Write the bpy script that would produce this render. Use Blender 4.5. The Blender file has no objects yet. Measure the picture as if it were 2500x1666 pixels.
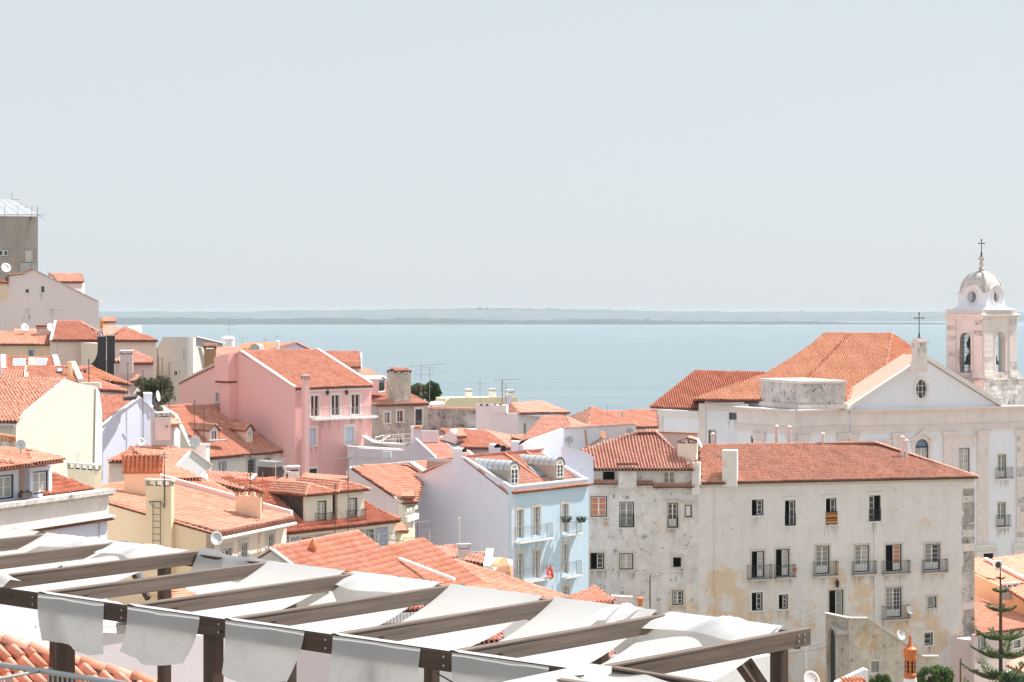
import bpy, bmesh, math, random
import numpy as np
from mathutils import Vector, Matrix
from mathutils.geometry import tessellate_polygon
SC = bpy.context.scene
COL = SC.collection
R = math.radians
rnd = random.Random(7)

# ---------------------------------------------------------------- camera, sky, sun, exposure
F, HV, CZ = 4861.0, 762.0, 70.0            # focal length in photo pixels, horizon row, eye height above the river (m)
cd = bpy.data.cameras.new('camera'); cam = bpy.data.objects.new('camera', cd); COL.objects.link(cam)
cam.location = (0, 0, CZ); cam.rotation_euler = (R(90), 0, 0)
cd.lens = F * 36 / 2500; cd.sensor_width = 36; cd.shift_y = -(833 - HV) / 2500
cd.clip_start = 0.5; cd.clip_end = 60000
SC.camera = cam
SUN_EL, SUN_AZ = 56, 33                    # azimuth from +X towards +Y
SKY_HAZE, SKY_COL = .9, (4.25, 4.56, 4.80)
w = bpy.data.worlds.new('World'); SC.world = w; w.use_nodes = True
nt = w.node_tree; sk = nt.nodes.new('ShaderNodeTexSky'); sk.sky_type = 'NISHITA'; sk.sun_disc = False
sk.sun_elevation = R(SUN_EL); sk.sun_rotation = R(90 - SUN_AZ)
sk.altitude = 0; sk.air_density = 1.0; sk.dust_density = 1.0; sk.ozone_density = 1.0
hm = nt.nodes.new('ShaderNodeMix'); hm.data_type = 'RGBA'; hm.inputs[0].default_value = SKY_HAZE; hm.inputs[7].default_value = SKY_COL + (1,)   # an even veil of summer haze over the blue
nt.links.new(sk.outputs[0], hm.inputs[6]); nt.links.new(hm.outputs[2], nt.nodes['Background'].inputs[0]); nt.nodes['Background'].inputs[1].default_value = 0.1
sl = bpy.data.lights.new('sun', 'SUN'); so = bpy.data.objects.new('sun', sl); COL.objects.link(so)
sl.energy = 5.0; sl.angle = R(0.6); sl.color = (1, .95, .88)
sv = Vector((math.cos(R(SUN_EL)) * math.cos(R(SUN_AZ)), math.cos(R(SUN_EL)) * math.sin(R(SUN_AZ)), math.sin(R(SUN_EL))))
so.rotation_euler = sv.to_track_quat('Z', 'Y').to_euler()
SC.view_settings.view_transform = 'Standard'; SC.view_settings.look = 'None'
SC.view_settings.exposure = 0.75; SC.view_settings.gamma = 1; SC.view_settings.use_curve_mapping = False
SC.cycles.volume_bounces = 0; SC.cycles.max_bounces = 6; SC.cycles.transparent_max_bounces = 8

# ---------------------------------------------------------------- helpers
def P(u, v, D): return Vector(((u - 1250) / F * D, D, CZ - (v - HV) / F * D))
def eq(p, u, v):                            # point seen at (u,v) at the same height as p
    D = (CZ - p.z) * F / (v - HV); return P(u, v, D)
def uv(p): return (1250 + p.x / p.y * F, HV + (CZ - p.z) / p.y * F)
def gz(y):                                  # hillside height
    xs = [-50, 0, 34, 40, 100, 190, 300, 420, 470]; zs = [64, 63.4, 63.2, 50, 45, 31, 12, 1.2, -3]
    return float(np.interp(y, xs, zs))

class Plane:                                # vertical plane through a (left) and b (right), seen from outside
    def __init__(s, a, b):
        s.a = Vector((a.x, a.y, 0)); d = Vector((b.x - a.x, b.y - a.y, 0)); s.L = d.length; s.d = d.normalized(); s.n = Vector((s.d.y, -s.d.x, 0))
    def s_at(s, u):
        k = (u - 1250) / F
        return (k * s.a.y - s.a.x) / (s.d.x - k * s.d.y)
    def sz(s, u, v):
        t = s.s_at(u); y = s.a.y + s.d.y * t
        return t, CZ - (v - HV) / F * y
    def pt(s, t, z, o=0): return Vector((s.a.x + s.d.x * t + s.n.x * o, s.a.y + s.d.y * t + s.n.y * o, z))
    def px(s, u, v, o=0): t, z = s.sz(u, v); return s.pt(t, z, o)
    def st(s, p): return ((p.x - s.a.x) * s.d.x + (p.y - s.a.y) * s.d.y, p.z)
    def rect(s, r):
        m = s.sz((r[0] + r[2]) / 2, r[1])[1]; b = s.sz((r[0] + r[2]) / 2, r[3])[1]
        return s.s_at(r[0]), b, s.s_at(r[2]), m

class MB:
    def __init__(s): s.v = []; s.f = []
    def add(s, vs, fs):
        o = len(s.v); s.v += [tuple(p) for p in vs]; s.f += [tuple(i + o for i in f) for f in fs]; return s
    def hexa(s, p): return s.add(p, [(3, 2, 1, 0), (4, 5, 6, 7), (0, 1, 5, 4), (1, 2, 6, 5), (2, 3, 7, 6), (3, 0, 4, 7)])
    def box(s, c, size, rz=0):
        c = Vector(c); ca, sa = math.cos(rz), math.sin(rz); x, y, z = [k / 2 for k in size]
        q = [(c.x + i * ca - j * sa, c.y + i * sa + j * ca) for i, j in ((-x, -y), (x, -y), (x, y), (-x, y))]
        return s.hexa([(a, b, c.z - z) for a, b in q] + [(a, b, c.z + z) for a, b in q])
    def fbox(s, pl, s0, z0, s1, z1, o0, o1):
        q = [(s0, o1), (s1, o1), (s1, o0), (s0, o0)]
        return s.hexa([pl.pt(a, z0, o) for a, o in q] + [pl.pt(a, z1, o) for a, o in q])
    def ring(s, pl, s0, z0, s1, z1, w, o0, o1, wt=None):
        wt = w if wt is None else wt
        s.fbox(pl, s0, z0, s0 + w, z1, o0, o1); s.fbox(pl, s1 - w, z0, s1, z1, o0, o1)
        s.fbox(pl, s0 + w, z0, s1 - w, z0 + w, o0, o1); return s.fbox(pl, s0 + w, z1 - wt, s1 - w, z1, o0, o1)
    def quad(s, a, b, c, d): return s.add([a, b, c, d], [(0, 1, 2, 3)])
    def ext(s, pts, vec):
        n = len(pts); vec = Vector(vec); q = [Vector(p) for p in pts]
        return s.add(q + [p + vec for p in q], [tuple(range(n - 1, -1, -1)), tuple(range(n, 2 * n))] + [(i, (i + 1) % n, n + (i + 1) % n, n + i) for i in range(n)])
    def tube(s, p, q, r, n=6, r2=None):
        p, q = Vector(p), Vector(q); r2 = r if r2 is None else r2; d = (q - p).normalized()
        a = d.orthogonal().normalized(); b = d.cross(a)
        ring = lambda c, rr: [c + (a * math.cos(2 * math.pi * i / n) + b * math.sin(2 * math.pi * i / n)) * rr for i in range(n)]
        return s.add(ring(p, r) + ring(q, r2), [(i, (i + 1) % n, n + (i + 1) % n, n + i) for i in range(n)] + [tuple(range(n - 1, -1, -1)), tuple(range(n, 2 * n))])
    def path(s, pts, r, n=6):
        for a, b in zip(pts, pts[1:]): s.tube(a, b, r, n)
        return s
    def lathe(s, c, prof, n=16, sq=False, rz=0):
        c = Vector(c); k = 1.4142 if n == 4 else 1
        vs = [c + Vector((r * k * math.cos(2 * math.pi * (i + .5) / n + rz), r * k * math.sin(2 * math.pi * (i + .5) / n + rz), z)) for r, z in prof for i in range(n)]
        m = len(prof); fs = [(j * n + i, j * n + (i + 1) % n, (j + 1) * n + (i + 1) % n, (j + 1) * n + i) for j in range(m - 1) for i in range(n)]
        return s.add(vs, fs + [tuple(range(n - 1, -1, -1)), tuple(range((m - 1) * n, m * n))])
    def mesh(s, name, mat, org=(0, 0, 0), smooth=False, fix=True):
        o = Vector(org); me = bpy.data.meshes.new(name); me.from_pydata([(p[0] - o.x, p[1] - o.y, p[2] - o.z) for p in s.v], [], s.f)
        if fix:
            bm = bmesh.new(); bm.from_mesh(me); bmesh.ops.recalc_face_normals(bm, faces=bm.faces); bm.to_mesh(me); bm.free()
        if smooth: me.polygons.foreach_set('use_smooth', [True] * len(me.polygons))
        if mat: me.materials.append(mat)
        return me

def tag(o, label=None, cat=None, group=None, kind=None):
    for k, v in (('label', label), ('category', cat), ('group', group), ('kind', kind)):
        if v: o[k] = v
    return o
class Thing:                                # an Empty that carries the parts of one thing
    def __init__(s, name, label, cat, loc, group=None):
        s.o = Vector(loc); s.root = bpy.data.objects.new(name, None); s.root.location = s.o; s.root.empty_display_size = .3
        COL.objects.link(s.root); tag(s.root, label, cat, group)
    def part(s, name, mb, mat, parent=None, label=None, smooth=False, fix=True, kind=None):
        return s.link(name, mb.mesh(name, mat, s.o, smooth, fix), parent, label, kind)
    def link(s, name, me, parent=None, label=None, kind=None):
        o = bpy.data.objects.new(name, me); COL.objects.link(o); o.parent = parent or s.root
        tag(o, label, kind=kind); return o
def solo(name, label, cat, mb, mat, loc, group=None, smooth=False, kind=None):
    o = bpy.data.objects.new(name, mb.mesh(name, mat, loc, smooth)); o.location = loc; COL.objects.link(o)
    return tag(o, label, cat, group, kind)
def setting(name, mb, mat, loc=(0, 0, 0), kind='structure', smooth=False, label=None, cat=None):
    o = bpy.data.objects.new(name, mb.mesh(name, mat, loc, smooth)); o.location = loc; COL.objects.link(o); return tag(o, label, cat, None, kind)

# ---------------------------------------------------------------- materials
class NT:
    def __init__(s, name):
        s.m = bpy.data.materials.new(name); s.m.use_nodes = True; s.t = s.m.node_tree; s.b = s.t.nodes['Principled BSDF']
        s.tc = s.t.nodes.new('ShaderNodeTexCoord')
    def n(s, ty, **kw):
        x = s.t.nodes.new('ShaderNode' + ty)
        for k, v in kw.items():
            if k[0] == '_': x.inputs[int(k[1:])].default_value = v
            else: setattr(x, k, v)
        return x
    def l(s, a, b): s.t.links.new(a, b)
    def noise(s, scale, detail=4, rough=.55, stretch=None, seed=0):
        x = s.n('TexNoise'); x.inputs['Scale'].default_value = scale; x.inputs['Detail'].default_value = detail; x.inputs['Roughness'].default_value = rough
        mp = s.n('Mapping'); s.l(s.tc.outputs['Object'], mp.inputs[0]); s.l(mp.outputs[0], x.inputs[0]); mp.inputs[1].default_value = (seed, seed * 1.7, seed * .6)
        if stretch: mp.inputs[3].default_value = stretch
        return x.outputs[0]
    def ramp(s, fac, stops):
        r = s.n('ValToRGB'); e = r.color_ramp.elements
        while len(e) > 1: e.remove(e[-1])
        e[0].position = stops[0][0]; e[0].color = c4(stops[0][1])
        for p, c in stops[1:]: k = e.new(p); k.color = c4(c)
        s.l(fac, r.inputs[0]); return r.outputs[0]
    def mix(s, fac, a, b, mode='MIX'):
        m = s.n('Mix', data_type='RGBA', blend_type=mode)
        for sock, val in ((m.inputs[0], fac), (m.inputs[6], a), (m.inputs[7], b)):
            if hasattr(val, 'is_linked'): s.l(val, sock)
            elif isinstance(val, (int, float)): sock.default_value = val
            else: sock.default_value = c4(val)
        return m.outputs[2]
    def bump(s, h, strength=.2, dist=.02):
        b = s.n('Bump'); b.inputs['Strength'].default_value = strength; b.inputs['Distance'].default_value = dist
        s.l(h, b.inputs['Height']); s.l(b.outputs[0], s.b.inputs['Normal'])
    def done(s, col, rough=.8, spec=.3, metal=0):
        if hasattr(col, 'is_linked'): s.l(col, s.b.inputs['Base Color'])
        else: s.b.inputs['Base Color'].default_value = c4(col)
        s.b.inputs['Roughness'].default_value = rough; s.b.inputs['Specular IOR Level'].default_value = spec; s.b.inputs['Metallic'].default_value = metal
        return s.m
def c4(c): return (c, c, c, 1) if isinstance(c, (int, float)) else tuple(c)[:3] + (1,)
def mul(c, k): return tuple(min(1, x * k) for x in c[:3])
def plain(name, col, rough=.6, spec=.4, metal=0, var=.12, sc=3):
    t = NT(name); f = t.noise(sc, 5); c = t.mix(f, mul(col, 1 - var), mul(col, 1 + var)); t.bump(t.noise(30, 3), .12, .01); return t.done(c, rough, spec, metal)
def stucco(name, col, stain=None, amt=.25, patch=None, pthr=.6, streak=.25, seed=0, pits=None, pscale=.35, pgrad=0, mottle=0):
    t = NT(name); stain = stain or mul(col, .72)
    big = t.noise(.25, 6, .6, seed=seed); c = t.mix(big, mul(col, .93), mul(col, 1.05))
    if patch:
        pn = t.noise(pscale, 10, .68, seed=seed + 3.1)
        if pgrad:                           # more bare plaster low on the wall, where damp rises
            sx = t.n('SeparateXYZ'); t.l(t.tc.outputs['Object'], sx.inputs[0]); mr = t.n('MapRange'); t.l(sx.outputs[2], mr.inputs[0]); mr.inputs[1].default_value = 2; mr.inputs[2].default_value = 20; mr.inputs[3].default_value = pgrad; mr.inputs[4].default_value = 0
            ad = t.n('Math', operation='ADD'); t.l(pn, ad.inputs[0]); t.l(mr.outputs[0], ad.inputs[1]); pn = ad.outputs[0]
        pf = t.ramp(pn, [(pthr, 0), (pthr + .05, .85)]); c = t.mix(pf, c, t.mix(t.noise(2.2, 5), mul(patch, .85), mul(patch, 1.1)))
    st = t.ramp(t.noise(1.1, 8, .7, (1, 1, .22), seed + 5), [(.45, 0), (.75, 1)]); sm = t.n('Math', operation='MULTIPLY', _1=amt + streak * .5); t.l(st, sm.inputs[0])
    c = t.mix(sm.outputs[0], c, stain)
    if mottle:
        mo = t.ramp(t.noise(.8, 10, .78, seed=seed + 11), [(.44, 0), (.68, 1)]); mm = t.n('Math', operation='MULTIPLY', _1=mottle); t.l(mo, mm.inputs[0]); c = t.mix(mm.outputs[0], c, stain)
    if pits:
        pp = t.ramp(t.noise(1.6, 9, .75, seed=seed + 9), [(pits, 0), (pits + .05, 1)]); pm = t.n('Math', operation='MULTIPLY', _1=.75); t.l(pp, pm.inputs[0]); c = t.mix(pm.outputs[0], c, mul(stain, .45))
    fine = t.ramp(t.noise(14, 6, .7), [(.3, mul((1, 1, 1), .93)), (.7, (1, 1, 1))]); c = t.mix(1.0, c, fine, 'MULTIPLY')
    t.bump(t.noise(7, 8, .7, seed=seed), .35, .03); return t.done(c, .9, .15)
def tiles_mat(name, cols, obj=False, dirt=.35, dcol=(.10, .07, .05)):
    t = NT(name)
    if obj: f = t.n('ObjectInfo').outputs['Random']
    else:
        a = t.n('Attribute'); a.attribute_name = 'rnd'; f = a.outputs['Fac']
    c = t.ramp(f, [(i / max(1, len(cols) - 1), k) for i, k in enumerate(cols)])
    g = t.n('NewGeometry'); nz = t.n('TexNoise'); nz.inputs['Scale'].default_value = .55; nz.inputs['Detail'].default_value = 8; nz.inputs['Roughness'].default_value = .68; t.l(g.outputs['Position'], nz.inputs[0])
    d = t.ramp(nz.outputs[0], [(.5, 0), (.74, 1)]); dm = t.n('Math', operation='MULTIPLY', _1=dirt); t.l(d, dm.inputs[0]); c = t.mix(dm.outputs[0], c, dcol)
    n2 = t.n('TexNoise'); n2.inputs['Scale'].default_value = 9; n2.inputs['Detail'].default_value = 4; t.l(g.outputs['Position'], n2.inputs[0])
    c = t.mix(1.0, c, t.ramp(n2.outputs[0], [(.3, .82), (.7, 1.0)]), 'MULTIPLY')
    return t.done(c, .8, .25)
def glass(name, col, rough=.08):
    t = NT(name); f = t.noise(1.3, 3); c = t.mix(f, mul(col, .6), mul(col, 1.35)); return t.done(c, rough, .6)
M = {}
M['white'] = stucco('white_plaster', (.86, .86, .86), (.62, .61, .60), .15, streak=.15)
M['cream'] = stucco('cream_plaster', (.87, .82, .71), (.6, .52, .42), .12)
M['offwhite'] = stucco('offwhite_plaster', (.80, .79, .70), (.62, .58, .48), .12, streak=.1, seed=2)
M['pink'] = stucco('pink_plaster', (.95, .57, .54), (.86, .46, .44), .12, streak=.1, seed=4)
M['lilac'] = stucco('pale_lilac_plaster', (.74, .68, .72), (.6, .52, .55), .12, seed=5)
M['palepink'] = stucco('pale_pink_plaster', (.80, .68, .66), (.6, .48, .46), .12, seed=6)
M['rose'] = stucco('rose_grey_plaster', (.86, .77, .76), (.70, .61, .59), .1, seed=16)
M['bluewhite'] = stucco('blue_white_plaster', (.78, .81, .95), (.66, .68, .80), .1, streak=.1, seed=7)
M['blue'] = stucco('sky_blue_plaster', (.60, .77, .90), (.50, .65, .77), .12, seed=8)
M['yellow'] = stucco('yellow_plaster', (.97, .76, .50), (.84, .62, .36), .12, seed=9)
M['yellow2'] = stucco('pale_yellow_plaster', (.88, .78, .54), (.66, .54, .34), .15, seed=19)
M['peach'] = stucco('peach_plaster', (.90, .70, .52), (.68, .50, .36), .15, seed=10)
M['palepeach'] = stucco('pale_peach_plaster', (.92, .77, .66), (.70, .57, .47), .15, seed=18)
M['orange'] = stucco('orange_plaster', (.84, .47, .29), (.66, .35, .2), .15, seed=11)
M['greyw'] = stucco('weathered_grey_plaster', (.79, .775, .75), (.38, .37, .35), .22, (.80, .60, .40), .575, .3, 12, .575, .3, .04, .45)
M['greyw2'] = stucco('weathered_pale_plaster', (.81, .79, .765), (.48, .465, .44), .14, (.80, .60, .41), .60, .22, 25, .63, .22, .13, .25)
M['stairs'] = stucco('mottled_stair_plaster', (.66, .61, .53), (.24, .22, .20), .25, (.68, .47, .28), .56, .3, 31, .58, .35, 0, .6)
M['derelict'] = stucco('derelict_plaster', (.60, .57, .48), (.24, .22, .19), .3, (.82, .80, .77), .56, .4, 13, .58, .5, .1, .5)
M['darkwall'] = stucco('soot_grey_plaster', (.46, .45, .43), (.14, .14, .14), .4, (.55, .54, .52), .58, .4, 14, .55, .5, 0, .7)
M['conc'] = stucco('grey_concrete', (.52, .51, .49), (.28, .27, .26), .35, seed=15)
M['beigegrey'] = stucco('beige_grey_plaster', (.66, .64, .58), (.46, .44, .4), .18, seed=17)
M['stone'] = stucco('pale_limestone', (.86, .79, .76), (.52, .43, .38), .16, seed=20, streak=.22, pits=.66, mottle=.3)
M['stone2'] = stucco('dirty_limestone', (.78, .73, .69), (.22, .20, .20), .3, seed=21, streak=.4, pits=.56, mottle=.6)
M['stoneg'] = stucco('window_surround_stone', (.66, .61, .54), (.4, .36, .32), .25, seed=22)
M['stonew'] = stucco('white_window_surround', (.82, .80, .76), (.6, .57, .53), .12, seed=23)
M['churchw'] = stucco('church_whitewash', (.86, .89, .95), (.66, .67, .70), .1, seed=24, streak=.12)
M['quoin'] = stucco('sooty_corner_stone', (.60, .56, .51), (.11, .10, .10), .35, seed=47, streak=.5, pits=.57, mottle=.7)
M['dome'] = stucco('grey_weathered_dome_stone', (.72, .69, .66), (.28, .26, .25), .3, seed=44, streak=.5, mottle=.5)
M['chimbrown'] = stucco('rusty_plaster', (.50, .36, .20), (.2, .13, .08), .4, seed=26)
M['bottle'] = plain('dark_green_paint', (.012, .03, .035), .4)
M['sashw'] = plain('white_painted_wood', (.80, .80, .78), .5, var=.06)
M['sashg'] = plain('grey_painted_wood', (.30, .31, .32), .5, var=.08)
M['iron'] = plain('wrought_iron', (.03, .035, .04), .5)
M['steel'] = plain('galvanised_steel', (.42, .44, .46), .45, .5, .6)
M['rust'] = plain('rusty_pipe', (.16, .08, .06), .7)
M['zinc'] = plain('zinc_sheet', (.50, .53, .56), .5, .4, .2, .15, 1.2)
M['zincside'] = plain('weathered_zinc_cheek', (.42, .37, .33), .6, .3, .1, .2, 1)
M['darkclad'] = plain('dark_standing_seam', (.085, .08, .078), .5, .4, .2, .2, 1)
M['flue'] = plain('charcoal_chimney_paint', (.06, .058, .065), .7, .3, 0, .15, 1)
M['slate'] = plain('dark_solar_glass', (.12, .14, .16), .15, .6)
M['skyl'] = plain('skylight_glass', (.34, .38, .42), .12, .6)
M['dark'] = plain('dark_interior', (.02, .019, .018), .9, .1)  # near-black colour in place of the shade inside rooms and openings
M['gdark'] = glass('dark_window_glass', (.035, .037, .04))
M['ggrey'] = glass('curtained_window_glass', (.26, .26, .25))
M['gpale'] = glass('lace_curtain_glass', (.45, .44, .42))
M['gred'] = glass('dark_red_curtain_glass', (.11, .035, .04))
M['gorange'] = glass('painted_roof_reflection_glass', (.50, .20, .11))  # orange base colour stands for roofs mirrored in the panes
M['gblue'] = plain('pale_blue_shutter', (.60, .68, .80), .5, var=.06)
M['gwhite'] = plain('white_shutter', (.74, .73, .71), .5, var=.05)
M['ggreen'] = plain('green_shutter', (.01, .06, .045), .5)
M['gslate'] = plain('blue_grey_panel', (.16, .25, .33), .5)
M['plastic'] = plain('white_plastic', (.76, .76, .75), .4, var=.05)
M['dish'] = plain('dish_enamel', (.68, .69, .71), .4, var=.08)
M['alu'] = plain('aluminium_rod', (.35, .35, .36), .4, .5, .5)
M['terra'] = plain('terracotta_fitting', (.58, .20, .09), .7, var=.2)
M['potorange'] = plain('orange_glaze', (.52, .14, .035), .5, var=.2)
M['mortar'] = plain('grey_mortar', (.40, .37, .35), .9)
_t = NT('water_stains'); _g = _t.n('SeparateXYZ'); _t.l(_t.tc.outputs['Generated'], _g.inputs[0]); _n = _t.ramp(_t.noise(2.6, 7, .7, (1, 1, .12)), [(.47, 0), (.66, 1)]); _p = _t.n('Math', operation='POWER', _1=1.3); _t.l(_g.outputs[2], _p.inputs[0])
_e = _t.n('Math', operation='MULTIPLY'); _t.l(_n, _e.inputs[0]); _t.l(_p.outputs[0], _e.inputs[1]); _f = _t.n('Math', operation='MULTIPLY', _1=.55); _t.l(_e.outputs[0], _f.inputs[0]); _t.l(_f.outputs[0], _t.b.inputs['Alpha']); M['drip'] = _t.done((.20, .18, .16), .95, .05)
TC = {
 'fresh': [(.72, .31, .19), (.79, .39, .26), (.84, .45, .33), (.75, .34, .22)],
 'pale': [(.77, .39, .28), (.84, .48, .37), (.74, .35, .24), (.87, .54, .44)],
 'old': [(.66, .33, .22), (.75, .40, .28), (.81, .47, .35), (.69, .35, .24), (.78, .43, .31)],
 'red': [(.58, .20, .12), (.66, .26, .16), (.72, .32, .21)],
 'orange': [(.73, .32, .18), (.79, .39, .24), (.69, .28, .15)],
}
TM = {}
for k, c in TC.items():
    c = [(r_ * .97, g_ * .94, b_ * .98) for r_, g_, b_ in c]
    dt = .4 if k == 'old' else .14
    TM[k] = (tiles_mat('clay_tiles_' + k, c, False, dt), tiles_mat('clay_tile_pieces_' + k, c, True, dt))
M['soot'] = plain('sooty_eave_mortar', (.085, .065, .05), .95, .1, 0, .4)
M['under'] = plain('tile_bed', (.20, .07, .045), .9)
# ---------------------------------------------------------------- builders
def wall(T, pl, top, holes=(), mat=None, zb=None, thick=.35, name='wall', parent=None):
    tp = [pl.st(p) for p in top]
    zb = (gz(pl.a.y) - 1.5) if zb is None else zb
    outer = [(tp[0][0], zb), (tp[-1][0], zb)] + tp[::-1]
    hs = [[(h[0], h[1]), (h[2], h[1]), (h[2], h[3]), (h[0], h[3])] if not hasattr(h[0], '__len__') else list(h) for h in holes]
    mb = MB(); flat = [q for lp in [outer] + hs for q in lp]
    tris = tessellate_polygon([[Vector((x, z, 0)) for x, z in lp] for lp in [outer] + hs])
    mb.add([pl.pt(x, z) for x, z in flat], tris)
    mb.add([pl.pt(x, z, -thick) for x, z in flat], [t[::-1] for t in tris])
    for k, lp in enumerate([outer] + hs):
        n = len(lp); d = .16 if k and False else thick
        mb.add([pl.pt(x, z) for x, z in lp] + [pl.pt(x, z, -d) for x, z in lp], [(i, (i + 1) % n, n + (i + 1) % n, n + i) for i in range(n)])
    return T.part(name, mb, mat, parent)

def core(T, pts, zt, mat, zb=None, name='wall'):
    """the closed body behind the visible walls: a prism on footprint pts"""
    zb = gz(pts[0].y) - 1.5 if zb is None else zb
    mb = MB(); mb.ext([(p.x, p.y, zb) for p in pts], (0, 0, zt - zb)); return T.part(name, mb, mat)

def win(T, pl, r, panes='dd', rows=3, outer='bottle', sash='sashw', sur='stoneg', sw=.17, rec=.14, sill=True, fw=.09, name='window', label=None, low=0, head=False, arch=False, px=True, grid=0, keep=None):
    s0, z0, s1, z1 = pl.rect(r) if px else r
    mb = MB()
    if outer: mb.ring(pl, s0 + .001, z0 + .001, s1 - .001, z1 - .001, fw, -rec - .05, -rec + .05)
    else: fw = 0; mb.ring(pl, s0 + .001, z0 + .001, s1 - .001, z1 - .001, .025, -rec - .05, -rec + .02)
    w = T.part(name, mb, M[outer or sash], label=label)
    a0, a1, b0, b1 = s0 + fw, s1 - fw, z0 + fw, z1 - fw
    n = len(panes); stp = (a1 - a0) / n
    for i, p in enumerate(panes):
        x0, x1 = a0 + i * stp, a0 + (i + 1) * stp
        if p == 'o':                        # open leaf: near-black box in place of the unlit room's shade
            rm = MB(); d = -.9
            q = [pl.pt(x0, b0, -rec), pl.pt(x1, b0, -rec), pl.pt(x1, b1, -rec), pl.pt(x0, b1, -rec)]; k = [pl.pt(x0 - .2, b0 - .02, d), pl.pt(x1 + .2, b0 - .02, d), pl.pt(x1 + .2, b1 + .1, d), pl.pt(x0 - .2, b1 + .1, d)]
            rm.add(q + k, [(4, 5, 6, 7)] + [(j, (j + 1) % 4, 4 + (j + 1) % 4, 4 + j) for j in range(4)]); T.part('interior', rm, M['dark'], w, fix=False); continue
        mt = {'d': 'gdark', 'g': 'ggrey', 'p': 'gpale', 'r': 'gred', 'o': 'dark', 't': 'gorange', 'b': 'gblue', 'w': 'gwhite', 'v': 'ggreen', 's': 'gslate'}[p]
        if p in 'bwvs':
            sm = MB(); sm.fbox(pl, x0 + .01, b0, x1 - .01, b1, -rec - .02, -rec + .03); T.part('shutter', sm, M[mt], w); continue
        sb = MB(); m = .055; c = -rec - .02; lo = b0 + low * (b1 - b0)
        sb.ring(pl, x0 + .004, b0, x1 - .004, b1, m, c - .03, c + .03)
        if low: sb.fbox(pl, x0 + m, b0 + m, x1 - m, lo, c - .02, c + .02)
        h = (b1 - lo) / rows
        for j in range(1, rows): sb.fbox(pl, x0 + m, lo + j * h - .016, x1 - m, lo + j * h + .016, c - .02, c + .02)
        for j in range(1, grid): xx = x0 + (x1 - x0) * j / grid; sb.fbox(pl, xx - .014, lo + m, xx + .014, b1 - m, c - .015, c + .015)
        T.part('sash', sb, M[sash], w)
        pb = MB(); pb.fbox(pl, x0 + .03, lo if low else b0 + .03, x1 - .03, b1 - .03, c - .012, c - .004); T.part('pane', pb, M[mt], w)
    if sur and sill and (sur != 'stone') and name == 'window' and z1 - z0 > .7:
        q = MB(); q.quad(pl.pt(s0 - .2, z0 - 1.5, .006), pl.pt(s1 + .2, z0 - 1.5, .006), pl.pt(s1 + .2, z0 - .125, .006), pl.pt(s0 - .2, z0 - .125, .006)); T.part('water_stain', q, M['drip'], w, fix=False)
    if sur:
        q = MB(); o = .035; t = sw
        q.fbox(pl, s0 - t, z0, s0, z1, -.05, o); q.fbox(pl, s1, z0, s1 + t, z1, -.05, o); q.fbox(pl, s0 - t, z1, s1 + t, z1 + t * 1.25, -.05, o + .004)
        if sill: q.fbox(pl, s0 - t - .04, z0 - .13, s1 + t + .04, z0, -.05, o + .05)
        if head: q.fbox(pl, s0 - t - .1, z1 + t * 1.25, s1 + t + .1, z1 + t * 1.25 + .1, -.05, o + .14)
        T.part('surround', q, M[sur], w)
    return (s0, z0, s1, z1)

def rail(T, pl, s0, s1, zb, zt, out, parent, mat='iron', r=.018, gap=.16, name='railing', o0=.02):
    mb = MB(); c = [pl.pt(s0, 0, o0), pl.pt(s0, 0, out), pl.pt(s1, 0, out), pl.pt(s1, 0, o0)]
    for a, b in zip(c, c[1:]):
        for z in (zb + .07, zt): mb.tube(Vector((a.x, a.y, z)), Vector((b.x, b.y, z)), r * 1.4, 4)
        L = (b - a).length; n = max(1, int(L / gap))
        for i in range(n + 1):
            p = a.lerp(b, i / n); mb.tube((p.x, p.y, zb), (p.x, p.y, zt), r, 4)
    return T.part(name, mb, M[mat], parent)
def balcony(T, pl, r, mat='stoneg', out=.55, th=.13, rmat='iron', solid=None, label=None):
    """r = (u0, v_rail, u1, v_floor); out = depth"""
    s0, z0, s1, z1 = pl.rect(r); s0 += .1; s1 -= .1
    mb = MB(); mb.fbox(pl, s0 - .06, z0 - th, s1 + .06, z0, .002, out + .08); mb.fbox(pl, s0, z0 - th - .07, s1, z0 - th, .002, out - .05)
    b = T.part('balcony', mb, M[mat], label=label); q = MB(); q.quad(pl.pt(s0 - .1, z0 - th - 1.3, .006), pl.pt(s1 + .1, z0 - th - 1.3, .006), pl.pt(s1 + .1, z0 - th, .006), pl.pt(s0 - .1, z0 - th, .006)); T.part('water_stain', q, M['drip'], b, fix=False); rail(T, pl, s0, s1, z0, z1, out, b, rmat); return b

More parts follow.
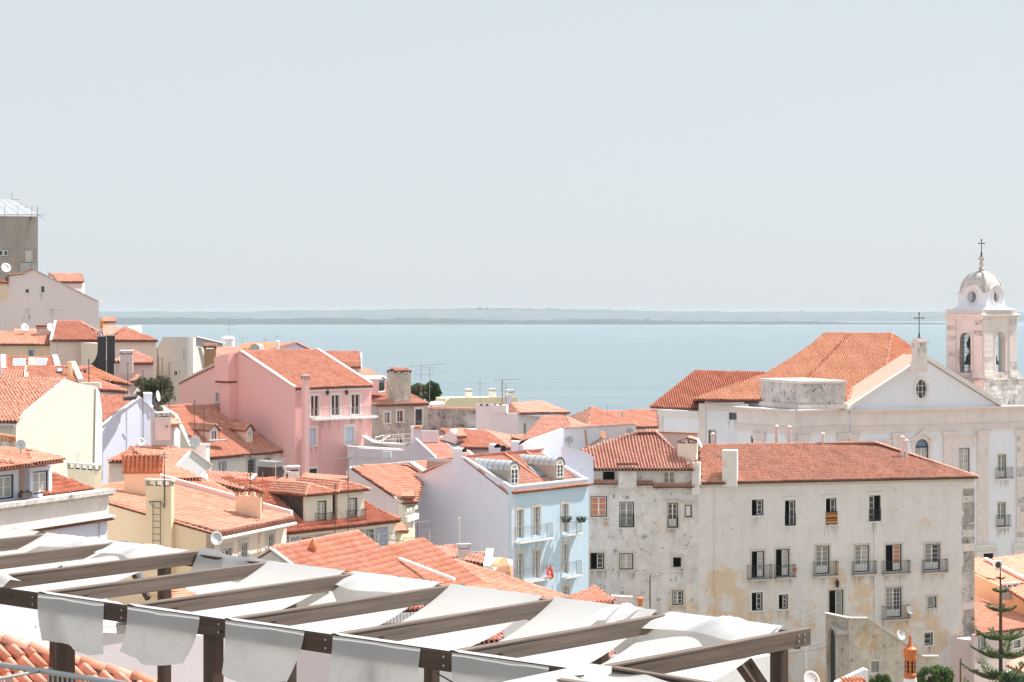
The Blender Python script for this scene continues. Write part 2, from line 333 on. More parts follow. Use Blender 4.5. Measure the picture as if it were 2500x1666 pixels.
TPROF = {0: ([0, .03, .14, .30, .46, .57, .60, 1.0], [-.02, .30, .50, .57, .50, .30, -.02, -.08]), 1: ([0, .10, .30, .50, .60, 1.0], [-.02, .46, .57, .46, -.02, -.08])}
_tm = {}
def tile_geo(p, c, lod, lift=.022):
    X, Z = TPROF[lod]; n = len(X); v = []; f = []
    for x, z in zip(X, Z): v.append((x * p - .30 * p, 0, z * p + lift))
    for x, z in zip(X, Z): v.append((x * p - .30 * p, c + .05, z * p * .92))
    for x, z in zip(X, Z): v.append((x * p - .30 * p, .004, z * p + lift - .04))
    for i in range(n - 1): f += [(i, i + 1, n + i + 1, n + i), (2 * n + i, 2 * n + i + 1, i + 1, i)]
    return np.array(v), np.array(f)
def fast_mesh(name, V, Q, mat, rn=None):
    me = bpy.data.meshes.new(name); nv, nq = len(V), len(Q)
    me.vertices.add(nv); me.vertices.foreach_set('co', V.astype(np.float32).ravel()); me.loops.add(nq * 4); me.loops.foreach_set('vertex_index', Q.astype(np.int32).ravel())
    me.polygons.add(nq); me.polygons.foreach_set('loop_start', np.arange(0, nq * 4, 4, dtype=np.int32)); me.update(calc_edges=True)
    if rn is not None:
        at = me.attributes.new('rnd', 'FLOAT', 'FACE'); at.data.foreach_set('value', rn.astype(np.float32))
    me.materials.append(mat); return me
def inside(px, py, poly):
    r = np.zeros(px.shape, bool); n = len(poly)
    for i in range(n):
        (x0, y0), (x1, y1) = poly[i], poly[(i + 1) % n]
        if y0 == y1: continue
        r ^= ((y0 > py) != (y1 > py)) & (px < (x1 - x0) * (py - y0) / (y1 - y0) + x0)
    return r
def roof(T, poly, kind='fresh', pitch=.25, course=.40, over=.22, indiv=0, lod=None, name='roof', parent=None, thick=.10, slabmat='under', skip=(), tiles=True, jit=1.0):
    """poly[0]->poly[1] is the eave, left to right seen from outside. Returns the roof part."""
    pts = [Vector(p) for p in poly]; e = (pts[1] - pts[0]).normalized(); n = Vector((0, 0, 0))
    for i in range(len(pts)):
        a, b = pts[i], pts[(i + 1) % len(pts)]; n += a.cross(b)
    if n.z < 0: n = -n
    n.normalize(); up = n.cross(e).normalized()
    if up.z < 0: up = -up
    e = up.cross(n).normalized()
    o = pts[0]
    D = sum(p.y for p in pts) / len(pts)
    if len(pts) > 3:                        # keep every corner on one plane
        um = sum((p - o for p in pts[2:]), Vector()) / (len(pts) - 2); e = (pts[1] - o).normalized(); um = um - e * um.dot(e); nn = e.cross(um.normalized())
        if nn.z < 0: nn = -nn
        for i in range(2, len(pts)):
            dv = pts[i] - Vector((0, 0, CZ)); q = dv.dot(nn)
            if abs(q) > .02 * dv.length:
                tt = (o - Vector((0, 0, CZ))).dot(nn) / q
                if abs(tt - 1) * dv.length < 9: pts[i] = Vector((0, 0, CZ)) + dv * tt; continue
            pts[i] = pts[i] - nn * (pts[i] - o).dot(nn)
        n = nn; up = n.cross(e).normalized()
        if up.z < 0: up = -up
        e = up.cross(n).normalized()
    if lod is None: lod = 0 if D < 130 else 1
    pts[0] = pts[0] - up * over; pts[1] = pts[1] - up * over
    rp = None
    mb = MB(); mb.ext([p - n * (thick + .015) for p in pts], n * thick); rp = T.part(name, mb, M[slabmat], parent)
    if not tiles: return rp
    host = rp if parent is None else parent
    L = [((p - o).dot(e), (p - o).dot(up)) for p in pts]
    a0, a1 = min(x for x, _ in L), max(x for x, _ in L); b0, b1 = min(y for _, y in L), max(y for _, y in L)
    na = max(1, round((a1 - a0) / pitch)); pitch = (a1 - a0) / na
    A, B = np.meshgrid(a0 + (np.arange(na) + .4) * pitch, b0 + np.arange(int((b1 - b0) / course) + 1) * course, indexing='ij')
    A = A.ravel(); B = B.ravel(); ok = inside(A, B + course * .35, L)
    for q in skip:
        K = [((p - o).dot(e), (p - o).dot(up)) for p in q]; ok &= ~inside(A, B + course * .4, K)
    A, B = A[ok], B[ok]; m = len(A)
    if not m: return rp
    rs = np.random.RandomState(m + int(D)); A = A + rs.normal(0, .006, m) * jit; B = B + rs.normal(0, .007, m) * jit; H = rs.normal(0, .004, m) * jit + .022 * (1 + np.sin(A * .9 + D) * np.sin(B * .8 + A * .25)) + .012 * (1 + np.sin(A * 2.3 + B))
    A = A + .02 * np.sin(B * 1.1 + A * .4)
    E3, U3, N3, O3 = (np.array(k) for k in (e, up, n, o))
    V0, Q0 = tile_geo(pitch, course, lod)
    C = O3 + A[:, None] * E3 + B[:, None] * U3 + H[:, None] * N3
    u = 1250 + C[:, 0] / C[:, 1] * F; v = HV + (CZ - C[:, 2]) / C[:, 1] * F
    vis = (u > -30) & (u < 2530) & (v < 1700)
    order = np.argsort(np.where(vis, C[:, 1], 1e9)); nin = min(indiv, int(vis.sum())); one = order[:nin]; rest = order[nin:]
    if len(rest):
        G = C[rest] - np.array(T.o)
        V = G[:, None, :] + V0[None, :, 0:1] * E3 + V0[None, :, 1:2] * U3 + V0[None, :, 2:3] * N3
        Q = Q0[None] + (np.arange(len(rest)) * len(V0))[:, None, None]
        me = fast_mesh('roof_tiles', V.reshape(-1, 3), Q.reshape(-1, 4), TM[kind][0], np.repeat(rs.rand(len(rest)), len(Q0)))
        T.link('roof_tiles', me, host, kind='stuff')
    if nin:
        key = (round(pitch, 4), course, lod, kind)
        if key not in _tm: _tm[key] = fast_mesh('roof_tile', V0, Q0, TM[kind][1])
        me = _tm[key]; Rm = Matrix((e, up, n)).transposed().to_4x4()
        for i in one:
            t = bpy.data.objects.new('roof_tile', me); t.parent = host
            t.matrix_local = Matrix.Translation(Vector(C[i]) - T.o) @ Rm; COL.objects.link(t)
    return rp
def caps(T, p, q, kind='fresh', r=.12, L=.40, indiv=False, host=None, lift=.05, seg=6):
    p, q = Vector(p), Vector(q); d = q - p; n = max(1, round(d.length / L)); st = d.length / n; d.normalize()
    side = d.cross(Vector((0, 0, 1))).normalized(); up = side.cross(d).normalized()
    V0 = []; Q0 = []
    for x, rr, dz in ((-.05, r * 1.06, .025), (st + .01, r * .92, 0.0)):
        for i in range(seg + 1):
            a = math.pi * i / seg; V0.append((x, math.cos(a) * rr, math.sin(a) * rr * .85 + dz))
    for i in range(seg + 1):
        a = math.pi * i / seg; V0.append((-.045, math.cos(a) * r * .8, math.sin(a) * r * .6))
    for i in range(seg): Q0 += [(i, i + 1, seg + 2 + i, seg + 1 + i), (2 * seg + 2 + i, 2 * seg + 3 + i, i + 1, i)]
    V0 = np.array(V0); Q0 = np.array(Q0); E3, S3, N3 = np.array(d), np.array(side), np.array(up)
    base = np.array(p - T.o) + N3 * (lift - r * .3)
    if indiv:
        me = fast_mesh('ridge_tile', V0, Q0, TM[kind][1]); Rm = Matrix((d, side, up)).transposed().to_4x4()
        for i in range(n):
            t = bpy.data.objects.new('ridge_tile', me); t.parent = host or T.root
            t.matrix_local = Matrix.Translation(Vector(base + E3 * st * i)) @ Rm; COL.objects.link(t)
    else:
        G = base[None] + (np.arange(n) * st)[:, None] * E3
        V = G[:, None, :] + V0[None, :, 0:1] * E3 + V0[None, :, 1:2] * S3 + V0[None, :, 2:3] * N3; Q = Q0[None] + (np.arange(n) * len(V0))[:, None, None]
        rs = np.random.RandomState(n); T.link('ridge_tiles', fast_mesh('ridge_tiles', V.reshape(-1, 3), Q.reshape(-1, 4), TM[kind][0], np.repeat(rs.rand(n), len(Q0))), host, kind='stuff')
def coping(T, pts, w=.22, h=.09, mat='white', parent=None, name='coping'):
    mb = MB()
    for a, b in zip(pts, pts[1:]):
        d = (b - a); s = Vector((-d.y, d.x, 0)).normalized() * w / 2; z = Vector((0, 0, h))
        mb.hexa([a - s, b - s, b + s, a + s, a - s + z, b - s + z, b + s + z, a + s + z])
    return T.part(name, mb, M[mat], parent)

def cfoot(um, u0, u1, D, th):
    """footprint of a turned block: near corner at column um and depth D, faces reaching columns u0 (left) and u1 (right)"""
    x, y = (um - 1250) / F * D, D; c, s = math.cos(R(th)), math.sin(R(th))
    def t(u, dx, dy): k = (u - 1250) / F; return (k * y - x) / (dx - k * dy)
    tr = t(u1, c, s); tl = t(u0, -s, c); o = Vector((x, y, 0)); r = o + Vector((c, s, 0)) * tr; l = o + Vector((-s, c, 0)) * tl
    return o, r, r + l - o, l
def grow(pts, d):
    c = sum(pts, Vector()) / len(pts); return [p + Vector(((p - c).x, (p - c).y, 0)).normalized() * d for p in pts]
def chimney(T, um, u0, u1, v0, v1, D, th=40, mat='white', cap='slab', name='chimney', label=None, capmat='white', tk='fresh', parent=None):
    f = cfoot(um, u0, u1, D, th); z1 = CZ - (v0 - HV) / F * D; z0 = CZ - (v1 - HV) / F * D - .8
    up = lambda z, q=f: [Vector((p.x, p.y, z)) for p in q]
    h = z1 - z0; mb = MB(); ce = sum(f, Vector()) / 4
    if cap == 'slab':
        mb.ext(up(z0), (0, 0, h - .1)); c = T.part(name, mb, M[mat], parent, label); k = MB(); k.ext(up(z1 - .1, grow(f, .07)), (0, 0, .1)); T.part('cap', k, M[capmat], c)
    elif cap == 'slots':                    # open smoke slots under a slab
        g = .28; mb.ext(up(z0), (0, 0, h - g - .1)); c = T.part(name, mb, M[mat], parent, label); k = MB(); k.ext(up(z1 - .1, grow(f, .09)), (0, 0, .1))
        for i in range(4):
            a, b = f[i], f[(i + 1) % 4]; n = max(1, int((b - a).length / .55))
            for j in range(n + 1):
                p = a.lerp(b, j / n).lerp(ce, .07); k.box((p.x, p.y, z1 - .1 - g / 2 - .001), (.13, .13, g), R(th))
        T.part('cap', k, M[capmat], c)
        b = MB(); b.ext(up(z1 - g - .099, grow(f, -.12)), (0, 0, .03)); T.part('dark_bed', b, M['dark'], c)  # near-black sheet closing the stack below the slots
    elif cap == 'tiles':                    # smoke slots and a small tiled lid
        g = .22; mb.ext(up(z0), (0, 0, h - g - .2)); c = T.part(name, mb, M[mat], parent, label)
        for i in range(4):
            a, b = f[i], f[(i + 1) % 4]; n = max(1, int((b - a).length / .6))
            for j in range(n + 1):
                p = a.lerp(b, j / n).lerp(ce, .07); k = MB(); k.box((p.x, p.y, z1 - .2 - g / 2), (.16, .16, g), R(th)); T.part('pier', k, M[mat], c)
        q = grow(f, .16); zz = z1 - .2; m1, m2 = (q[0] + q[3]) / 2, (q[1] + q[2]) / 2
        A = up(zz, q); r1 = Vector((m1.x, m1.y, z1 + .06)); r2 = Vector((m2.x, m2.y, z1 + .06))
        roof(T, [A[0], A[1], r2, r1], tk, .2, .3, 0, parent=c, thick=.05, name='cap'); roof(T, [A[2], A[3], r1, r2], tk, .2, .3, 0, parent=c, thick=.05, name='cap', tiles=False); caps(T, r1, r2, tk, .09, .3, host=c)
    elif cap == 'barrel':                   # curved sheet lid
        mb.ext(up(z0), (0, 0, h - .45)); c = T.part(name, mb, M[mat], parent, label); k = MB(); q = grow(f, .06); k.ext(up(z1 - .46, q), (0, 0, .08))
        n = 8; o, r, b, l = q; V = []
        for s_, t_ in ((o, r), (l, b)):
            for i in range(n + 1):
                a = math.pi * i / n; p = s_.lerp(t_, .5 - .46 * math.cos(a)); V.append((p.x, p.y, z1 - .38 + .38 * math.sin(a)))
        k.add(V, [(i, i + 1, n + 2 + i, n + 1 + i) for i in range(n)] + [tuple(range(n + 1, 2 * n + 2))]); T.part('cap', k, M[capmat], c)
        b = MB(); b.add(V[:n + 1], [tuple(range(n, -1, -1))]); bb = T.part('flue_mouth', b, M['dark'], c, fix=False)
    elif cap == 'pots':
        mb.ext(up(z0), (0, 0, h - .25)); c = T.part(name, mb, M[mat], parent, label)
        for i in range(3):
            p = (f[0].lerp(f[1], .2 + .3 * i) + f[3].lerp(f[2], .2 + .3 * i)) / 2; k = MB(); k.lathe((p.x, p.y, z1 - .3), [(.09, 0), (.11, .05), (.08, .1), (.09, .32), (.05, .33)], 8); T.part('chimney_pot', k, M['terra'], c)
    else:
        mb.ext(up(z0), (0, 0, h)); c = T.part(name, mb, M[mat], parent, label)
    return c

def antenna(u, v0, v1, D, booms, label, mat='alu', r=.02, group=None):
    """mast from (u,v1) up to v0; booms = [(v, length m, heading deg, elements, element length)]"""
    b = P(u, v1, D); t = P(u, v0, D); T = Thing('tv_antenna', label, 'antenna', b, group)
    mb = MB(); mb.tube(b - Vector((0, 0, .3)), t, r, 6); T.part('mast', mb, M[mat])
    for v, L, hd, ne, el in booms:
        c = P(u, v, D); d = Vector((math.cos(R(hd)), math.sin(R(hd)), rnd.uniform(-.05, .08))); s = Vector((-d.y, d.x, 0)).normalized()
        k = MB(); a = c - d * L * .3; k.tube(a, a + d * L, r * .8, 5)
        for i in range(ne):
            p = a + d * L * (i + .5) / ne; e = s * el * (1 - .35 * i / max(1, ne)) / 2; k.tube(p - e, p + e, r * .45, 4)
        q = a; k.tube(q + Vector((0, 0, -.25)), q + Vector((0, 0, .25)), r * .5, 4)
        T.part('boom', k, M['alu'])
    return T
def dish(u, v, D, rad, head, label, tilt=28, mat='dish', group=None):
    c = P(u, v, D); T = Thing('satellite_dish', label, 'satellite dish', c, group)
    ax = Vector((math.cos(R(head)) * math.cos(R(tilt)), math.sin(R(head)) * math.cos(R(tilt)), math.sin(R(tilt))))
    s = ax.cross(Vector((0, 0, 1))).normalized(); t = s.cross(ax); n = 18; V = []; Fc = []
    for k, (rr, dd) in enumerate(((0, 0), (.45, .04), (.8, .12), (1, .2), (1, .16), (.6, .02), (0, -.06))):
        for i in range(n):
            a = 2 * math.pi * i / n; V.append(c + (s * math.cos(a) * .92 + t * math.sin(a)) * rad * rr + ax * rad * dd)
        if k: Fc += [((k - 1) * n + i, (k - 1) * n + (i + 1) % n, k * n + (i + 1) % n, k * n + i) for i in range(n)]
    mb = MB().add(V, Fc); T.part('reflector', mb, M[mat], smooth=True)
    f = c + ax * rad * 1.1 - t * rad * .25; k = MB(); k.tube(c - t * rad * .95 + ax * rad * .15, f, .015, 5); k.box(f, (.09, .09, .09)); T.part('feed_arm', k, M['alu'])
    k = MB(); k.tube(c - ax * .04, c - ax * .25, .03, 6); k.tube(c - ax * .25, c - ax * .25 - Vector((0, 0, rad * 1.6)), .03, 6); T.part('mount', k, M['alu'])
    return T
def ac_unit(um, u0, u1, v0, v1, D, th, label):
    f = cfoot(um, u0, u1, D, th); z1 = CZ - (v0 - HV) / F * D; z0 = CZ - (v1 - HV) / F * D; T = Thing('air_conditioner', label, 'air conditioner', (f[0].x, f[0].y, z0))
    mb = MB(); mb.ext([(p.x, p.y, z0) for p in f], (0, 0, z1 - z0)); T.part('casing', mb, M['plastic'])
    pl = Plane(f[3], f[0]) if (f[3] - f[0]).length > (f[1] - f[0]).length else Plane(f[0], f[1]); c = pl.pt(pl.L * .4, (z0 + z1) / 2, .01); r = min(pl.L, z1 - z0) * .38
    k = MB(); n = 14; k.ext([pl.pt(pl.L * .42 + math.cos(6.283 * i / n) * r, (z0 + z1) / 2 + math.sin(6.283 * i / n) * r, .004) for i in range(n)], pl.n * .02); T.part('fan_grille', k, M['iron'])
    for i in (0, 1):
        k = MB(); p = f[0].lerp(f[1], .25 + .5 * i); k.box((p.x, p.y, z0 - .06), (.08, .3, .12), R(th)); T.part('foot', k, M['steel'])
    return T

def leaf_mat(name, cols):
    t = NT(name); a = t.n('Attribute'); a.attribute_name = 'rnd'; c = t.ramp(a.outputs['Fac'], [(i / (len(cols) - 1), k) for i, k in enumerate(cols)]); t.done(c, .6, .25)
    tr = t.n('BsdfTranslucent'); t.l(c, tr.inputs[0]); mx = t.n('MixShader'); mx.inputs[0].default_value = .25
    t.l(t.b.outputs[0], mx.inputs[1]); t.l(tr.outputs[0], mx.inputs[2]); t.l(mx.outputs[0], t.t.nodes['Material Output'].inputs[0]); return t.m
LM = {'olive': leaf_mat('olive_leaves', [(.045, .06, .03), (.09, .11, .055), (.13, .14, .08), (.05, .07, .035)]),
      'dark': leaf_mat('dark_leaves', [(.022, .05, .02), (.04, .085, .03), (.03, .06, .022), (.06, .11, .04)]),
      'dry': leaf_mat('dry_leaves', [(.13, .12, .06), (.09, .10, .045), (.17, .14, .07)]),
      'bush': leaf_mat('bush_leaves', [(.04, .08, .025), (.08, .14, .04), (.13, .19, .06), (.05, .09, .03)]),
      'pine': leaf_mat('pine_needles', [(.075, .115, .045), (.13, .175, .07), (.18, .22, .09), (.09, .135, .055)]),
      'bark': plain('tree_bark', (.10, .075, .055), .9)}
def leaves(centers, radii, n, size, seed, ell=(1, 1, 1)):
    rs = np.random.RandomState(seed); ci = rs.choice(len(centers), n, p=np.array(radii) ** 2 / sum(r * r for r in radii))
    d = rs.normal(size=(n, 3)); d /= np.linalg.norm(d, axis=1)[:, None]; rr = rs.rand(n) ** .38
    C = np.array(centers)[ci] + d * (np.array(radii)[ci] * rr)[:, None] * np.array(ell)
    a = rs.normal(size=(n, 3)); a /= np.linalg.norm(a, axis=1)[:, None]; b = np.cross(a, d); b /= np.linalg.norm(b, axis=1)[:, None] + 1e-9
    s = size * rs.uniform(.6, 1.3, n)[:, None]; a = a * s; b = b * s * .55
    V = np.stack([C - a, C + b, C + a, C - b], 1).reshape(-1, 3); Q = np.arange(4 * n).reshape(-1, 4)
    tone = np.array(rs.rand(len(centers)))[ci] * .5 + rs.rand(n) * .5
    return V, Q, tone
def tree(label, u, vt, vb, w, D, kind='dark', n=5000, size=.13, seed=1, nc=16, vground=None, name='tree', squash=1.0):
    """crown spans v vt..vb and w columns about u"""
    top = P(u, vt, D); bot = P(u, vb, D); H = top.z - bot.z; W = w / F * D; base = Vector((top.x, D, bot.z - 1.6 if vground is None else P(u, vground, D).z))
    T = Thing(name, label, 'tree' if name == 'tree' else 'bush', base); rs = random.Random(seed); cs = []; rd = []
    for i in range(nc):
        a, q = rs.uniform(0, 6.283), rs.random() ** .6; z = rs.uniform(-.36, .36); k = math.sqrt(max(.05, 1 - (z / .5) ** 2)); r = rs.uniform(.14, .24) * min(W, H) * squash
        cs.append((top.x + math.cos(a) * q * k * (W / 2 - r), D + math.sin(a) * q * k * (W / 2 - r), (top.z + bot.z) / 2 + z * (H - r) )); rd.append(r)
    V, Q, tn = leaves(cs, rd, n, size, seed); V = V - np.array(T.o); T.link('crown', fast_mesh('crown', V, Q, LM[kind], tn))
    mb = MB(); f = Vector((top.x, D, bot.z + H * .3)); mb.tube(base - Vector((0, 0, 1)), f, W * .035 + .05, 7, W * .025 + .03)
    for c in cs[::2]: mb.tube(f, c, .05, 5, .015)
    T.part('trunk', mb, LM['bark']); return T
# ---------------------------------------------------------------- ground, river, far shore, air
def grid(x0, x1, ys, hf, nx=40):
    mb = MB(); n = nx + 1
    V = [(x0 + (x1 - x0) * i / nx, y, hf(x0 + (x1 - x0) * i / nx, y)) for y in ys for i in range(n)]
    return mb.add(V, [(j * n + i, j * n + i + 1, (j + 1) * n + i + 1, (j + 1) * n + i) for j in range(len(ys) - 1) for i in range(nx)])
t = NT('hillside_earth'); M['earth'] = t.done(t.mix(t.noise(.3, 6), (.20, .17, .13), (.34, .30, .25)), .95, .1)
setting('hillside', grid(-160, 160, [-40, 0, 33, 40, 70, 100, 150, 190, 240, 300, 360, 420, 470], lambda x, y: gz(y)), M['earth'])
t = NT('seabed'); M['seabed'] = t.done((.12, .12, .10), .95, .1)
setting('ground', grid(-30000, 30000, [-2000, 400, 5000, 40000], lambda x, y: -6.0, 8), M['seabed'])
t = NT('river_water')
wv = t.n('TexNoise'); mp = t.n('Mapping'); t.l(t.tc.outputs['Object'], mp.inputs[0]); mp.inputs[3].default_value = (.02, .02, .02); t.l(mp.outputs[0], wv.inputs[0]); wv.inputs['Scale'].default_value = 6; wv.inputs['Detail'].default_value = 12; wv.inputs['Roughness'].default_value = .75
w2 = t.noise(.02, 7, .6, (.06, 1, 1), 3); w3 = t.noise(.006, 9, .65, (.05, 1, 1), 8)
t.bump(wv.outputs[0], .9, .6)
wc = t.mix(t.ramp(w3, [(.46, 0), (.56, 1)]), (.108, .163, .186), (.13, .19, .213)); wc = t.mix(t.ramp(w2, [(.45, 0), (.6, 1)]), wc, (.15, .217, .245))
M['water'] = t.done(wc, .28, .35)
setting('river', grid(-24000, 24000, [430, 900, 1800, 3600, 7000, 11000, 20000], lambda x, y: 0.0, 8), M['water'])

def fbm(x, s, seed, o=5):
    v = 0; a = 1; tot = 0
    for k in range(o):
        f = s * 2 ** k; i = math.floor(x * f); q = x * f - i; q = q * q * (3 - 2 * q)
        h = lambda j: (math.sin(j * 127.1 + seed * 311.7 + k * 74.7) * 43758.5453) % 1
        v += a * (h(i) * (1 - q) + h(i + 1) * q); tot += a; a *= .55
    return v / tot
t = NT('far_woodland'); M['farwood'] = t.done(t.mix(t.ramp(t.noise(.006, 8, .7), [(.4, 0), (.65, 1)]), (.015, .03, .035), (.05, .06, .055)), .95, .1)
t = NT('far_hills'); M['farhill'] = t.done(t.mix(t.ramp(t.noise(.003, 9, .7), [(.45, 0), (.6, 1)]), (.05, .07, .07), (.12, .12, .12)), .95, .1)
t = NT('far_sand'); M['sand'] = t.done((.62, .60, .56), .95, .1)
def shore_h(x, y):                          # wooded low bank, thinning out to a spit on the right
    k = float(np.interp(x, [-3200, 600, 1250, 2300, 2700], [1, .95, .5, .34, 0])); d = y - 10520
    if d <= 0: return -1.5
    e = float(np.interp(d, [0, 40, 120, 700, 900], [.06, .5, 1, 1, .35]))
    return 1.5 + e * k * (9 + 44 * fbm(x + y * .4, .0022, 2) * (.45 + .8 * fbm(x - y, .02, 5, 4)))
def grid2(xs, ys, hf):
    n = len(xs); return MB().add([(x, y, hf(x, y)) for y in ys for x in xs], [(j * n + i, j * n + i + 1, (j + 1) * n + i + 1, (j + 1) * n + i) for j in range(len(ys) - 1) for i in range(n - 1)])
setting('far_shore', grid2(np.linspace(-5200, 2700, 620), [10520, 10540, 10565, 10600, 10680, 10800, 11000, 11250, 11420], shore_h), M['farwood'], smooth=False)
setting('beach', grid2(np.linspace(-5200, 2800, 80), [10490, 10519], lambda x, y: .5 + (y - 10490) * .05), M['sand'])
def hill_h(x, y):
    d = y - 15000; e = float(np.interp(d, [0, 300, 1500, 3000, 4200], [.0, .35, .75, 1, .9])); mid = math.exp(-((x + 250) / 1500) ** 2) * 16
    return e * (52 + mid + 36 * fbm(x + y * .3, .00055, 11) + 14 * fbm(x - y * .7, .004, 4))
setting('hills', grid2(np.linspace(-7200, 6600, 520), [15000, 15300, 15800, 16500, 17400, 18000, 19200], hill_h), M['farhill'])
fb = MB()
for i in range(150):                        # scattered roofs of the towns over the river
    q = rnd.random()
    if q < .3: u = rnd.gauss(1110, 40); y = 10516; z = 1.5; s = rnd.uniform(8, 22); h = rnd.uniform(4, 9)
    else:
        u = rnd.choice([rnd.gauss(1300, 190), rnd.uniform(270, 2330)]); y = rnd.uniform(16200, 18000); z = hill_h((u - 1250) / F * y, y) - 3; s = rnd.uniform(14, 55); h = rnd.uniform(6, 12)
        if rnd.random() < .03: h *= 1.8; s = 18
    fb.box(((u - 1250) / F * y, y, z + h / 2), (s, 14, h), rnd.uniform(-.5, .5))
setting('far_town', fb, plain('far_town_walls', (.30, .29, .28), .9), kind='stuff')
HAZE = 6.2e-5
hz = MB().box((0, 7000, 39), (42000, 24500, 97))
t = NT('river_haze'); t.t.nodes.remove(t.b); pv = t.n('VolumePrincipled'); pv.inputs['Color'].default_value = (.735, .86, .97, 1); pv.inputs['Density'].default_value = HAZE; pv.inputs['Anisotropy'].default_value = 0.0
t.l(pv.outputs[0], t.t.nodes['Material Output'].inputs['Volume']); t.m.cycles.homogeneous_volume = True
setting('haze', hz, t.m, kind='stuff')

# ---------------------------------------------------------------- pink house
def V3(x, y, z): return Vector((x, y, z))
T = Thing('house', 'tall pink house with white-edged tiled gable roof and a balcony across three balcony doors', 'house', (-20, 188, gz(188)))
pa = P(721, 948, 185); pb = eq(pa, 907, 941.5); pl_ = eq(pa, 438, 936); fv = Vector((pb.x - pa.x, pb.y - pa.y, 0))
G = Plane(pl_, pa); Fc = Plane(pa, pb); apex = G.px(590, 861)
h1 = [win(T, G, (527, 959, 534, 981), 'g', 1, None, sur='stonew', sw=.14)]
wall(T, G, [pl_, apex, pa], h1, M['pink'])
hs = [win(T, Fc, r, 'rr', 1, None, sur='stonew', sw=.16, rec=.1) for r in ((759, 966, 778.5, 1017), (809, 964.5, 829, 1014.5), (858, 963, 878, 1012))]
hs += [win(T, Fc, (754.5, 1046, 770.5, 1088), 'bb', 1, None, sur='stonew', sw=.2), win(T, Fc, (843, 1043, 864, 1083), 'bb', 1, None, sur='stonew', sw=.22), win(T, Fc, (755, 1145, 774, 1172), 'v', 1, None, sur='stonew', sw=.2)]
wall(T, Fc, [pa, pb], hs, M['pink'])
core(T, [pa + fv * .15 - Vector((3.2, 0, 0)) + Vector((3.5, 2, 0)), pb + Vector((-1.5, .6, 0)), pl_ + fv * .95 + Vector((1, 0, 0)), pl_ + fv * .2 + Vector((1.5, 0, 0))], pa.z - .5, M['pink'])
wall(T, Plane(pb, pl_ + fv), [pb, apex + fv, pl_ + fv], (), M['pink'])
r0 = roof(T, [pa, pb, apex + fv, apex], 'fresh', .25, .4, .25, 300); roof(T, [pl_ + fv, pl_, apex, apex + fv], 'fresh', tiles=False)
caps(T, apex, apex + fv, 'fresh', .13, .42, True, r0)
coping(T, [pa + Vector((0, 0, .04)), apex + Vector((0, 0, .07)), pl_ + Vector((0, 0, .04))], .4, .14, 'palepink'); coping(T, [pb, apex + fv], .4, .3, 'pink')
mb = MB(); mb.fbox(Fc, .2, pa.z - .36, Fc.L, pa.z - .16, .0, .16); T.part('cornice', mb, M['stonew'])
# chimney breast on the gable, corner chimney
s0, s1 = G.s_at(548), G.s_at(578); zt = G.sz(563, 869)[1]; zm = G.sz(563, 930)[1]; zlo = gz(190)
br = MB(); br.ext([G.pt(s0 - .05, zm, .01), G.pt(s1, zm, .01), G.pt(s1, zt + .25, .01), G.pt(s0 - .35, zt - .15, .01)], G.n * 1.0); br.fbox(G, s0 + .55, zlo, s1, zm - .18, .01, .9); c = T.part('chimney_breast', br, M['pink'])
br = MB(); br.fbox(G, s0 - .08, zm - .18, s1 + .04, zm, .01, 1.05); T.part('tile_ledge', br, M['under'], c)
chimney(T, 744, 736, 755.5, 916, 1200, 184.3, 40, 'pink', 'slots', 'chimney', capmat='palepink')
balcony(T, Fc, (757, 995, 911, 1018.5), 'white', .7, .16, 'steel')
for u in (798, 844.5):
    p = Fc.px(u, 957, .12); k = MB(); k.lathe((p.x, p.y, p.z - .3), [(.04, 0), (.13, .1), (.17, .4), (.05, .52), (.02, .6)], 8); k.tube(p + V3(0, 0, .2), p + V3(.05, .25, .45), .03); T.part('wall_lantern', k, M['iron'])
for u, v0 in ((782, 1024), (905, 1024)):
    k = MB(); a = Fc.px(u, v0, .06); k.tube(a, Vector((a.x, a.y, gz(190))), .05, 6); T.part('downpipe', k, M['pink'])

# ---------------------------------------------------------------- sky-blue house
T = Thing('house', 'sky-blue house with lilac gable end, zinc barrel dormers and a red towel on its balcony', 'house', (1, 172, gz(172)))
a = P(1249, 1190, 166); b = eq(a, 1437, 1170); fv = Vector((b.x - a.x, b.y - a.y, 0)); fd = fv.normalized(); bk = Vector((-fd.y, fd.x, 0))
l = P(1012, 1162, 174.5); G = Plane(l, a); Fc = Plane(a, b); ap = G.px(1133, 1117); ls = G.px(1040, 1158); ls0 = G.px(1040.5, 1157)
wall(T, G, [l, ls, ap, a], (), M['bluewhite'])
hs = []
for r in ((1262, 1245, 1277, 1314), (1302, 1238, 1318, 1308), (1373, 1230.5, 1387, 1300), (1262, 1352, 1277, 1420), (1302, 1344.5, 1318, 1412), (1373, 1329.5, 1387, 1400), (1373, 1432, 1388, 1500)):
    hs.append(win(T, Fc, r, 'gg', 5, None, sur='stoneg', sw=.2, rec=.16, sill=False, grid=1))
wall(T, Fc, [a, b], hs, M['blue'])
bl = l + fv; wall(T, Plane(bl, l), [bl, l], (), M['bluewhite']); wall(T, Plane(b, bl), [b, ap + fv, bl], (), M['bluewhite'])
ea = a + V3(0, 0, -.55) + bk * .35; eb = b + V3(0, 0, -.55) + bk * .35
r0 = roof(T, [ea, eb, ap + fv - V3(0, 0, .12), ap - V3(0, 0, .12)], 'pale', .26, .4, 0, 300); roof(T, [bl, l, ap, ap + fv], 'pale', over=0)
caps(T, ap, ap + fv, 'pale', .13, .42, True, r0)
coping(T, [l, ls, ap, a], .28, .10, 'white')
mb = MB(); mb.fbox(Fc, -.05, a.z - .02, Fc.L, a.z + .1, -.4, .08); T.part('parapet_cap', mb, M['white'])
zs = a.z - .50
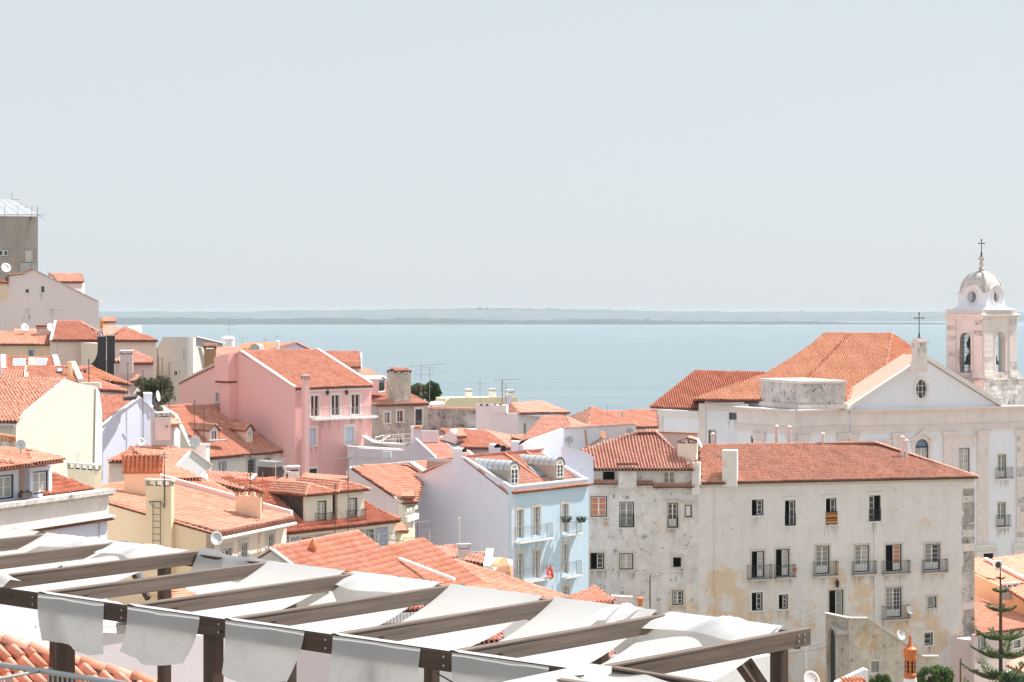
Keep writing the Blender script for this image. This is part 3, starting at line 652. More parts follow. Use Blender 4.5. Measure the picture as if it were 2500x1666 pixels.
roof(T, [Fc.pt(0, zs - .02, .26), Fc.pt(Fc.L, zs - .02, .26), Fc.pt(Fc.L, zs + .08, .01), Fc.pt(0, zs + .08, .01)], 'fresh', .2, .35, 0, 0, 1, 'tile_ledge', thick=.04)
for r in ((1255, 1282, 1338.5, 1317), (1369, 1272, 1409.5, 1302)): balcony(T, Fc, r, 'white', .55, .14, 'steel')
for r in ((1255, 1383, 1338.5, 1415), (1369, 1371, 1409.5, 1405)): balcony(T, Fc, r, 'white', .55, .14, 'steel')
k = MB(); n = 6; s0, z0, s1, z1 = Fc.rect((1319, 1384, 1336.5, 1411)); k.add([Fc.pt(s0 + (s1 - s0) * i / n, z1 + .04 if j == 0 else z0 + .06 * math.sin(i), .66 + .03 * math.sin(i * 2.1 + j)) for j in range(2) for i in range(n + 1)], [(i, i + 1, n + 2 + i, n + 1 + i) for i in range(n)])
t = NT('red_patterned_towel'); t.done(t.mix(t.ramp(t.noise(3.2, 3, .6), [(.5, 0), (.54, 1)]), (.62, .05, .03), (.80, .62, .58)), .9, .1)
solo('towel', 'red patterned towel hung over the lower balcony rail of the blue house', 'towel', k, t.m, Fc.pt(s0, z0, .66))
for u in (1369, 1406):
    p = Fc.px(u, 1271, .62); k = MB(); k.box(p, (.75, .28, .26), math.atan2(fd.y, fd.x)); tt = 'left' if u < 1390 else 'right'
    B = Thing('planter_box', 'dark planter box on the %s corner of the upper single balcony of the blue house' % ('near' if u < 1390 else 'far'), 'planter', p); B.part('box', k, M['darkclad'])
    V, Q, tn = leaves([tuple(p + V3(.3 * q, .1 * q, .2)) for q in (-1, 0, 1)], [.22] * 3, 120, .09, u); B.link('plant', fast_mesh('plant', V - np.array(p), Q, LM['dark'], tn))
# zinc barrel dormers
slope_n = (eb - ea).cross(ap - ea).normalized()
gd = (V3(l.x, l.y, 0) - V3(a.x, a.y, 0)).normalized()
def barrel_dormer(uL, uR, vt, vb, D0, back, label=None):
    off = -.75; Fo = Plane(Fc.pt(0, 0, off), Fc.pt(Fc.L, 0, off)); s0, s1 = Fo.s_at(uL), Fo.s_at(uR); pz = Fc.sz((uL + uR) / 2, vb)[1] + .05; zt = Fc.sz((uL + uR) / 2, vt)[1]
    r = (s1 - s0) / 2; zs = zt - r; n = 10; mid = (s0 + s1) / 2
    prof = [(s1, pz - .4), (s1, zs)] + [(mid + r * math.cos(math.pi * i / n), zs + r * math.sin(math.pi * i / n)) for i in range(1, n)] + [(s0, zs), (s0, pz - .4)]
    k = MB(); k.ext([Fc.pt(x, z, off) for x, z in prof], gd * back); d = T.part('dormer', k, M['zincside'])
    k = MB(); arc = [(mid + (r + .06) * math.cos(math.pi * i / n), zs + (r + .06) * math.sin(math.pi * i / n)) for i in range(n + 1)]
    for j in range(7):
        o0 = -.06 + (back + .05) * j / 7; o1 = -.06 + (back + .05) * (j + 1) / 7 - .03; Q_ = lambda x, z, o: Fc.pt(x, z, off) + gd * o
        k.add([Q_(x, z, o0) for x, z in arc] + [Q_(x, z, o1) for x, z in arc], [(i, i + 1, n + 2 + i, n + 1 + i) for i in range(n)])
        a2 = [(mid + (r + .10) * math.cos(math.pi * i / n), zs + (r + .10) * math.sin(math.pi * i / n)) for i in range(n + 1)]
        k.add([Q_(x, z, o0) for x, z in arc + a2[::-1]] + [Q_(x, z, o0 + .05) for x, z in arc + a2[::-1]], [(i, i + 1, 2 * n + 2 + i + 1, 2 * n + 2 + i) for i in range(2 * n + 1)] + [tuple(range(2 * n + 2)), tuple(range(4 * n + 3, 2 * n + 1, -1))])
    T.part('dormer_roof', k, M['zinc'], d)
    q = Plane(Fc.pt(s0, 0, off + .012), Fc.pt(s1, 0, off + .012)); L = q.L
    f = MB(); f.ring(q, .22, pz + .12, L - .22, zs + .12, .09, 0, .06); f.fbox(q, L / 2 - .05, pz + .2, L / 2 + .05, zs + .05, 0, .06)
    for i in (1, 2):
        z = pz + .2 + (zs - pz - .15) * i / 3; f.fbox(q, .3, z - .02, L - .3, z + .02, .0, .05)
    m = 8; f.add([q.pt(L / 2 + rr * math.cos(math.pi * i / m), zs + .12 + rr * .75 * math.sin(math.pi * i / m), o) for o in (.0, .06) for rr in (L / 2 - .22, L / 2 - .32) for i in range(m + 1)],
        [(i, i + 1, m + 2 + i, m + 1 + i) for i in range(m)] + [(2 * m + 2 + i, 2 * m + 3 + i, 3 * m + 4 + i, 3 * m + 3 + i) for i in range(m)])
    fr = T.part('dormer_window', f, M['sashw'], d); g = MB(); g.fbox(q, .3, pz + .2, L - .3, zs + .1, .005, .02); T.part('pane', g, M['gdark'], fr)
barrel_dormer(1242, 1268, 1130, 1190, 166, 4.6); barrel_dormer(1354, 1378, 1120, 1174, 173, 4.6)
def on_roof(u, v, A, B, C):                 # pixel ray meets the plane ABC
    n = (B - A).cross(C - A); d = Vector(((u - 1250) / F, 1, -(v - HV) / F)); o = V3(0, 0, CZ); return o + d * ((A - o).dot(n) / d.dot(n))
def skylight(T, quad, A, B, C, mat='skyl', frame='iron', parent=None, h=.09, name='skylight', bars=1):
    p = [on_roof(u, v, A, B, C) for u, v in quad]; n = (B - A).cross(C - A).normalized(); n = n if n.z > 0 else -n
    k = MB(); k.ext([q + n * .06 for q in p], n * h); f = T.part(name, k, M[frame], parent); c = sum(p, Vector()) / 4
    for i in range(bars):
        a_, b_, c_, d_ = [c.lerp(q, .88) for q in p]
        x0, x1 = i / bars + .02, (i + 1) / bars - .02
        g = MB(); g.ext([q + n * (h + .062) for q in (a_.lerp(b_, x0), a_.lerp(b_, x1), d_.lerp(c_, x1), d_.lerp(c_, x0))], n * .02); T.part('pane', g, M[mat], f)
skylight(T, ((1314, 1170), (1352, 1163), (1320, 1140), (1284, 1142)), ea, eb, ap, bars=2, parent=r0)
for q0, q1 in (((1234, 1113), (1316, 1172)), ((1283, 1106), (1358, 1162))):   # raised firebreak kerbs on the roof
    p, q = on_roof(*q0, ea, eb, ap), on_roof(*q1, ea, eb, ap); coping(T, [p, q], .22, .26, 'red_kerb' if 'red_kerb' in M else 'terra', r0, 'roof_kerb')
k = MB(); z = a.z + .1
for u in (1253, 1288, 1317, 1346, 1377, 1393, 1425):
    s = Fc.s_at(u); k.tube(Fc.pt(s, z, -.2), Fc.pt(s, z + .9, -.2), .018, 5)
k.tube(Fc.pt(.1, z + .8, -.2), Fc.pt(Fc.L - .4, z + .8, -.2), .008, 4); T.part('roof_rail', k, M['steel'])
chimney(T, 1127, 1105, 1138, 1094, 1135, 170.2, 53, 'bluewhite', 'barrel', capmat='white')
k = MB(); q = cfoot(1105, 1042, 1112, 173.5, 53); z1 = CZ - (1130 - HV) / F * 173.5; k.ext([(p.x, p.y, z1 - 3) for p in q], (0, 0, 3)); d = T.part('dormer', k, M['zincside']); k = MB()
for i in range(6):
    a_ = [q[1].lerp(q[0], i / 6), q[1].lerp(q[0], (i + 1) / 6 - .02), q[2].lerp(q[3], (i + 1) / 6 - .02), q[2].lerp(q[3], i / 6)]; k.ext([(p.x, p.y, z1) for p in a_], (0, 0, .22 + .03 * (i % 2)))
T.part('dormer_roof', k, M['zinc'], d)
k = MB(); p = P(1122, 1266, 166.5); k.tube(p, p - V3(0, 0, 4), .07, 8); k.box(p, (.2, .2, .16)); solo('flue_pipe', 'thin white flue pipe rising in front of the lilac gable of the blue house', 'flue pipe', k, M['plastic'], p - V3(0, 0, 4))

# ---------------------------------------------------------------- long weathered grey block
T = Thing('apartment_building', 'long weathered grey apartment block with peeling plaster and rows of small iron balconies', 'building', (18, 183, gz(183)))
a = P(1435, 1145, 178.5); b = P(1706, 1186, 179.5); c = P(2378, 1164, 190.5); b0 = V3(b.x, b.y, a.z); cz = c.z; bz = P(1706, 1180, 179.5).z
G1 = Plane(a, b); G2 = Plane(b, c); bk = V3(-.25, 1, 0) * 15
hs = [win(T, G1, (1442, 1212, 1482, 1262), 'tt', 3, sur='stoneg'), win(T, G1, (1512, 1225, 1548, 1288), 'gg', 3, sur='stonew', sw=.14), win(T, G1, (1630, 1228, 1655, 1289), 'dd', 3, sur='stoneg', low=.34, head=True),
      win(T, G1, (1672, 1233, 1689, 1263), 'w', 1, sur='stoneg', sw=.12, head=True), win(T, G1, (1441, 1350, 1475, 1390), 'od', 3, sur='stoneg'), win(T, G1, (1512, 1351, 1546, 1391), 'pp', 2, sur='stoneg'),
      win(T, G1, (1643, 1361, 1663, 1385), 'o', 1, sur='stoneg', sw=.25), win(T, G1, (1641, 1442, 1668, 1477), 'gd', 3, sur='stoneg', sw=.2), win(T, G1, (1472, 1151, 1502, 1173), 'o', 1, None, sur='stoneg', sw=.1),
      win(T, G1, (1621, 1152, 1647, 1180), 'gg', 2, None, sash='stonew', sur=None), win(T, G1, (1446, 1452, 1470, 1480), 'od', 2, sur='stoneg')]
wall(T, G1, [a, V3(b.x, b.y, a.z)], hs, M['greyw'])
W = []
def gw(r, panes, rows=3, **k): W.append(win(T, G2, r, panes, rows, **k))
gw((1835, 1220, 1864, 1259), 'od', 3, sur='stonew'); gw((1916, 1222, 1942, 1284), 'od', 3, sur='stonew', head=True); gw((2016, 1217, 2042, 1280), 'od', 3, sur='stonew', head=True); gw((2121, 1210, 2150, 1273), 'do', 4, sur='stonew', head=True)
gw((1835, 1346, 1866, 1411), 'op', 4, sill=False, low=.28); gw((1894, 1341, 1927, 1408), 'op', 4, sill=False, low=.28); gw((1992, 1333, 2025, 1402), 'gg', 4, sill=False, low=.28)
gw((2087, 1332, 2122, 1397), 'gp', 4, sill=False, low=.28); gw((2162, 1330, 2201, 1395), 'ot', 4, sill=False, low=.28); gw((2258, 1328, 2295, 1392), 'gd', 4, sill=False, low=.28)
gw((1835, 1447, 1862, 1491), 'od', 3, sur='stonew'); gw((1901, 1452, 1924, 1487), 'or', 3, sur='stonew'); gw((2024, 1441, 2059, 1506), 'og', 2, sill=False); gw((2163, 1435, 2201, 1508), 'gd', 5, sill=False, low=.25, grid=2)
gw((2264, 1457, 2286, 1484), 'g', 1); gw((2256, 1545, 2277, 1575), 'd', 2, sur='stonew'); gw((1839, 1608, 1861, 1648), 'w', 1, sash='sashw', outer=None, sur='stonew', sw=.25)
wall(T, G2, [V3(b.x, b.y, bz), c], W, M['greyw2'])
for r in ((1822, 1379, 1882, 1413), (1888, 1379, 1939, 1409), (1983, 1371, 2042, 1405), (2078, 1370, 2136, 1401), (2151, 1369, 2218, 1399), (2249, 1366, 2310, 1396), (2151, 1478, 2218, 1511)): balcony(T, G2, r, 'stoneg', .5, .12)
for s0, s1, z in ((2016, 2043, 1250), (1916, 1942, 1256), (2121, 2150, 1244)):
    x0, x1 = G2.s_at(s0), G2.s_at(s1); zb = G2.sz(s0, 1283 if s0 < 2100 else 1272)[1]; zz = G2.sz(s0, z)[1]; rail(T, G2, x0, x1, zb, zz, .06, None)
x0, x1 = G1.s_at(1630), G1.s_at(1655); rail(T, G1, x0, x1, G1.sz(1640, 1288)[1], G1.sz(1640, 1262)[1], .06, None); x0, x1 = G1.s_at(1512), G1.s_at(1548); rail(T, G1, x0, x1, G1.sz(1530, 1288)[1], G1.sz(1530, 1257)[1], .08, None)
c2 = c + bk; a2 = a + bk; core(T, [a + V3(.5, 1.2, 0), V3(b.x, b.y + 1.2, 0), V3(c.x - .8, c.y + 1.2, 0), c2, a2], min(a.z, bz, cz) - .4, M['greyw2'])
wall(T, Plane(c, c2), [c, c2], (), M['greyw2'])
# roof over the right part
rl = P(1706, 1090, 188); rr = P(2135, 1085, 193.5); rr.z = rl.z; e1 = P(1712, 1178, 179.3); e2 = P(2384, 1163.5, 190.3)
rbk = roof(T, [e1, e2, rr, rl], 'old', .27, .42, .28, 300, 0, slabmat='soot')
e3 = V3(e2.x - 4, e2.y + 14, e2.z); roof(T, [e2, e3, rr], 'old', .26, .42, .25, lod=1); roof(T, [e3, V3(e1.x, e1.y + 17, e1.z), rl, rr], 'old', tiles=False)
caps(T, rl, rr, 'old', .14, .42, True, rbk); caps(T, e2, rr, 'old', .13, .42, True, rbk)
mb = MB(); mb.fbox(G2, .1, G2.st(c)[1] - .42, G2.L, G2.st(c)[1] - .1, 0, .12); 
mb = MB(); mb.hexa([G2.pt(.0, bz - .42, .0), G2.pt(G2.L, cz - .42, 0), G2.pt(G2.L, cz - .42, .13), G2.pt(0, bz - .42, .13), G2.pt(0, bz - .06, 0), G2.pt(G2.L, cz - .06, 0), G2.pt(G2.L, cz - .06, .2), G2.pt(0, bz - .06, .2)]); T.part('eaves_moulding', mb, M['stoneg'])
# roof over the left part
g1 = P(1449, 1144, 178); g2 = P(1692, 1144, 178.6); k1 = P(1558, 1055.5, 183.4); k2 = P(1602, 1056, 183.6); kl = P(1420, 1102, 182); k2.z = k1.z
r1 = roof(T, [g1, g2, k2, k1, kl], 'pale', .30, .44, .25, 300, 0, slabmat='soot')
roof(T, [g2, g2 + V3(0, 9, 0), k2], 'pale', tiles=False); roof(T, [g2 + V3(0, 10, 0), g1 + V3(0, 10, 0), k1, k2], 'pale', tiles=False)
caps(T, kl, k1, 'pale', .14, .42, True, r1); caps(T, k1, k2, 'pale', .14, .42, True, r1); caps(T, g2, k2, 'pale', .14, .42, True, r1)
k = MB(); s0, z0, s1, z1 = G1.rect((1508, 1134, 1552, 1190)); k.fbox(G1, s0, z0, s1, z1, .01, .5); p = T.part('pier', k, M['greyw']); k = MB(); k.fbox(G1, s0 - .06, z1, s1 + .06, z1 + .14, -.05, .56); T.part('cap', k, M['under'], p)
for (u0, u1, v) in ((1593, 1708, 1186), (1553, 1594, 1180), (1437, 1507, 1178)):
    x0, x1 = G1.s_at(u0), G1.s_at(u1); z = G1.sz((u0 + u1) / 2, v)[1]; roof(T, [G1.pt(x0, z - .1, .5), G1.pt(x1, z - .1, .5), G1.pt(x1, z + .12, .01), G1.pt(x0, z + .12, .01)], 'old', .22, .3, 0, 0, 1, 'tile_ledge', thick=.07, slabmat='soot')
chimney(T, 1700, 1654, 1704, 1072, 1140, 179.8, 80, 'palepeach', 'tiles', tk='old'); chimney(T, 1708, 1689, 1711, 1124, 1187, 178.9, 80, 'greyw2', 'pots'); chimney(T, 1799, 1763, 1802, 1101, 1168, 179.8, 80, 'greyw2', None)
skylight(T, ((1748, 1128), (1768, 1128), (1766, 1108), (1748, 1108)), e1, e2, rl, 'gdark', 'stonew', rbk, .25)
# dressed corner stones
q0 = G2.s_at(2351); q1 = G2.L + .02; zc = cz - .5; i = 0
while zc > gz(186) - 1:
    h = rnd.uniform(.55, .8); k = MB(); k.fbox(G2, q0 + rnd.uniform(-.12, .12) * (1 if i % 2 else -1), zc - h + .025, q1, zc, .0, .05 + rnd.uniform(0, .03)); T.part('quoin_stone', k, M[rnd.choice(('quoin', 'quoin', 'stone2', 'stone'))]); zc -= h; i += 1
for v in (1277, 1397):
    k = MB(); z = G2.sz(2365, v)[1]; k.fbox(G2, q0 - .1, z - .12, q1 + .08, z, .07, .2); T.part('string_course', k, M['stone2'])
for u, v0, v1 in ((1744, 1182, 1700), (2134, 1280, 1530)):
    k = MB(); p = G2.px(u, v0, .07); q = G2.px(u, v1, .07); k.tube(p, V3(p.x, p.y, max(q.z, gz(184))), .055, 7); T.part('downpipe', k, M['greyw2'])
p = G2.px(2042, 1425, .2); k = MB(); k.lathe((p.x, p.y, p.z - .35), [(.04, 0), (.14, .12), (.2, .5), (.1, .62), (.03, .8)], 6); k.tube(p + V3(0, 0, .4), p + V3(0, .2, .45), .03); T.part('wall_lantern', k, M['iron'])
x0, z0, x1, z1 = G2.rect((2015, 1249, 2043.5, 1281)); k = MB(); n = 8
k.add([G2.pt(x0 + (x1 - x0) * i / n, z1 - (z1 - z0) * j / 3 - (.03 * math.sin(i * 1.3) if j == 3 else 0), .10 + .018 * math.sin(i * 1.9) * j / 3) for j in range(4) for i in range(n + 1)], [(j * (n + 1) + i, j * (n + 1) + i + 1, (j + 1) * (n + 1) + i + 1, (j + 1) * (n + 1) + i) for j in range(3) for i in range(n)])
t = NT('striped_blanket'); sp = t.n('SeparateXYZ'); t.l(t.tc.outputs['Object'], sp.inputs[0]); m1 = t.n('Math', operation='MULTIPLY', _1=1.7); t.l(sp.outputs[2], m1.inputs[0]); fr = t.n('Math', operation='FRACT'); t.l(m1.outputs[0], fr.inputs[0])
t.done(t.ramp(fr.outputs[0], [(0, (.03, .02, .02)), (.25, (.42, .16, .05)), (.45, (.60, .36, .15)), (.6, (.10, .04, .03)), (.8, (.5, .22, .08)), (.95, (.05, .03, .03))]), .95, .1)
solo('blanket', 'brown and orange striped blanket hung out of a window of the grey block', 'blanket', k, t.m, G2.pt(x0, z0, .1))
p = G2.px(1933, 1388, .55); k = MB(); k.lathe((p.x, p.y, p.z - .25), [(.16, 0), (.2, .3), (.22, .32)], 10); solo('flower_pot', 'orange pot hung on the iron balcony rail of the grey block', 'flower pot', k, M['potorange'], p)
dish(2221, 1490, 185.5, .45, -60, 'white satellite dish beside the lowest iron balcony of the grey block'); dish(2199, 1552, 184.5, .5, -60, 'white satellite dish above the stair wall of the grey block'); dish(1796, 1609, 178.5, .42, -120, 'small dish beside the roller shutter window, above the washing line')
dish(1706, 1083, 179.3, .5, -20, 'white satellite dish on the right side of the tiled-lid chimney of the grey block')
# outside stair with arched passage
S = Thing('staircase', 'mottled outside stair wall with an arched passage built against the grey block', 'staircase', (31, 175, gz(175)))
sa = P(2016, 1499, 178.5); sb = P(2073, 1511, 172.5); sf = P(2291, 1604, 173.4)
W1 = Plane(sa, sb); W2 = Plane(sb, sf); sc, sd, se = W2.px(2117, 1511), W2.px(2207, 1571), W2.px(2252, 1604); s0, s1 = W1.s_at(2019), W1.s_at(2041)
n = 8; zt = W1.sz(2030, 1560)[1]; ar = [(s0 + .15, gz(176))] + [((s0 + s1) / 2 - math.cos(math.pi * i / n) * (s1 - s0 - .3) / 2, zt + math.sin(math.pi * i / n) * 1.0) for i in range(n + 1)] + [(s1 - .15, gz(176))]
outer = [(0, gz(176) - 1)] + [(W1.L, gz(176) - 1)] + [W1.st(sb)] + [W1.st(sa)]; k = MB(); lp = [outer[0]] + ar + outer[1:]; lp = [(0, gz(176) - 1), (ar[0][0], gz(176) - 1)] + ar[1:-1] + [(ar[-1][0], gz(176) - 1), (W1.L, gz(176) - 1), W1.st(sb), W1.st(sa)]
k.ext([W1.pt(x, z) for x, z in lp], W1.n * -.3); S.part('wall', k, M['stairs'])
zb_ = gz(176) - 1; k = MB(); k.fbox(W1, s0 - .1, zb_, s1 + .1, zt + 1.2, -3.3, -3.1); k.fbox(W1, s0 - .1, zb_, s0 + .1, zt + 1.2, -3.099, -.62); k.fbox(W1, s1 - .1, zb_, s1 + .1, zt + 1.2, -3.099, -.62); k.fbox(W1, s0 + .101, zt + 1.05, s1 - .101, zt + 1.2, -3.099, -.62); S.part('passage_back', k, M['darkwall']); k = MB(); k.fbox(W1, s0 + .05, zb_, s1 - .05, zt + 1.03, -.42, -.31); S.part('doorway', k, M['bottle'])  # dark panel fills the arch in place of the passage's own shade
hh = [win(S, W2, (2125, 1613, 2150, 1644), 'gg', 1, 'stonew', sash='sashg', sur='greyw', sw=.08)]
wall(S, W2, [sb, sc, sd, se, sf], hh, M['stairs'], thick=.4)
coping(S, [sa, sb, sc, sd, se, sf], .5, .12, 'stoneg'); k = MB()
for i in range(16):
    p = sc.lerp(se, (i + .5) / 16); k.box((p.x, p.y + 1.5, p.z - 1.3), (.5, 2.4, .9))
k.box((sb.x + .6, sb.y + 2.2, sb.z - 1.2), (3.2, 4, .4)); S.part('steps', k, M['conc'])
# ---------------------------------------------------------------- church with bell tower
def arch_pts(x0, x1, z0, zs, n=10): return [(x1, z0)] + [((x0 + x1) / 2 + (x1 - x0) / 2 * math.cos(math.pi * i / n), zs + (x1 - x0) / 2 * math.sin(math.pi * i / n)) for i in range(n + 1)] + [(x0, z0)]
def wallpoly(T, pl, outer, holes, mat, th=.4, name='wall', parent=None):
    mb = MB(); lps = [list(outer)] + [list(h) for h in holes]; flat = [q for lp in lps for q in lp]
    tr = tessellate_polygon([[Vector((x, z, 0)) for x, z in lp] for lp in lps])
    mb.add([pl.pt(x, z) for x, z in flat], tr); mb.add([pl.pt(x, z, -th) for x, z in flat], [t[::-1] for t in tr])
    for lp in lps:
        n = len(lp); mb.add([pl.pt(x, z) for x, z in lp] + [pl.pt(x, z, -th) for x, z in lp], [(i, (i + 1) % n, n + (i + 1) % n, n + i) for i in range(n)])
    return T.part(name, mb, mat, parent)
def blocks(T, pl, s0, s1, z0, z1, h, L, out=.03, parent=None, mats=('stone', 'stone', 'stone2'), depth=.0, gap=.025, skipf=None):
    """coursed ashlar: every stone is its own piece"""
    n = max(1, round((z1 - z0) / h)); h = (z1 - z0) / n
    for j in range(n):
        m = max(1, round((s1 - s0) / L)); off = (j % 2) * .5 / m if m > 1 else 0; cuts = sorted({0, 1} | {min(1, max(0, (i + (.5 if j % 2 else 0)) / m)) for i in range(m + 1)})
        for a, b in zip(cuts, cuts[1:]):
            x0, x1 = s0 + (s1 - s0) * a, s0 + (s1 - s0) * b
            if skipf and skipf((x0 + x1) / 2, z0 + (j + .5) * h): continue
            k = MB(); k.fbox(pl, x0 + gap / 2, z0 + j * h + gap / 2, x1 - gap / 2, z0 + (j + 1) * h - gap / 2, .0, out + rnd.uniform(-.008, .012)); T.part('stone_block', k, M[rnd.choice(mats)], parent, fix=False)
CH = Thing('church', 'white church with oval gable window, bell tower and orange roof behind the grey block', 'church', (44, 235, gz(235)))
T = CH
c0 = P(2069, 1000, 229.5); c1 = P(2540, 988, 240); C = Plane(c0, c1); zc = c0.z
zC = lambda v, u=2250: C.sz(u, v)[1]; sC = C.s_at
hC = [win(T, C, (2341, 1094, 2367, 1160), 'pp', 5, sur='stone', sw=.3, grid=2), win(T, C, (2436, 1110, 2456, 1168), 'gg', 3, sur='stonew', low=.3), win(T, C, (2435, 1227, 2455, 1286), 'gg', 3, sur='stonew', low=.3)]
s0, s1 = sC(2234), sC(2267); zb, zs = zC(1170), zC(1092); hC.append(arch_pts(s0, s1, zb, zs))
f = MB(); r = (s1 - s0) / 2; mid = (s0 + s1) / 2
for i in range(10):
    a0, a1 = math.pi * i / 10, math.pi * (i + 1) / 10; q = [(mid + rr * math.cos(a), zs + rr * math.sin(a)) for a, rr in ((a0, r), (a1, r), (a1, r - .09), (a0, r - .09))]; f.ext([C.pt(x, z, -.12) for x, z in q], C.n * -.08)
f.fbox(C, s0, zb, s0 + .09, zs, -.2, -.12); f.fbox(C, s1 - .09, zb, s1, zs, -.2, -.12); f.fbox(C, s0, zs - .06, s1, zs + .06, -.2, -.1); w = T.part('window', f, M['bottle'])
f = MB(); f.fbox(C, mid - .05, zb, mid + .05, zs - .06, -.2, -.13)
for i in range(1, 5): f.fbox(C, s0 + .09, zs - i * .75 - .02, s1 - .09, zs - i * .75 + .02, -.2, -.14)
for x in (.27, .73): f.fbox(C, s0 + (s1 - s0) * x - .02, zb, s0 + (s1 - s0) * x + .02, zs, -.2, -.14)
T.part('sash', f, M['sashw'], w); f = MB(); f.fbox(C, s0, zb, s1, zs, -.24, -.22); T.part('pane', f, M['gpale'], w); f = MB(); f.ext([C.pt(x, z, -.22) for x, z in arch_pts(s0, s1, zs, zs)[1:-1]], C.n * -.02); T.part('pane', f, M['gslate'], w)
f = MB(); s0 -= .08; s1 += .08
for i in range(12):
    a0, a1 = math.pi * i / 12, math.pi * (i + 1) / 12; q = [(mid + rr * math.cos(a), zs + rr * math.sin(a)) for a, rr in ((a0, r), (a1, r), (a1, r + .3), (a0, r + .3))]; f.ext([C.pt(x, z, -.02) for x, z in q], C.n * .1)
f.fbox(C, s0 - .25, zb, s0 + .06, zs, -.02, .08); f.fbox(C, s1 - .06, zb, s1 + .25, zs, -.02, .08); zt = zC(1068); za = zC(1049)
f.fbox(C, s0 - .45, zs - .1, s0 + .0, zt - .1, 0, .12); f.fbox(C, s1, zs - .1, s1 + .45, zt - .1, 0, .12)
for sg in (-1, 1):
    q = [(mid + sg * (r + 1.0), zt), (mid + sg * (r + .3), zt), (mid, za), (mid, za - .4), (mid + sg * (r + .2), zt - .3), (mid + sg * (r + 1.0), zt - .28)]; f.ext([C.pt(x, z, .0) for x, z in q], C.n * .38)
T.part('surround', f, M['stone'], w)
gable = [C.px(2069, 1000), C.px(2110, 997), C.px(2257, 880), C.px(2434, 990), c1]
gr = C.px(2434, 990); apx = C.px(2257, 880)
so_, zo = C.sz(2249, 950); ov = [(so_ + .78 * math.cos(6.2832 * i / 20), zo + 1.1 * math.sin(6.2832 * i / 20)) for i in range(20)]
wallpoly(T, C, [(0, gz(235) - 1), (C.L, gz(235) - 1), (C.L, zc)] + [C.st(gr), C.st(apx), (0, zc)], [h if hasattr(h[0], '__len__') else [(h[0], h[1]), (h[2], h[1]), (h[2], h[3]), (h[0], h[3])] for h in hC] + [ov], M['churchw'], .5)
f = MB(); n = 20
for i in range(n):
    q = [(so_ + rx * math.cos(6.2832 * (i + d) / n), zo + rz * math.sin(6.2832 * (i + d) / n)) for rx, rz, d in ((.78, 1.1, 0), (.78, 1.1, 1), (1.12, 1.46, 1), (1.12, 1.46, 0))]; f.ext([C.pt(x, z, -.03) for x, z in q], C.n * .14)
w = T.part('oval_window', f, M['stonew']); f = MB()
for x in (-.27, .27): f.fbox(C, so_ + x - .03, zo - 1.03, so_ + x + .03, zo + 1.03, -.25, -.17)
for z in (-.36, .36): f.fbox(C, so_ - .74, zo + z - .03, so_ + .74, zo + z + .03, -.25, -.16)
T.part('sash', f, M['sashw'], w); f = MB(); f.ext([C.pt(x, z, -.24) for x, z in ov], C.n * -.03); T.part('pane', f, M['gdark'], w)
def mould(pl, s0, s1, bands, parent=None, name='cornice', mat='stone'):
    f = MB()
    for z0, z1, o in bands: f.fbox(pl, s0, z0, s1, z1, .0, o)
    return T.part(name, f, M[mat], parent)
H = lambda v, p, u: p.sz(u, v)[1]
def entab(pl, s0, s1, z):                   # z = top of the cornice
    mould(pl, s0 - .1, s1 + .1, [(z - .18, z, .62), (z - .36, z - .19, .42), (z - .55, z - .37, .24)]); mould(pl, s0, s1, [(z - 2.0, z - .56, .10)], name='frieze'); mould(pl, s0, s1, [(z - 2.16, z - 2.01, .26), (z - 2.5, z - 2.17, .14), (z - 2.85, z - 2.51, .10)], name='architrave')
entab(C, .3, C.L, zc)
def pilaster(pl, u0, u1, zt, cap=True, rows=True, zb=None, out=.22, mats=('stone',)):
    s0, s1 = pl.s_at(u0), pl.s_at(u1); zb = zt - 16 if zb is None else zb; f = MB(); f.fbox(pl, s0, zb, s1, zt - .75, 0, out); p = T.part('pilaster', f, M['stone'])
    f = MB(); f.fbox(pl, s0 - .22, zt - .22, s1 + .22, zt, 0, out + .24); f.fbox(pl, s0 - .12, zt - .5, s1 + .12, zt - .221, 0, out + .14); f.fbox(pl, s0 - .05, zt - .749, s1 + .05, zt - .501, 0, out + .06); T.part('capital', f, M['stone'], p)
    if rows:
        q = Plane(pl.pt(s0, 0, out), pl.pt(s1, 0, out)); blocks(T, q, 0.01, q.L - .01, zb + 1, zt - .8, .62, 1.0, .025, p, mats)
    return p
zp = zc - 2.86
for u0, u1 in ((2072, 2092), (2178, 2207), (2302, 2330), (2385, 2411), (2480, 2512)): pilaster(C, u0, u1, zp, mats=('stone', 'stone', 'stone2') if u0 > 2470 else ('stone',), zb=zC(1345) if u0 > 2300 else None)
for u0, u1, v in ((2326, 2383, 1064), (2116, 2176, 1072)):
    a_, b_ = sC(u0), sC(u1); z = zC(v); mould(C, a_, b_, [(z - .12, z, .35), (z - .28, z - .121, .2)]); mould(C, a_ + .25, b_ - .25, [(z - 1.6, z - .281, .07)], name='panel')
for r_ in ((2429, 1142, 2470, 1168), (2430, 1258, 2464, 1286)): balcony(T, C, r_, 'stonew', .5, .12)
for a_, b_ in ((2378, 2430), (2470, 2540)):
    z = zC(1338); mould(C, sC(a_), sC(b_), [(z - .3, z, .5), (z - .75, z - .31, .35), (z - 1.0, z - .76, .6), (z - 4, z - 1.01, .45)], name='pedestal', mat='stonew')
f = MB(); f.fbox(C, sC(2396), zC(1376), sC(2419), zC(1357), .4, .47); T.part('vent_opening', f, M['dark'])
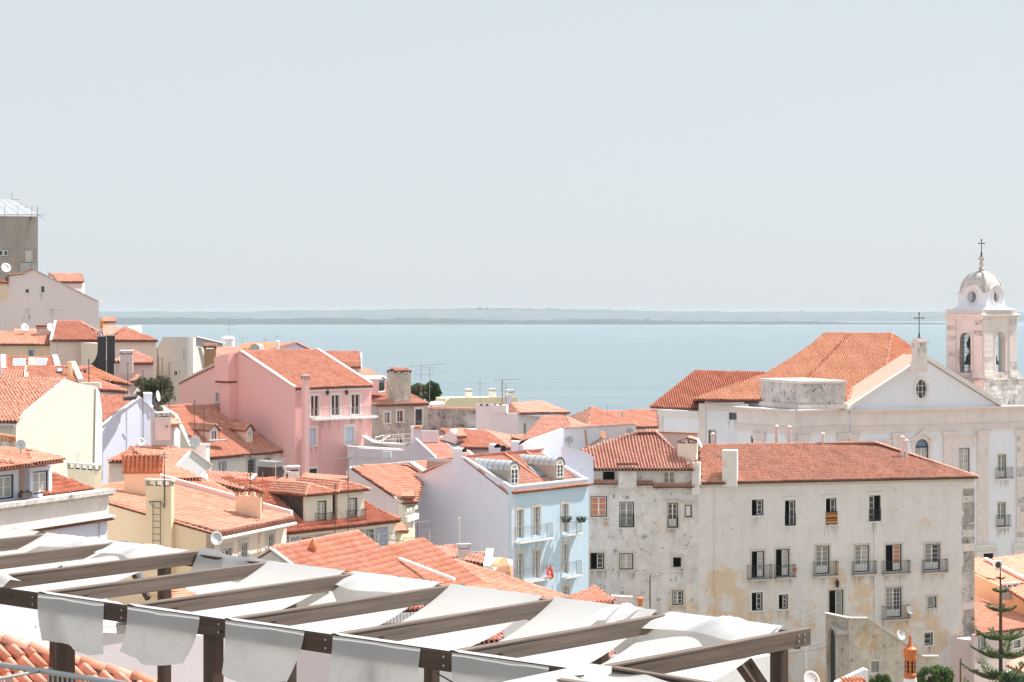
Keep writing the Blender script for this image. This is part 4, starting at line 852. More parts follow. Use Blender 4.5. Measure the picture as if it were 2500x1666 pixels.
# gable copings and pier with cross
for a_, b_ in ((C.px(2066, 1003), C.px(2257, 877)), (C.px(2440, 992), C.px(2257, 877))):
    v_ = b_ - a_; f = MB(); f.ext([a_ - C.n * .02, b_ - C.n * .02, b_ + V3(0, 0, .5) - C.n * .02, a_ + V3(0, 0, .5) - C.n * .02], C.n * .5); T.part('gable_moulding', f, M['stonew'])
    f = MB(); f.ext([a_ + V3(0, 0, .1) - C.n * .05, b_ + V3(0, 0, .1) - C.n * .05, b_ + V3(0, 0, .48) - C.n * .05, a_ + V3(0, 0, .48) - C.n * .05], C.n * -4.5); T.part('gable_coping', f, stucco('coral_waterproof_coat', (.80, .42, .34), None, .15, seed=41))
fp = cfoot(2240, 2225, 2263, 230.5, 30); zt = CZ - (838 - HV) / F * 230.5; zb = CZ - (885 - HV) / F * 230.5
f = MB(); f.ext([(p.x, p.y, zb - 1.2) for p in fp], (0, 0, zt - zb + 1.2)); p_ = T.part('pier', f, M['stone']); f = MB(); f.ext([(p.x, p.y, zt) for p in grow(fp, .3)], (0, 0, .22)); f.ext([(p.x, p.y, zt + .22) for p in grow(fp, -.12)], (0, 0, .35)); f.ext([(p.x, p.y, zb - .9) for p in grow(fp, .14)], (0, 0, .9)); T.part('cap', f, M['stone'], p_)
ce = sum(fp, Vector()) / 4
for a_ in (Plane(fp[3], fp[0]), Plane(fp[0], fp[1])): blocks(T, a_, .02, a_.L - .02, zb, zt, .55, .9, .03, p_, ('stone', 'stone2'))
def cross(T, c, h, w, parent=None):
    f = MB(); f.tube(c, c + V3(0, 0, h), .05, 6); z = h * .8; f.tube(c + V3(-w / 2, 0, z), c + V3(w / 2, 0, z), .05, 6)
    for q in (V3(-w / 2, 0, z), V3(w / 2, 0, z), V3(0, 0, h)): f.box(c + q, (.16, .1, .16), .3)
    f.lathe(c, [(.22, 0), (.2, .1), (.09, .2), (.12, .4), (.05, .6)], 8); return T.part('cross', f, M['iron'], parent)
cross(T, V3(ce.x, ce.y, zt + .57), 2.9, 1.0)
# corner block left of the gable, with its stone attic
b0_ = P(1944, 1001, 224.5); b1_ = V3(c0.x, c0.y, b0_.z); bl_ = P(1800, 1001, 233); bl_.z = b0_.z; B1 = Plane(bl_, b0_); B2 = Plane(b0_, b1_)
h1 = [win(T, B1, (1888, 1018, 1905, 1037), 'd', 1, None, sash='iron', sur=None), win(T, B1, (1833, 1064, 1848, 1086), 'd', 1, None, sash='iron', sur=None)]
wall(T, B1, [bl_, b0_], h1, M['churchw']); wall(T, B2, [b0_, b1_], (), M['churchw'])
for pl in (B1, B2): entab(pl, 0, pl.L, b0_.z)
zq = b0_.z - 2.86
for pl, u0, u1 in ((B1, 1842, 1868), (B1, 1925, 1943), (B2, 1946, 1972), (B2, 2044, 2068)): pilaster(pl, u0, u1, zq)
fp = cfoot(1950, 1857, 2064, 226, 19); z0, z1 = b0_.z, CZ - (931 - HV) / F * 226
f = MB(); f.ext([(p.x, p.y, z0 - .3) for p in fp], (0, 0, z1 - z0)); at = T.part('attic', f, M['stone2']); f = MB(); f.ext([(p.x, p.y, z1 - .3) for p in grow(fp, .25)], (0, 0, .18)); f.ext([(p.x, p.y, z0 + .0) for p in grow(fp, .3)], (0, 0, .5)); f.ext([(p.x, p.y, z1 - .12) for p in grow(fp, .15)], (0, 0, .14)); T.part('attic_moulding', f, M['stone'], at)
for a_ in (Plane(fp[3], fp[0]), Plane(fp[0], fp[1])): blocks(T, a_, .1, a_.L - .1, z0 + .62, z1 - .35, .6, 1.5, .025, at, ('stone2',))
# low wings on the left
w0 = P(1602, 1000, 246); w1 = P(1706, 985, 241); w2 = P(1815, 982, 236); A0 = Plane(w0, w1); A1 = Plane(w1, w2)
h1 = [win(T, A1, (1780, 1008, 1802, 1025), 'd', 2, None, sash='iron', sur='stonew', sw=.12), win(T, A1, (1730, 1051, 1748, 1084), 'g', 3, 'iron', sash='chain' if 0 else 'stoneg', sur='stonew', sw=.14)]
wall(T, A0, [w0, V3(w1.x, w1.y, w0.z)], (), M['churchw']); wall(T, A1, [w1, w2], h1, M['churchw'])
for pl, u0, u1, zt in ((A0, 1604, 1619, w0.z), (A1, 1707, 1724, w1.z), (A1, 1810, 1829, w2.z)):
    f = MB(); f.fbox(pl, pl.s_at(u0), zt - 16, pl.s_at(u1), zt - .2, 0, .12); T.part('pilaster', f, M['stone'])
f = MB(); f.fbox(A0, 0, w0.z - .9, A0.L, w0.z, 0, .1); f.fbox(A1, .1, w1.z - .8, A1.L, w1.z - .05, .0, .09); T.part('frieze', f, M['stonew'])
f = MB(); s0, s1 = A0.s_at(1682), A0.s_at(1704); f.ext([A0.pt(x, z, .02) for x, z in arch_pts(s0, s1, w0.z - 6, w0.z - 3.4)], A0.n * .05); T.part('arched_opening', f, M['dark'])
RA, RB, RC = P(1692, 975, 238), P(2071, 977, 231.5), P(2179, 815, 252); on = lambda u, v: on_roof(u, v, RA, RB, RC)
rp = roof(T, [RA, RB, on(2162, 903), RC, on(2013, 815), on(1981, 843), on(1937, 873), on(1868, 915)], 'orange', .30, .45, .3, 300, 1)
hr = [on(2162, 903), P(2250, 866, 247), RC]; roof(T, hr, 'orange', .30, .45, 0)
ch_ = [RA, on(1868, 915), on(1937, 873), on(1981, 843), on(2013, 815), RC]; far = [V3(p.x * 1.09, p.y * 1.09, CZ + (p.z - CZ) * 1.09 - .8) for p in ch_]
f = MB(); f.add(ch_ + far, [(i, i + 1, 7 + i, 6 + i) for i in range(5)]); T.part('roof', f, M['terra'], fix=False)
caps(T, on(2013, 815), RC, 'orange', .16, .5, True, rp); caps(T, on(2162, 903), RC, 'pale', .18, .5, True, rp); 
for q0, q1 in (((1692, 975), (1868, 915)), ((1868, 915), (1937, 873)), ((1937, 873), (1981, 843)), ((1981, 843), (2013, 815))): caps(T, on(*q0), on(*q1), 'orange', .16, .5, True, rp)
for i in range(26):                         # ragged line of mortared tiles across the slope
    p = on(*[a_ + (b_ - a_) * i / 25 for a_, b_ in zip((2073, 818), (1968, 927))]); f = MB(); f.box(p + V3(0, -.05, .1), (.45, .3, .12), rnd.uniform(-.6, .6)); T.part('loose_tile', f, M['terra'], rp, fix=False)
r2 = roof(T, [P(1587, 994, 246), P(1800, 1003, 246), P(1868, 911, 262), P(1698, 906, 262)], 'red', .30, .45, .2, 0); caps(T, P(1698, 906, 262), P(1868, 911, 262), 'red', .15, .5, True, r2); caps(T, P(1587, 994, 246), P(1698, 906, 262), 'red', .15, .5, True, r2)  # darker red tiles put this slope's shade into the colour
core(T, [w0 + V3(1, 1.5, 0), V3(w2.x, w2.y + 1.5, 0), V3(c0.x, c0.y + 2, 0), V3(c1.x - 1, c1.y + 1.2, 0), V3(c1.x - 8, 262, 0), V3(w0.x * 262 / 246 + 2, 262, 0)], w0.z - .6, M['churchw'])
e_ = [P(1722, 984, 241), P(1870, 984, 235), P(1900, 984, 247), P(1745, 984, 252)]; core(T, [V3(p.x, p.y + .6, 0) for p in e_], CZ - (981 - HV) / F * 240, M['churchw'])
# bell tower
cx, D0 = 2400, 243
fp = cfoot(cx, 2312, 2480, D0, 44); Z = lambda v: CZ - (v - HV) / F * D0
ce = sum(fp, Vector()) / 4; tw = None
up = lambda q, z: [(p.x, p.y, z) for p in q]
pls = [Plane(fp[3], fp[0]), Plane(fp[0], fp[1]), Plane(fp[1], fp[2]), Plane(fp[2], fp[3])]
zb_, zt_ = Z(912), Z(781)
f = MB(); f.ext(up(grow(fp, .25), Z(927)), (0, 0, Z(912) - Z(927))); f.ext(up(grow(fp, 1.1), Z(968)), (0, 0, Z(930) - Z(968))); f.ext(up(grow(fp, 1.3), Z(930)), (0, 0, Z(927) - Z(930))); f.ext(up(grow(fp, 1.5), Z(1000)), (0, 0, Z(968) - Z(1000) - .01)); base = T.part('tower_base', f, M['stone2'])
g = grow(fp, 1.1)
for a_ in (Plane(g[3], g[0]), Plane(g[0], g[1])): blocks(T, a_, .05, a_.L - .05, Z(966), Z(931), .5, 1.3, .03, base, ('stone2', 'stone2', 'stone'))
f = MB(); f.box((ce.x, ce.y, (zb_ + zt_) / 2 - .3), (1.9, 1.9, zt_ - zb_ - .6), R(44)); T.part('belfry_dark_block', f, M['bottle'], base)  # solid dark block added to darken the view through the arches
for i, pl in enumerate(pls):
    L = pl.L; x0, x1 = L * .37, L * .67; zs = Z(828) if i % 2 == 0 else Z(830)
    wp = wallpoly(T, pl, [(0, zb_), (L, zb_), (L, zt_), (0, zt_)], [arch_pts(x0, x1, zb_ + .05, zs)], M['stone'], .9, 'tower_wall', base)
    if i < 2:
        for s0, s1 in ((.02, .26 * L), (L * .78, L - .02)):
            f = MB(); f.fbox(pl, s0, zb_, s1, zt_, 0, .16); T.part('pilaster', f, M['stone'], base); q = Plane(pl.pt(s0, 0, .16), pl.pt(s1, 0, .16)); 
            n = 10; h = (zt_ - zb_) / n
            for j in range(n):
                k = MB(); k.fbox(q, .012, zb_ + j * h + .014, q.L - .012, zb_ + (j + 1) * h - .014, 0, .035 + rnd.uniform(-.01, .01)); T.part('stone_block', k, M[rnd.choice(('stone', 'stone', 'stone', 'stone2'))], base, fix=False)
        f = MB(); f.fbox(pl, x0 - .25, zb_ + .3, x0, zs, 0, .1); f.fbox(pl, x1, zb_ + .3, x1 + .25, zs, 0, .1); r = (x1 - x0) / 2; m = (x0 + x1) / 2
        for k in range(10):
            q = [(m + rr * math.cos(math.pi * a / 10), zs + rr * math.sin(math.pi * a / 10)) for a, rr in ((k, r), (k + 1, r), (k + 1, r + .25), (k, r + .25))]; f.ext([pl.pt(x, z, 0) for x, z in q], pl.n * .1)
        T.part('arch_moulding', f, M['stone'], base)
        f = MB()
        for s0, s1 in ((-.15, L * .28), (L * .76, L + .15)): f.fbox(pl, s0, Z(925), s1, Z(916), 0, .5); f.fbox(pl, s0 + .1, Z(916) + .001, s1 - .1, Z(908), 0, .34)
        T.part('pilaster_base', f, M['stone'], base)
        b = pl.pt((x0 + x1) / 2, zb_ + 1.0, -1.1); f = MB(); f.lathe(b, [(.85, 0), (.78, .12), (.62, .5), (.52, 1.0), (.36, 1.3), (.1, 1.45)], 16); f.tube(b + V3(0, 0, 1.4), b + V3(0, 0, 2.7), .12, 6); bl = T.part('bell', f, M['bottle'], base); f = MB(); f.lathe(b + V3(0, 0, 1.9), [(.1, 0), (.42, .15), (.5, .8), (.3, 1.2), (.12, 1.6)], 10); T.part('bell_yoke', f, M['iron'], base)
    if i == 0:                              # bulging iron cage on the left opening
        f = MB(); n = 10
        for j in range(n + 1):
            x = x0 + (x1 - x0) * j / n; pts = [pl.pt(x, zb_ + .1 + (zs + .6 - zb_) * t / 8, .02 + .42 * math.sin(math.pi * min(1, max(0, t - 1) / 4.5)) ** 2) for t in range(9)]; f.path(pts, .022, 4)
        for t in (1, 2, 3, 4, 5, 6, 7): z = zb_ + .1 + (zs + .6 - zb_) * t / 8; o = .02 + .42 * math.sin(math.pi * min(1, (t - 1) / 4.5)) ** 2; f.tube(pl.pt(x0, z, o), pl.pt(x1, z, o), .022, 4)
        T.part('iron_cage', f, M['iron'], base)
f = MB(); f.ext(up(grow(fp, .15), zt_), (0, 0, .3)); f.ext(up(grow(fp, .5), zt_ + .3), (0, 0, .2)); f.ext(up(grow(fp, .85), zt_ + .5), (0, 0, .14)); q0, q1 = grow(fp, .7), grow(fp, .1); f.hexa(up(q0, zt_ + .64) + up(q1, Z(766)))
f.ext(up(grow(fp, .12), Z(766)), (0, 0, Z(757) - Z(766))); f.ext(up(grow(fp, .2), Z(757)), (0, 0, .12)); co = T.part('tower_cornice', f, M['stone'])
a45 = math.atan2(fp[1].y - fp[0].y, fp[1].x - fp[0].x); hs_ = (fp[0] - ce).length / 1.4142
r = hs_ - .1; dr = 108 / 1.4142 / F * (D0 + 3) / 2; Zc = lambda v: CZ - (v - HV) / F * (D0 + 3.5)
f = MB(); f.lathe((ce.x, ce.y, 0), [(r, Zc(757)), (r * .80, Zc(753)), (r * .70, Zc(749)), (dr + .1, Zc(745)), (dr, Zc(741))], 4, rz=a45 ); T.part('flared_base', f, M['churchw'], co)
dx = Vector((math.cos(a45), math.sin(a45), 0)); dy = Vector((-dx.y, dx.x, 0)); z0, z1, z2 = Zc(748), Zc(716), Zc(697)
for d, e in ((dx, dy), (dy, -dx), (-dx, -dy), (-dy, dx)):
    pl = Plane(ce + d * (dr + .12) - e * (dr + .1), ce + d * (dr + .12) + e * (dr + .1))
    L = pl.L; m = L / 2; n = 12; R2 = L * .36; out = [(0, z0), (L, z0), (L, z1), (m + R2, z1)] + [(m + R2 * math.cos(math.pi * i / n), z1 + (z2 - z1) * math.sin(math.pi * i / n)) for i in range(1, n)] + [(m - R2, z1), (0, z1)]
    zo = (z0 + z1) / 2 + .35; ov = [(m + .62 * math.cos(6.2832 * i / 16), zo + .76 * math.sin(6.2832 * i / 16)) for i in range(16)]
    dw = wallpoly(T, pl, out, [ov], M['churchw'], .35, 'drum_wall', co); f = MB()
    for i in range(16):
        q = [(m + a_ * math.cos(6.2832 * (i + k) / 16), zo + b_ * math.sin(6.2832 * (i + k) / 16)) for a_, b_, k in ((.62, .76, 0), (.62, .76, 1), (.88, 1.02, 1), (.88, 1.02, 0))]; f.ext([pl.pt(x, z, 0) for x, z in q], pl.n * .1)
    for i in range(n):
        q = [(m + R2 * k_ * math.cos(math.pi * (i + k) / n), z1 + (z2 - z1) * k_ * math.sin(math.pi * (i + k) / n)) for k_, k in ((1.06, 0), (1.06, 1), (.93, 1), (.93, 0))]; f.ext([pl.pt(x, z, -.1) for x, z in q], pl.n * .3)
    f.fbox(pl, -.12, z1 - .1, m - R2, z1 + .06, -.1, .18); f.fbox(pl, m + R2, z1 - .1, L + .12, z1 + .06, -.1, .18)
    T.part('oculus_moulding', f, M['stone'], co)
ro = 100 / 2 / F * (D0 + 3.5); zz = Zc(714); hh = Zc(664) - zz; f = MB(); n = 32; sq = lambda a: (abs(math.cos(a)) ** 1.12 + abs(math.sin(a)) ** 1.12) ** (-1 / 1.12); tt = [i * 1.5 / 10 for i in range(11)]
f.add([V3(ce.x + math.cos(2 * math.pi * i / n + a45 + .7854) * ro * (sq(2 * math.pi * i / n) * (1 - k / 14) + k / 14) * math.cos(t) ** .9, ce.y + math.sin(2 * math.pi * i / n + a45 + .7854) * ro * (sq(2 * math.pi * i / n) * (1 - k / 14) + k / 14) * math.cos(t) ** .9, zz + hh * math.sin(t)) for k, t in enumerate(tt) for i in range(n)], [(k * n + i, k * n + (i + 1) % n, (k + 1) * n + (i + 1) % n, (k + 1) * n + i) for k in range(10) for i in range(n)]); dm = T.part('dome', f, M['dome'], smooth=True)
f = MB()
for i in range(4):
    a_ = a45 + math.pi / 2 * i + math.pi / 4; pts = [V3(ce.x + math.cos(a_) * (ro * math.cos(t) ** .9 + .03), ce.y + math.sin(a_) * (ro * math.cos(t) ** .9 + .03), zz + hh * math.sin(t)) for t in [k * 1.45 / 10 for k in range(11)]]; f.path(pts, .16, 6)
T.part('dome_rib', f, M['dome'], dm)
f = MB(); z = Zc(666); f.lathe((ce.x, ce.y, z), [(r * .85, q * .63) for r, q in ((.75, 0), (.75, .25), (.45, .4), (.42, .7), (.55, .85), (.34, 1.0), (.3, 1.5), (.36, 1.9), (.22, 2.1), (.2, 2.3), (.44, 2.6), (.46, 2.9), (.3, 3.15), (.08, 3.2))], 12); T.part('finial', f, M['stone2'], dm)
cross(T, V3(ce.x, ce.y, z + 1.98), 2.1, .62)
for v in (855, 870, 880, 890):
    f = MB(); p = P(2308, v, 234); f.tube(p, p + V3(-.5, -.1, .05), .015, 4)
core(T, grow(fp, .9), Z(968) - .4, M['churchw'])
G = bpy.data.objects['apartment_building']; B = type('X', (), {})()
for u, v0, v1 in ((1896, 1044, 1095), (1927, 1045, 1095), (2009, 1062, 1095), (2203, 1070, 1125), (2213, 1078, 1130), (1740, 1062, 1098)):
    f = MB(); p, q = P(u, v1, 192), P(u, v0, 192); f.tube(p - V3(0, 0, 1), q, .16, 8); f.lathe(q, [(.16, 0), (.24, .03), (.24, .1), (.05, .28)], 8); me = f.mesh('flue_pipe', M['palepink'], G.location); o = bpy.data.objects.new('flue_pipe', me); COL.objects.link(o); o.parent = G
# ---------------------------------------------------------------- the rest of the town, far to near
def H_(label, u, D, cat='house', name='house'): return Thing(name, label, cat, ((u - 1250) / F * D, D, gz(D)))
def walls(T, pts, mat, holes=None, **k):
    """walls between successive top corners, left to right; returns planes"""
    out = []
    for i, (a, b) in enumerate(zip(pts, pts[1:])): out.append(Plane(a, b))
    for i, pl in enumerate(out): wall(T, pl, [pts[i], pts[i + 1]], (holes or {}).get(i, ()), M[mat], **k)
    return out
def body(T, a, b, depth, mat, dz=-.3):
    """closed block behind front corners a, b (left, right)"""
    pl = Plane(a, b); core(T, [pl.pt(.5, 0, -.7), pl.pt(pl.L - .5, 0, -.7), pl.pt(pl.L - .5, 0, -depth), pl.pt(.5, 0, -depth)], min(a.z, b.z) + dz, M[mat]); return pl

# scaffolded tower on the far left
T = H_('tall building wrapped in torn brown scaffold netting under a white sheet roof', 20, 335, 'building', 'scaffolded_building')
a, b = P(-120, 527, 332), P(92, 527, 335); pl = Plane(a, b); t = NT('torn_scaffold_net'); nz = t.noise(.35, 8, .65, (1, 1, .6), 2)
net = t.done(t.mix(t.ramp(t.noise(.5, 9, .75, (1, 1, .35), 9), [(.60, 0), (.66, 1)]), t.mix(nz, (.33, .27, .22), (.56, .50, .44)), (.05, .07, .05)), .95, .05)
f = MB(); n = 24; zt, zb = a.z, P(0, 705, 333).z - 3
f.add([pl.pt(pl.L * i / n, zt + (zb - zt) * j / 14, .25 * math.sin(i * 1.7 + j * .6) * .5) for j in range(15) for i in range(n + 1)], [(j * (n + 1) + i, j * (n + 1) + i + 1, (j + 1) * (n + 1) + i + 1, (j + 1) * (n + 1) + i) for j in range(14) for i in range(n)]); T.part('netting', f, net)
f = MB(); f.ext([pl.pt(0, gz(335), -.8), pl.pt(pl.L - .3, gz(335), -.8), pl.pt(pl.L - .3, gz(335), -12), pl.pt(0, gz(335), -12)], (0, 0, zt - .5 - gz(335))); T.part('wall', f, M['rose'])
f = MB(); f.fbox(pl, pl.s_at(48), P(0, 668, 334).z, pl.L + .05, P(0, 642, 334).z, .2, .3); T.part('grey_sheet', f, M['conc'])
f = MB(); f.fbox(pl, pl.s_at(62), P(0, 640, 334).z, pl.s_at(80), P(0, 612, 334).z, .15, .22); T.part('pale_sheet', f, M['beigegrey'])
for r_ in ((-12, 611, 8, 625), (8, 612, 20, 625)):
    s0, z0, s1, z1 = pl.rect(r_); f = MB(); f.ring(pl, s0, z0, s1, z1, .12, .18, .26); w = T.part('window', f, M['sashw']); f = MB(); f.fbox(pl, s0, z0, s1, z1, .14, .19); T.part('pane', f, M['gdark'], w)
for u in (-40, 12, 44, 78, 92):
    f = MB(); p = pl.px(u, 520, .5); f.tube(V3(p.x, p.y, zb), p + V3(0, 0, 1.2), .05, 5); T.part('scaffold_pole', f, M['steel'])
for v in (565, 604, 637, 660):
    f = MB(); f.tube(pl.px(-60, v, .52), pl.px(93, v, .52), .045, 5); T.part('scaffold_ledger', f, M['steel'])
for q in (((0, 575), (44, 606)), ((44, 606), (0, 640)), ((78, 637), (92, 650)), ((0, 655), (30, 690))):
    f = MB(); f.tube(pl.px(*q[0], .55), pl.px(*q[1], .55), .04, 5); T.part('scaffold_brace', f, M['steel'])
e0, e1 = P(-120, 526, 331.5), P(93, 525, 334.5); k0, k1 = P(-120, 489, 345), P(30, 488, 346); t = NT('white_sheeting'); wsh = t.done(t.mix(t.noise(.8, 4), (.30, .31, .33), (.44, .45, .47)), .35, .4)
for i in range(9):
    x0, x1 = i / 9, (i + 1) / 9 - .006; f = MB(); f.ext([e0.lerp(e1, x0), e0.lerp(e1, x1), k0.lerp(k1, x1), k0.lerp(k1, x0)], (0, 0, .1)); T.part('roof_sheet', f, wsh)
for u, v0, v1 in ((29, 472, 489), (91, 506, 530)): f = MB(); f.tube(P(u, v1, 334), P(u, v0, 334), .05, 5); T.part('scaffold_pole', f, M['steel'])
for q in (((88, 525), (108, 525)), ((30, 488), (48, 488)), ((92, 525), (106, 534)), ((48, 498), (55, 498)), ((60, 506), (68, 506))): f = MB(); f.tube(P(*q[0], 333), P(*q[1], 333), .05, 5); T.part('scaffold_tube', f, M['steel'])
dish(14, 655, 300, .8, -60, 'large white dish in front of the scaffold netting at the left edge')

# big pale-lilac gable under the scaffold
T = H_('pale pinkish blank gable house with two small dark windows below the scaffolding', 110, 272); a = P(-150, 790, 268); b = P(241, 745, 274); pl = Plane(a, b)
hs = [win(T, pl, r, p, 1, None, sash='stonew', sur='stonew', sw=.12) for r, p in (((62, 706, 71, 716), 'd'), ((100, 699, 109, 715), 'd'), ((63, 754, 71, 767), 'w'), ((122, 754, 131, 767), 'w'))]
tp = [pl.px(u, v) for u, v in ((-150, 735), (0, 704), (20, 702), (21, 674), (55, 671), (80, 658.5), (241, 738))]
wall(T, pl, tp, hs, M['rose']); f = MB(); bk = -pl.n * 12
for i in range(len(tp) - 1): f.quad(tp[i] + pl.n * .25 + V3(0, 0, .06), tp[i + 1] + pl.n * .25 + V3(0, 0, .06), tp[i + 1] + bk, tp[i] + bk)
T.part('roof', f, M['under'], fix=False); coping(T, [tp[5] + V3(0, 0, .05), tp[6] + V3(0, 0, .05)], .35, .1, 'white'); f = MB(); f.tube(tp[6], tp[6] + pl.d * .8, .06, 5); T.part('gutter', f, M['white'])
caps(T, tp[3] + V3(0, 0, .1), tp[4] + V3(0, 0, .1), 'red', .2, .45); caps(T, tp[4] + V3(0, 0, .1), tp[5] + V3(0, 0, .1), 'red', .18, .45)
core(T, [a + bk * .1, b + bk * .1, b + bk, a + bk], b.z, M['rose'])
d0, d1 = P(140, 688.5, 275), P(201, 688.5, 279); pd = Plane(d0, d1); wall(T, pd, [d0, d1], (), M['rose'], zb=b.z); d2 = d1 + V3(-1, 6, 0); wall(T, Plane(d1, d2), [d1, d2], (), M['rose'], zb=b.z)
q = roof(T, [d0, d1, P(199, 670, 283), P(124, 670, 280)], 'fresh', .28, .42, .25, 0, 0); chimney(T, 122, 117, 125, 666, 674, 278, 20, 'palepeach', None)
chimney(T, 5, -12, 20, 688, 720, 262, 25, 'peach', 'tiles', 'rooftop_box', tk='red')
# tiny roof with a flag
T = H_('small far house with an orange flag beside the pale gable wall', 262, 300); a, b = P(246, 787, 300), P(281, 786, 302); pl = walls(T, [a, b], 'rose')[0]; roof(T, [a, b, P(279, 777, 306), P(250, 777, 305)], 'fresh', .28, .42); body(T, a, b, 6, 'rose')
f = MB(); p = P(244, 784, 296); n = 5; f.add([p + V3(i * .28, 0, -.3 * i * .3 - j * 1.1 + .1 * math.sin(i * 2)) for j in (0, 1) for i in range(n)], [(i, i + 1, n + i + 1, n + i) for i in range(n - 1)]); solo('flag', 'small orange flag flying at the corner of the pale gable house', 'flag', f, plain('orange_flag', (.8, .3, .03), .8), p)
T = H_('low pale parapet wall behind the small hip roof on the left', 320, 250, 'wall', 'parapet_wall'); walls(T, [P(296, 803, 250), P(345, 794, 256), P(346, 810, 262)], 'palepink')

# row of peach houses with tiled roofs
T = H_('peach house with hipped tile roof and two tall charcoal flues on its wall', 185, 219); a, b = P(124, 831, 218.5), P(252, 831, 221); pl = walls(T, [a, b], 'palepeach')[0]
q = roof(T, [a, P(262, 831, 221), P(195, 786, 229), P(136, 786, 228)], 'fresh', .26, .42, .25, 260, 0); caps(T, P(136, 786, 228), P(195, 786, 229), 'fresh', .13, .42, True, q); caps(T, P(195, 786, 229), P(262, 821, 221), 'fresh', .13, .42, True, q); body(T, a, b, 10, 'palepeach'); coping(T, [P(124, 832, 218), P(136, 785, 228)], .25, .12, 'white')
for um, u0, u1, v0, v1 in ((258, 238.5, 259, 820, 925), (280, 261, 281, 818, 925)):
    c = chimney(T, u0 + 1, u0, u1, v0, v1, 205, 8, 'flue', 'slab', capmat='conc')
f = MB(); pf = Plane(P(215, 900, 205.2), P(260, 900, 205.4)); f.ext([pf.px(u, v) for u, v in ((239, 846), (237, 866), (231, 880), (223, 889), (212, 897), (204, 903), (204, 918), (239, 918))], (0, .8, 0)); T.part('flared_flue_foot', f, M['flue'])
antenna(140, 812, 895, 216, [(869, 1.4, 10, 4, .5)], 'thin aerial on the left edge of the peach wall', r=.03)
T = H_('low peach wing with a small framed window and barrel-tiled roof at the left edge', 50, 222); a, b = P(-60, 841, 221), P(124, 841, 221); pl = Plane(a, b); h = [win(T, pl, (71, 856, 81, 874), 's', 1, None, sash='stoneg', sur='stoneg', sw=.22)]; wall(T, pl, [a, b], h, M['peach']); q = roof(T, [a, b, P(120, 816, 227), P(-60, 811, 227)], 'fresh', .26, .42, .25, 200, 0); caps(T, P(-60, 811, 227), P(120, 816, 227), 'fresh', .13, .42, False, q); body(T, a, b, 8, 'peach')
chimney(T, 92, 91, 125, 798, 818, 226, 10, 'peach', 'tiles', tk='fresh'); dish(60, 801, 226, .5, -50, 'white dish on a pole beside the peach rooftop box'); antenna(55, 770, 800, 226, [], 'bare mast carrying the dish on the peach wing'); dish(123, 801, 221, .5, -50, 'white dish at the left end of the hipped peach roof'); antenna(126, 757, 815, 222, [(757, 1.8, 5, 5, .6)], 'tall mast with short boom in front of the pale gable wall')
f = MB(); 
T = H_('white strip house with a tiled lean-to between the pale gable and the peach roofs', 60, 250); a, b = P(28, 812, 246), P(100, 812, 246); walls(T, [a, b], 'palepeach'); roof(T, [a, b, P(82, 806, 250), P(36, 806, 250)], 'pale', .26, .42)
T = H_('pale peach house with small hip roof in front of the river', 325, 214); a, b = P(262, 832, 211), P(381, 832, 214); walls(T, [a, b], 'palepeach'); k = P(305, 801, 220); q = roof(T, [a + V3(.3, 0, 0), b + V3(.1, 0, 0), k], 'fresh', .28, .42, .3, 200, 0); caps(T, b, k, 'fresh', .13, .42, True, q); caps(T, P(268, 822, 216), k, 'fresh', .13, .42, True, q); body(T, a, b, 9, 'palepeach'); roof(T, [P(250, 822, 217), P(300, 822, 217), P(296, 801, 224), P(250, 796, 224)], 'pale', .28, .42)
T = H_('plastered little house with half-hipped roof and slotted chimney below the hip roof house', 327, 204); a, b = P(281, 888, 203), P(373, 888, 205); walls(T, [a, b], 'palepink'); q = roof(T, [P(325, 888, 203.5), P(372, 887, 205), P(371, 880, 206.5), P(324, 855, 210)], 'pale', .28, .42, .25, 120, 0); caps(T, P(372, 880, 206), P(324, 855, 210), 'fresh', .13, .42, True, q); roof(T, [P(279, 884, 203), P(294, 883, 203), P(294, 873, 206)], 'pale', .28, .42); body(T, a, b, 6, 'palepink', .4); chimney(T, 294, 292.5, 325, 855, 890, 202.5, 10, 'palepink', 'slots', capmat='stonew')
f = MB(); T2 = H_('small terracotta gable just above the olive tree', 330, 200); roof(T2, [P(312, 935, 199), P(343, 928, 200), P(338, 918, 203)], 'pale', .28, .42); walls(T2, [P(316, 936, 199), P(345, 930, 201)], 'palepink')

# tall grey-beige block with sloping parapet
T = H_('tall bare grey-beige house with tiny windows and a sloping roof parapet', 440, 217); a, b, c = P(368, 823, 217), P(466, 823, 213), P(500, 850, 220); pl = Plane(a, b)
hs = [win(T, pl, r, 'd', 1, None, sash='stoneg', sur=None) for r in ((425, 906, 432, 917), (424, 967, 429, 980))]; wall(T, pl, [P(384, 823, 216.3), P(399, 822, 215.7), b] if 0 else [pl.px(383, 850), pl.px(399, 823), pl.px(466, 823)], hs, M['beigegrey'])
wall(T, Plane(P(383, 850, 216.3) - V3(.4, 0, 0), P(383.5, 850, 216.2)), [P(383, 850, 216.3) - V3(.4, 0, 0), P(383.5, 850, 216.2)], (), M['beigegrey'])
wall(T, Plane(b, P(478, 825, 215)), [b, P(478, 825, 215)], (), M['white']); p2 = Plane(P(478, 850, 216), P(505, 850, 222)); wall(T, p2, [P(478, 850, 216), P(505, 850, 222)], (), M['beigegrey'])
f = MB(); f.ext([P(475, 824, 216.5), P(475, 850, 216.5), P(545, 850, 222), P(545, 841, 222)], (0, .5, 0)); T.part('parapet', f, M['conc']); coping(T, [P(474, 823, 216.4), P(545, 840, 222)], .6, .12, 'white'); core(T, [P(390, 823, 218), P(476, 823, 217), P(540, 850, 226), P(470, 850, 228)], P(0, 851, 218).z, M['beigegrey'])
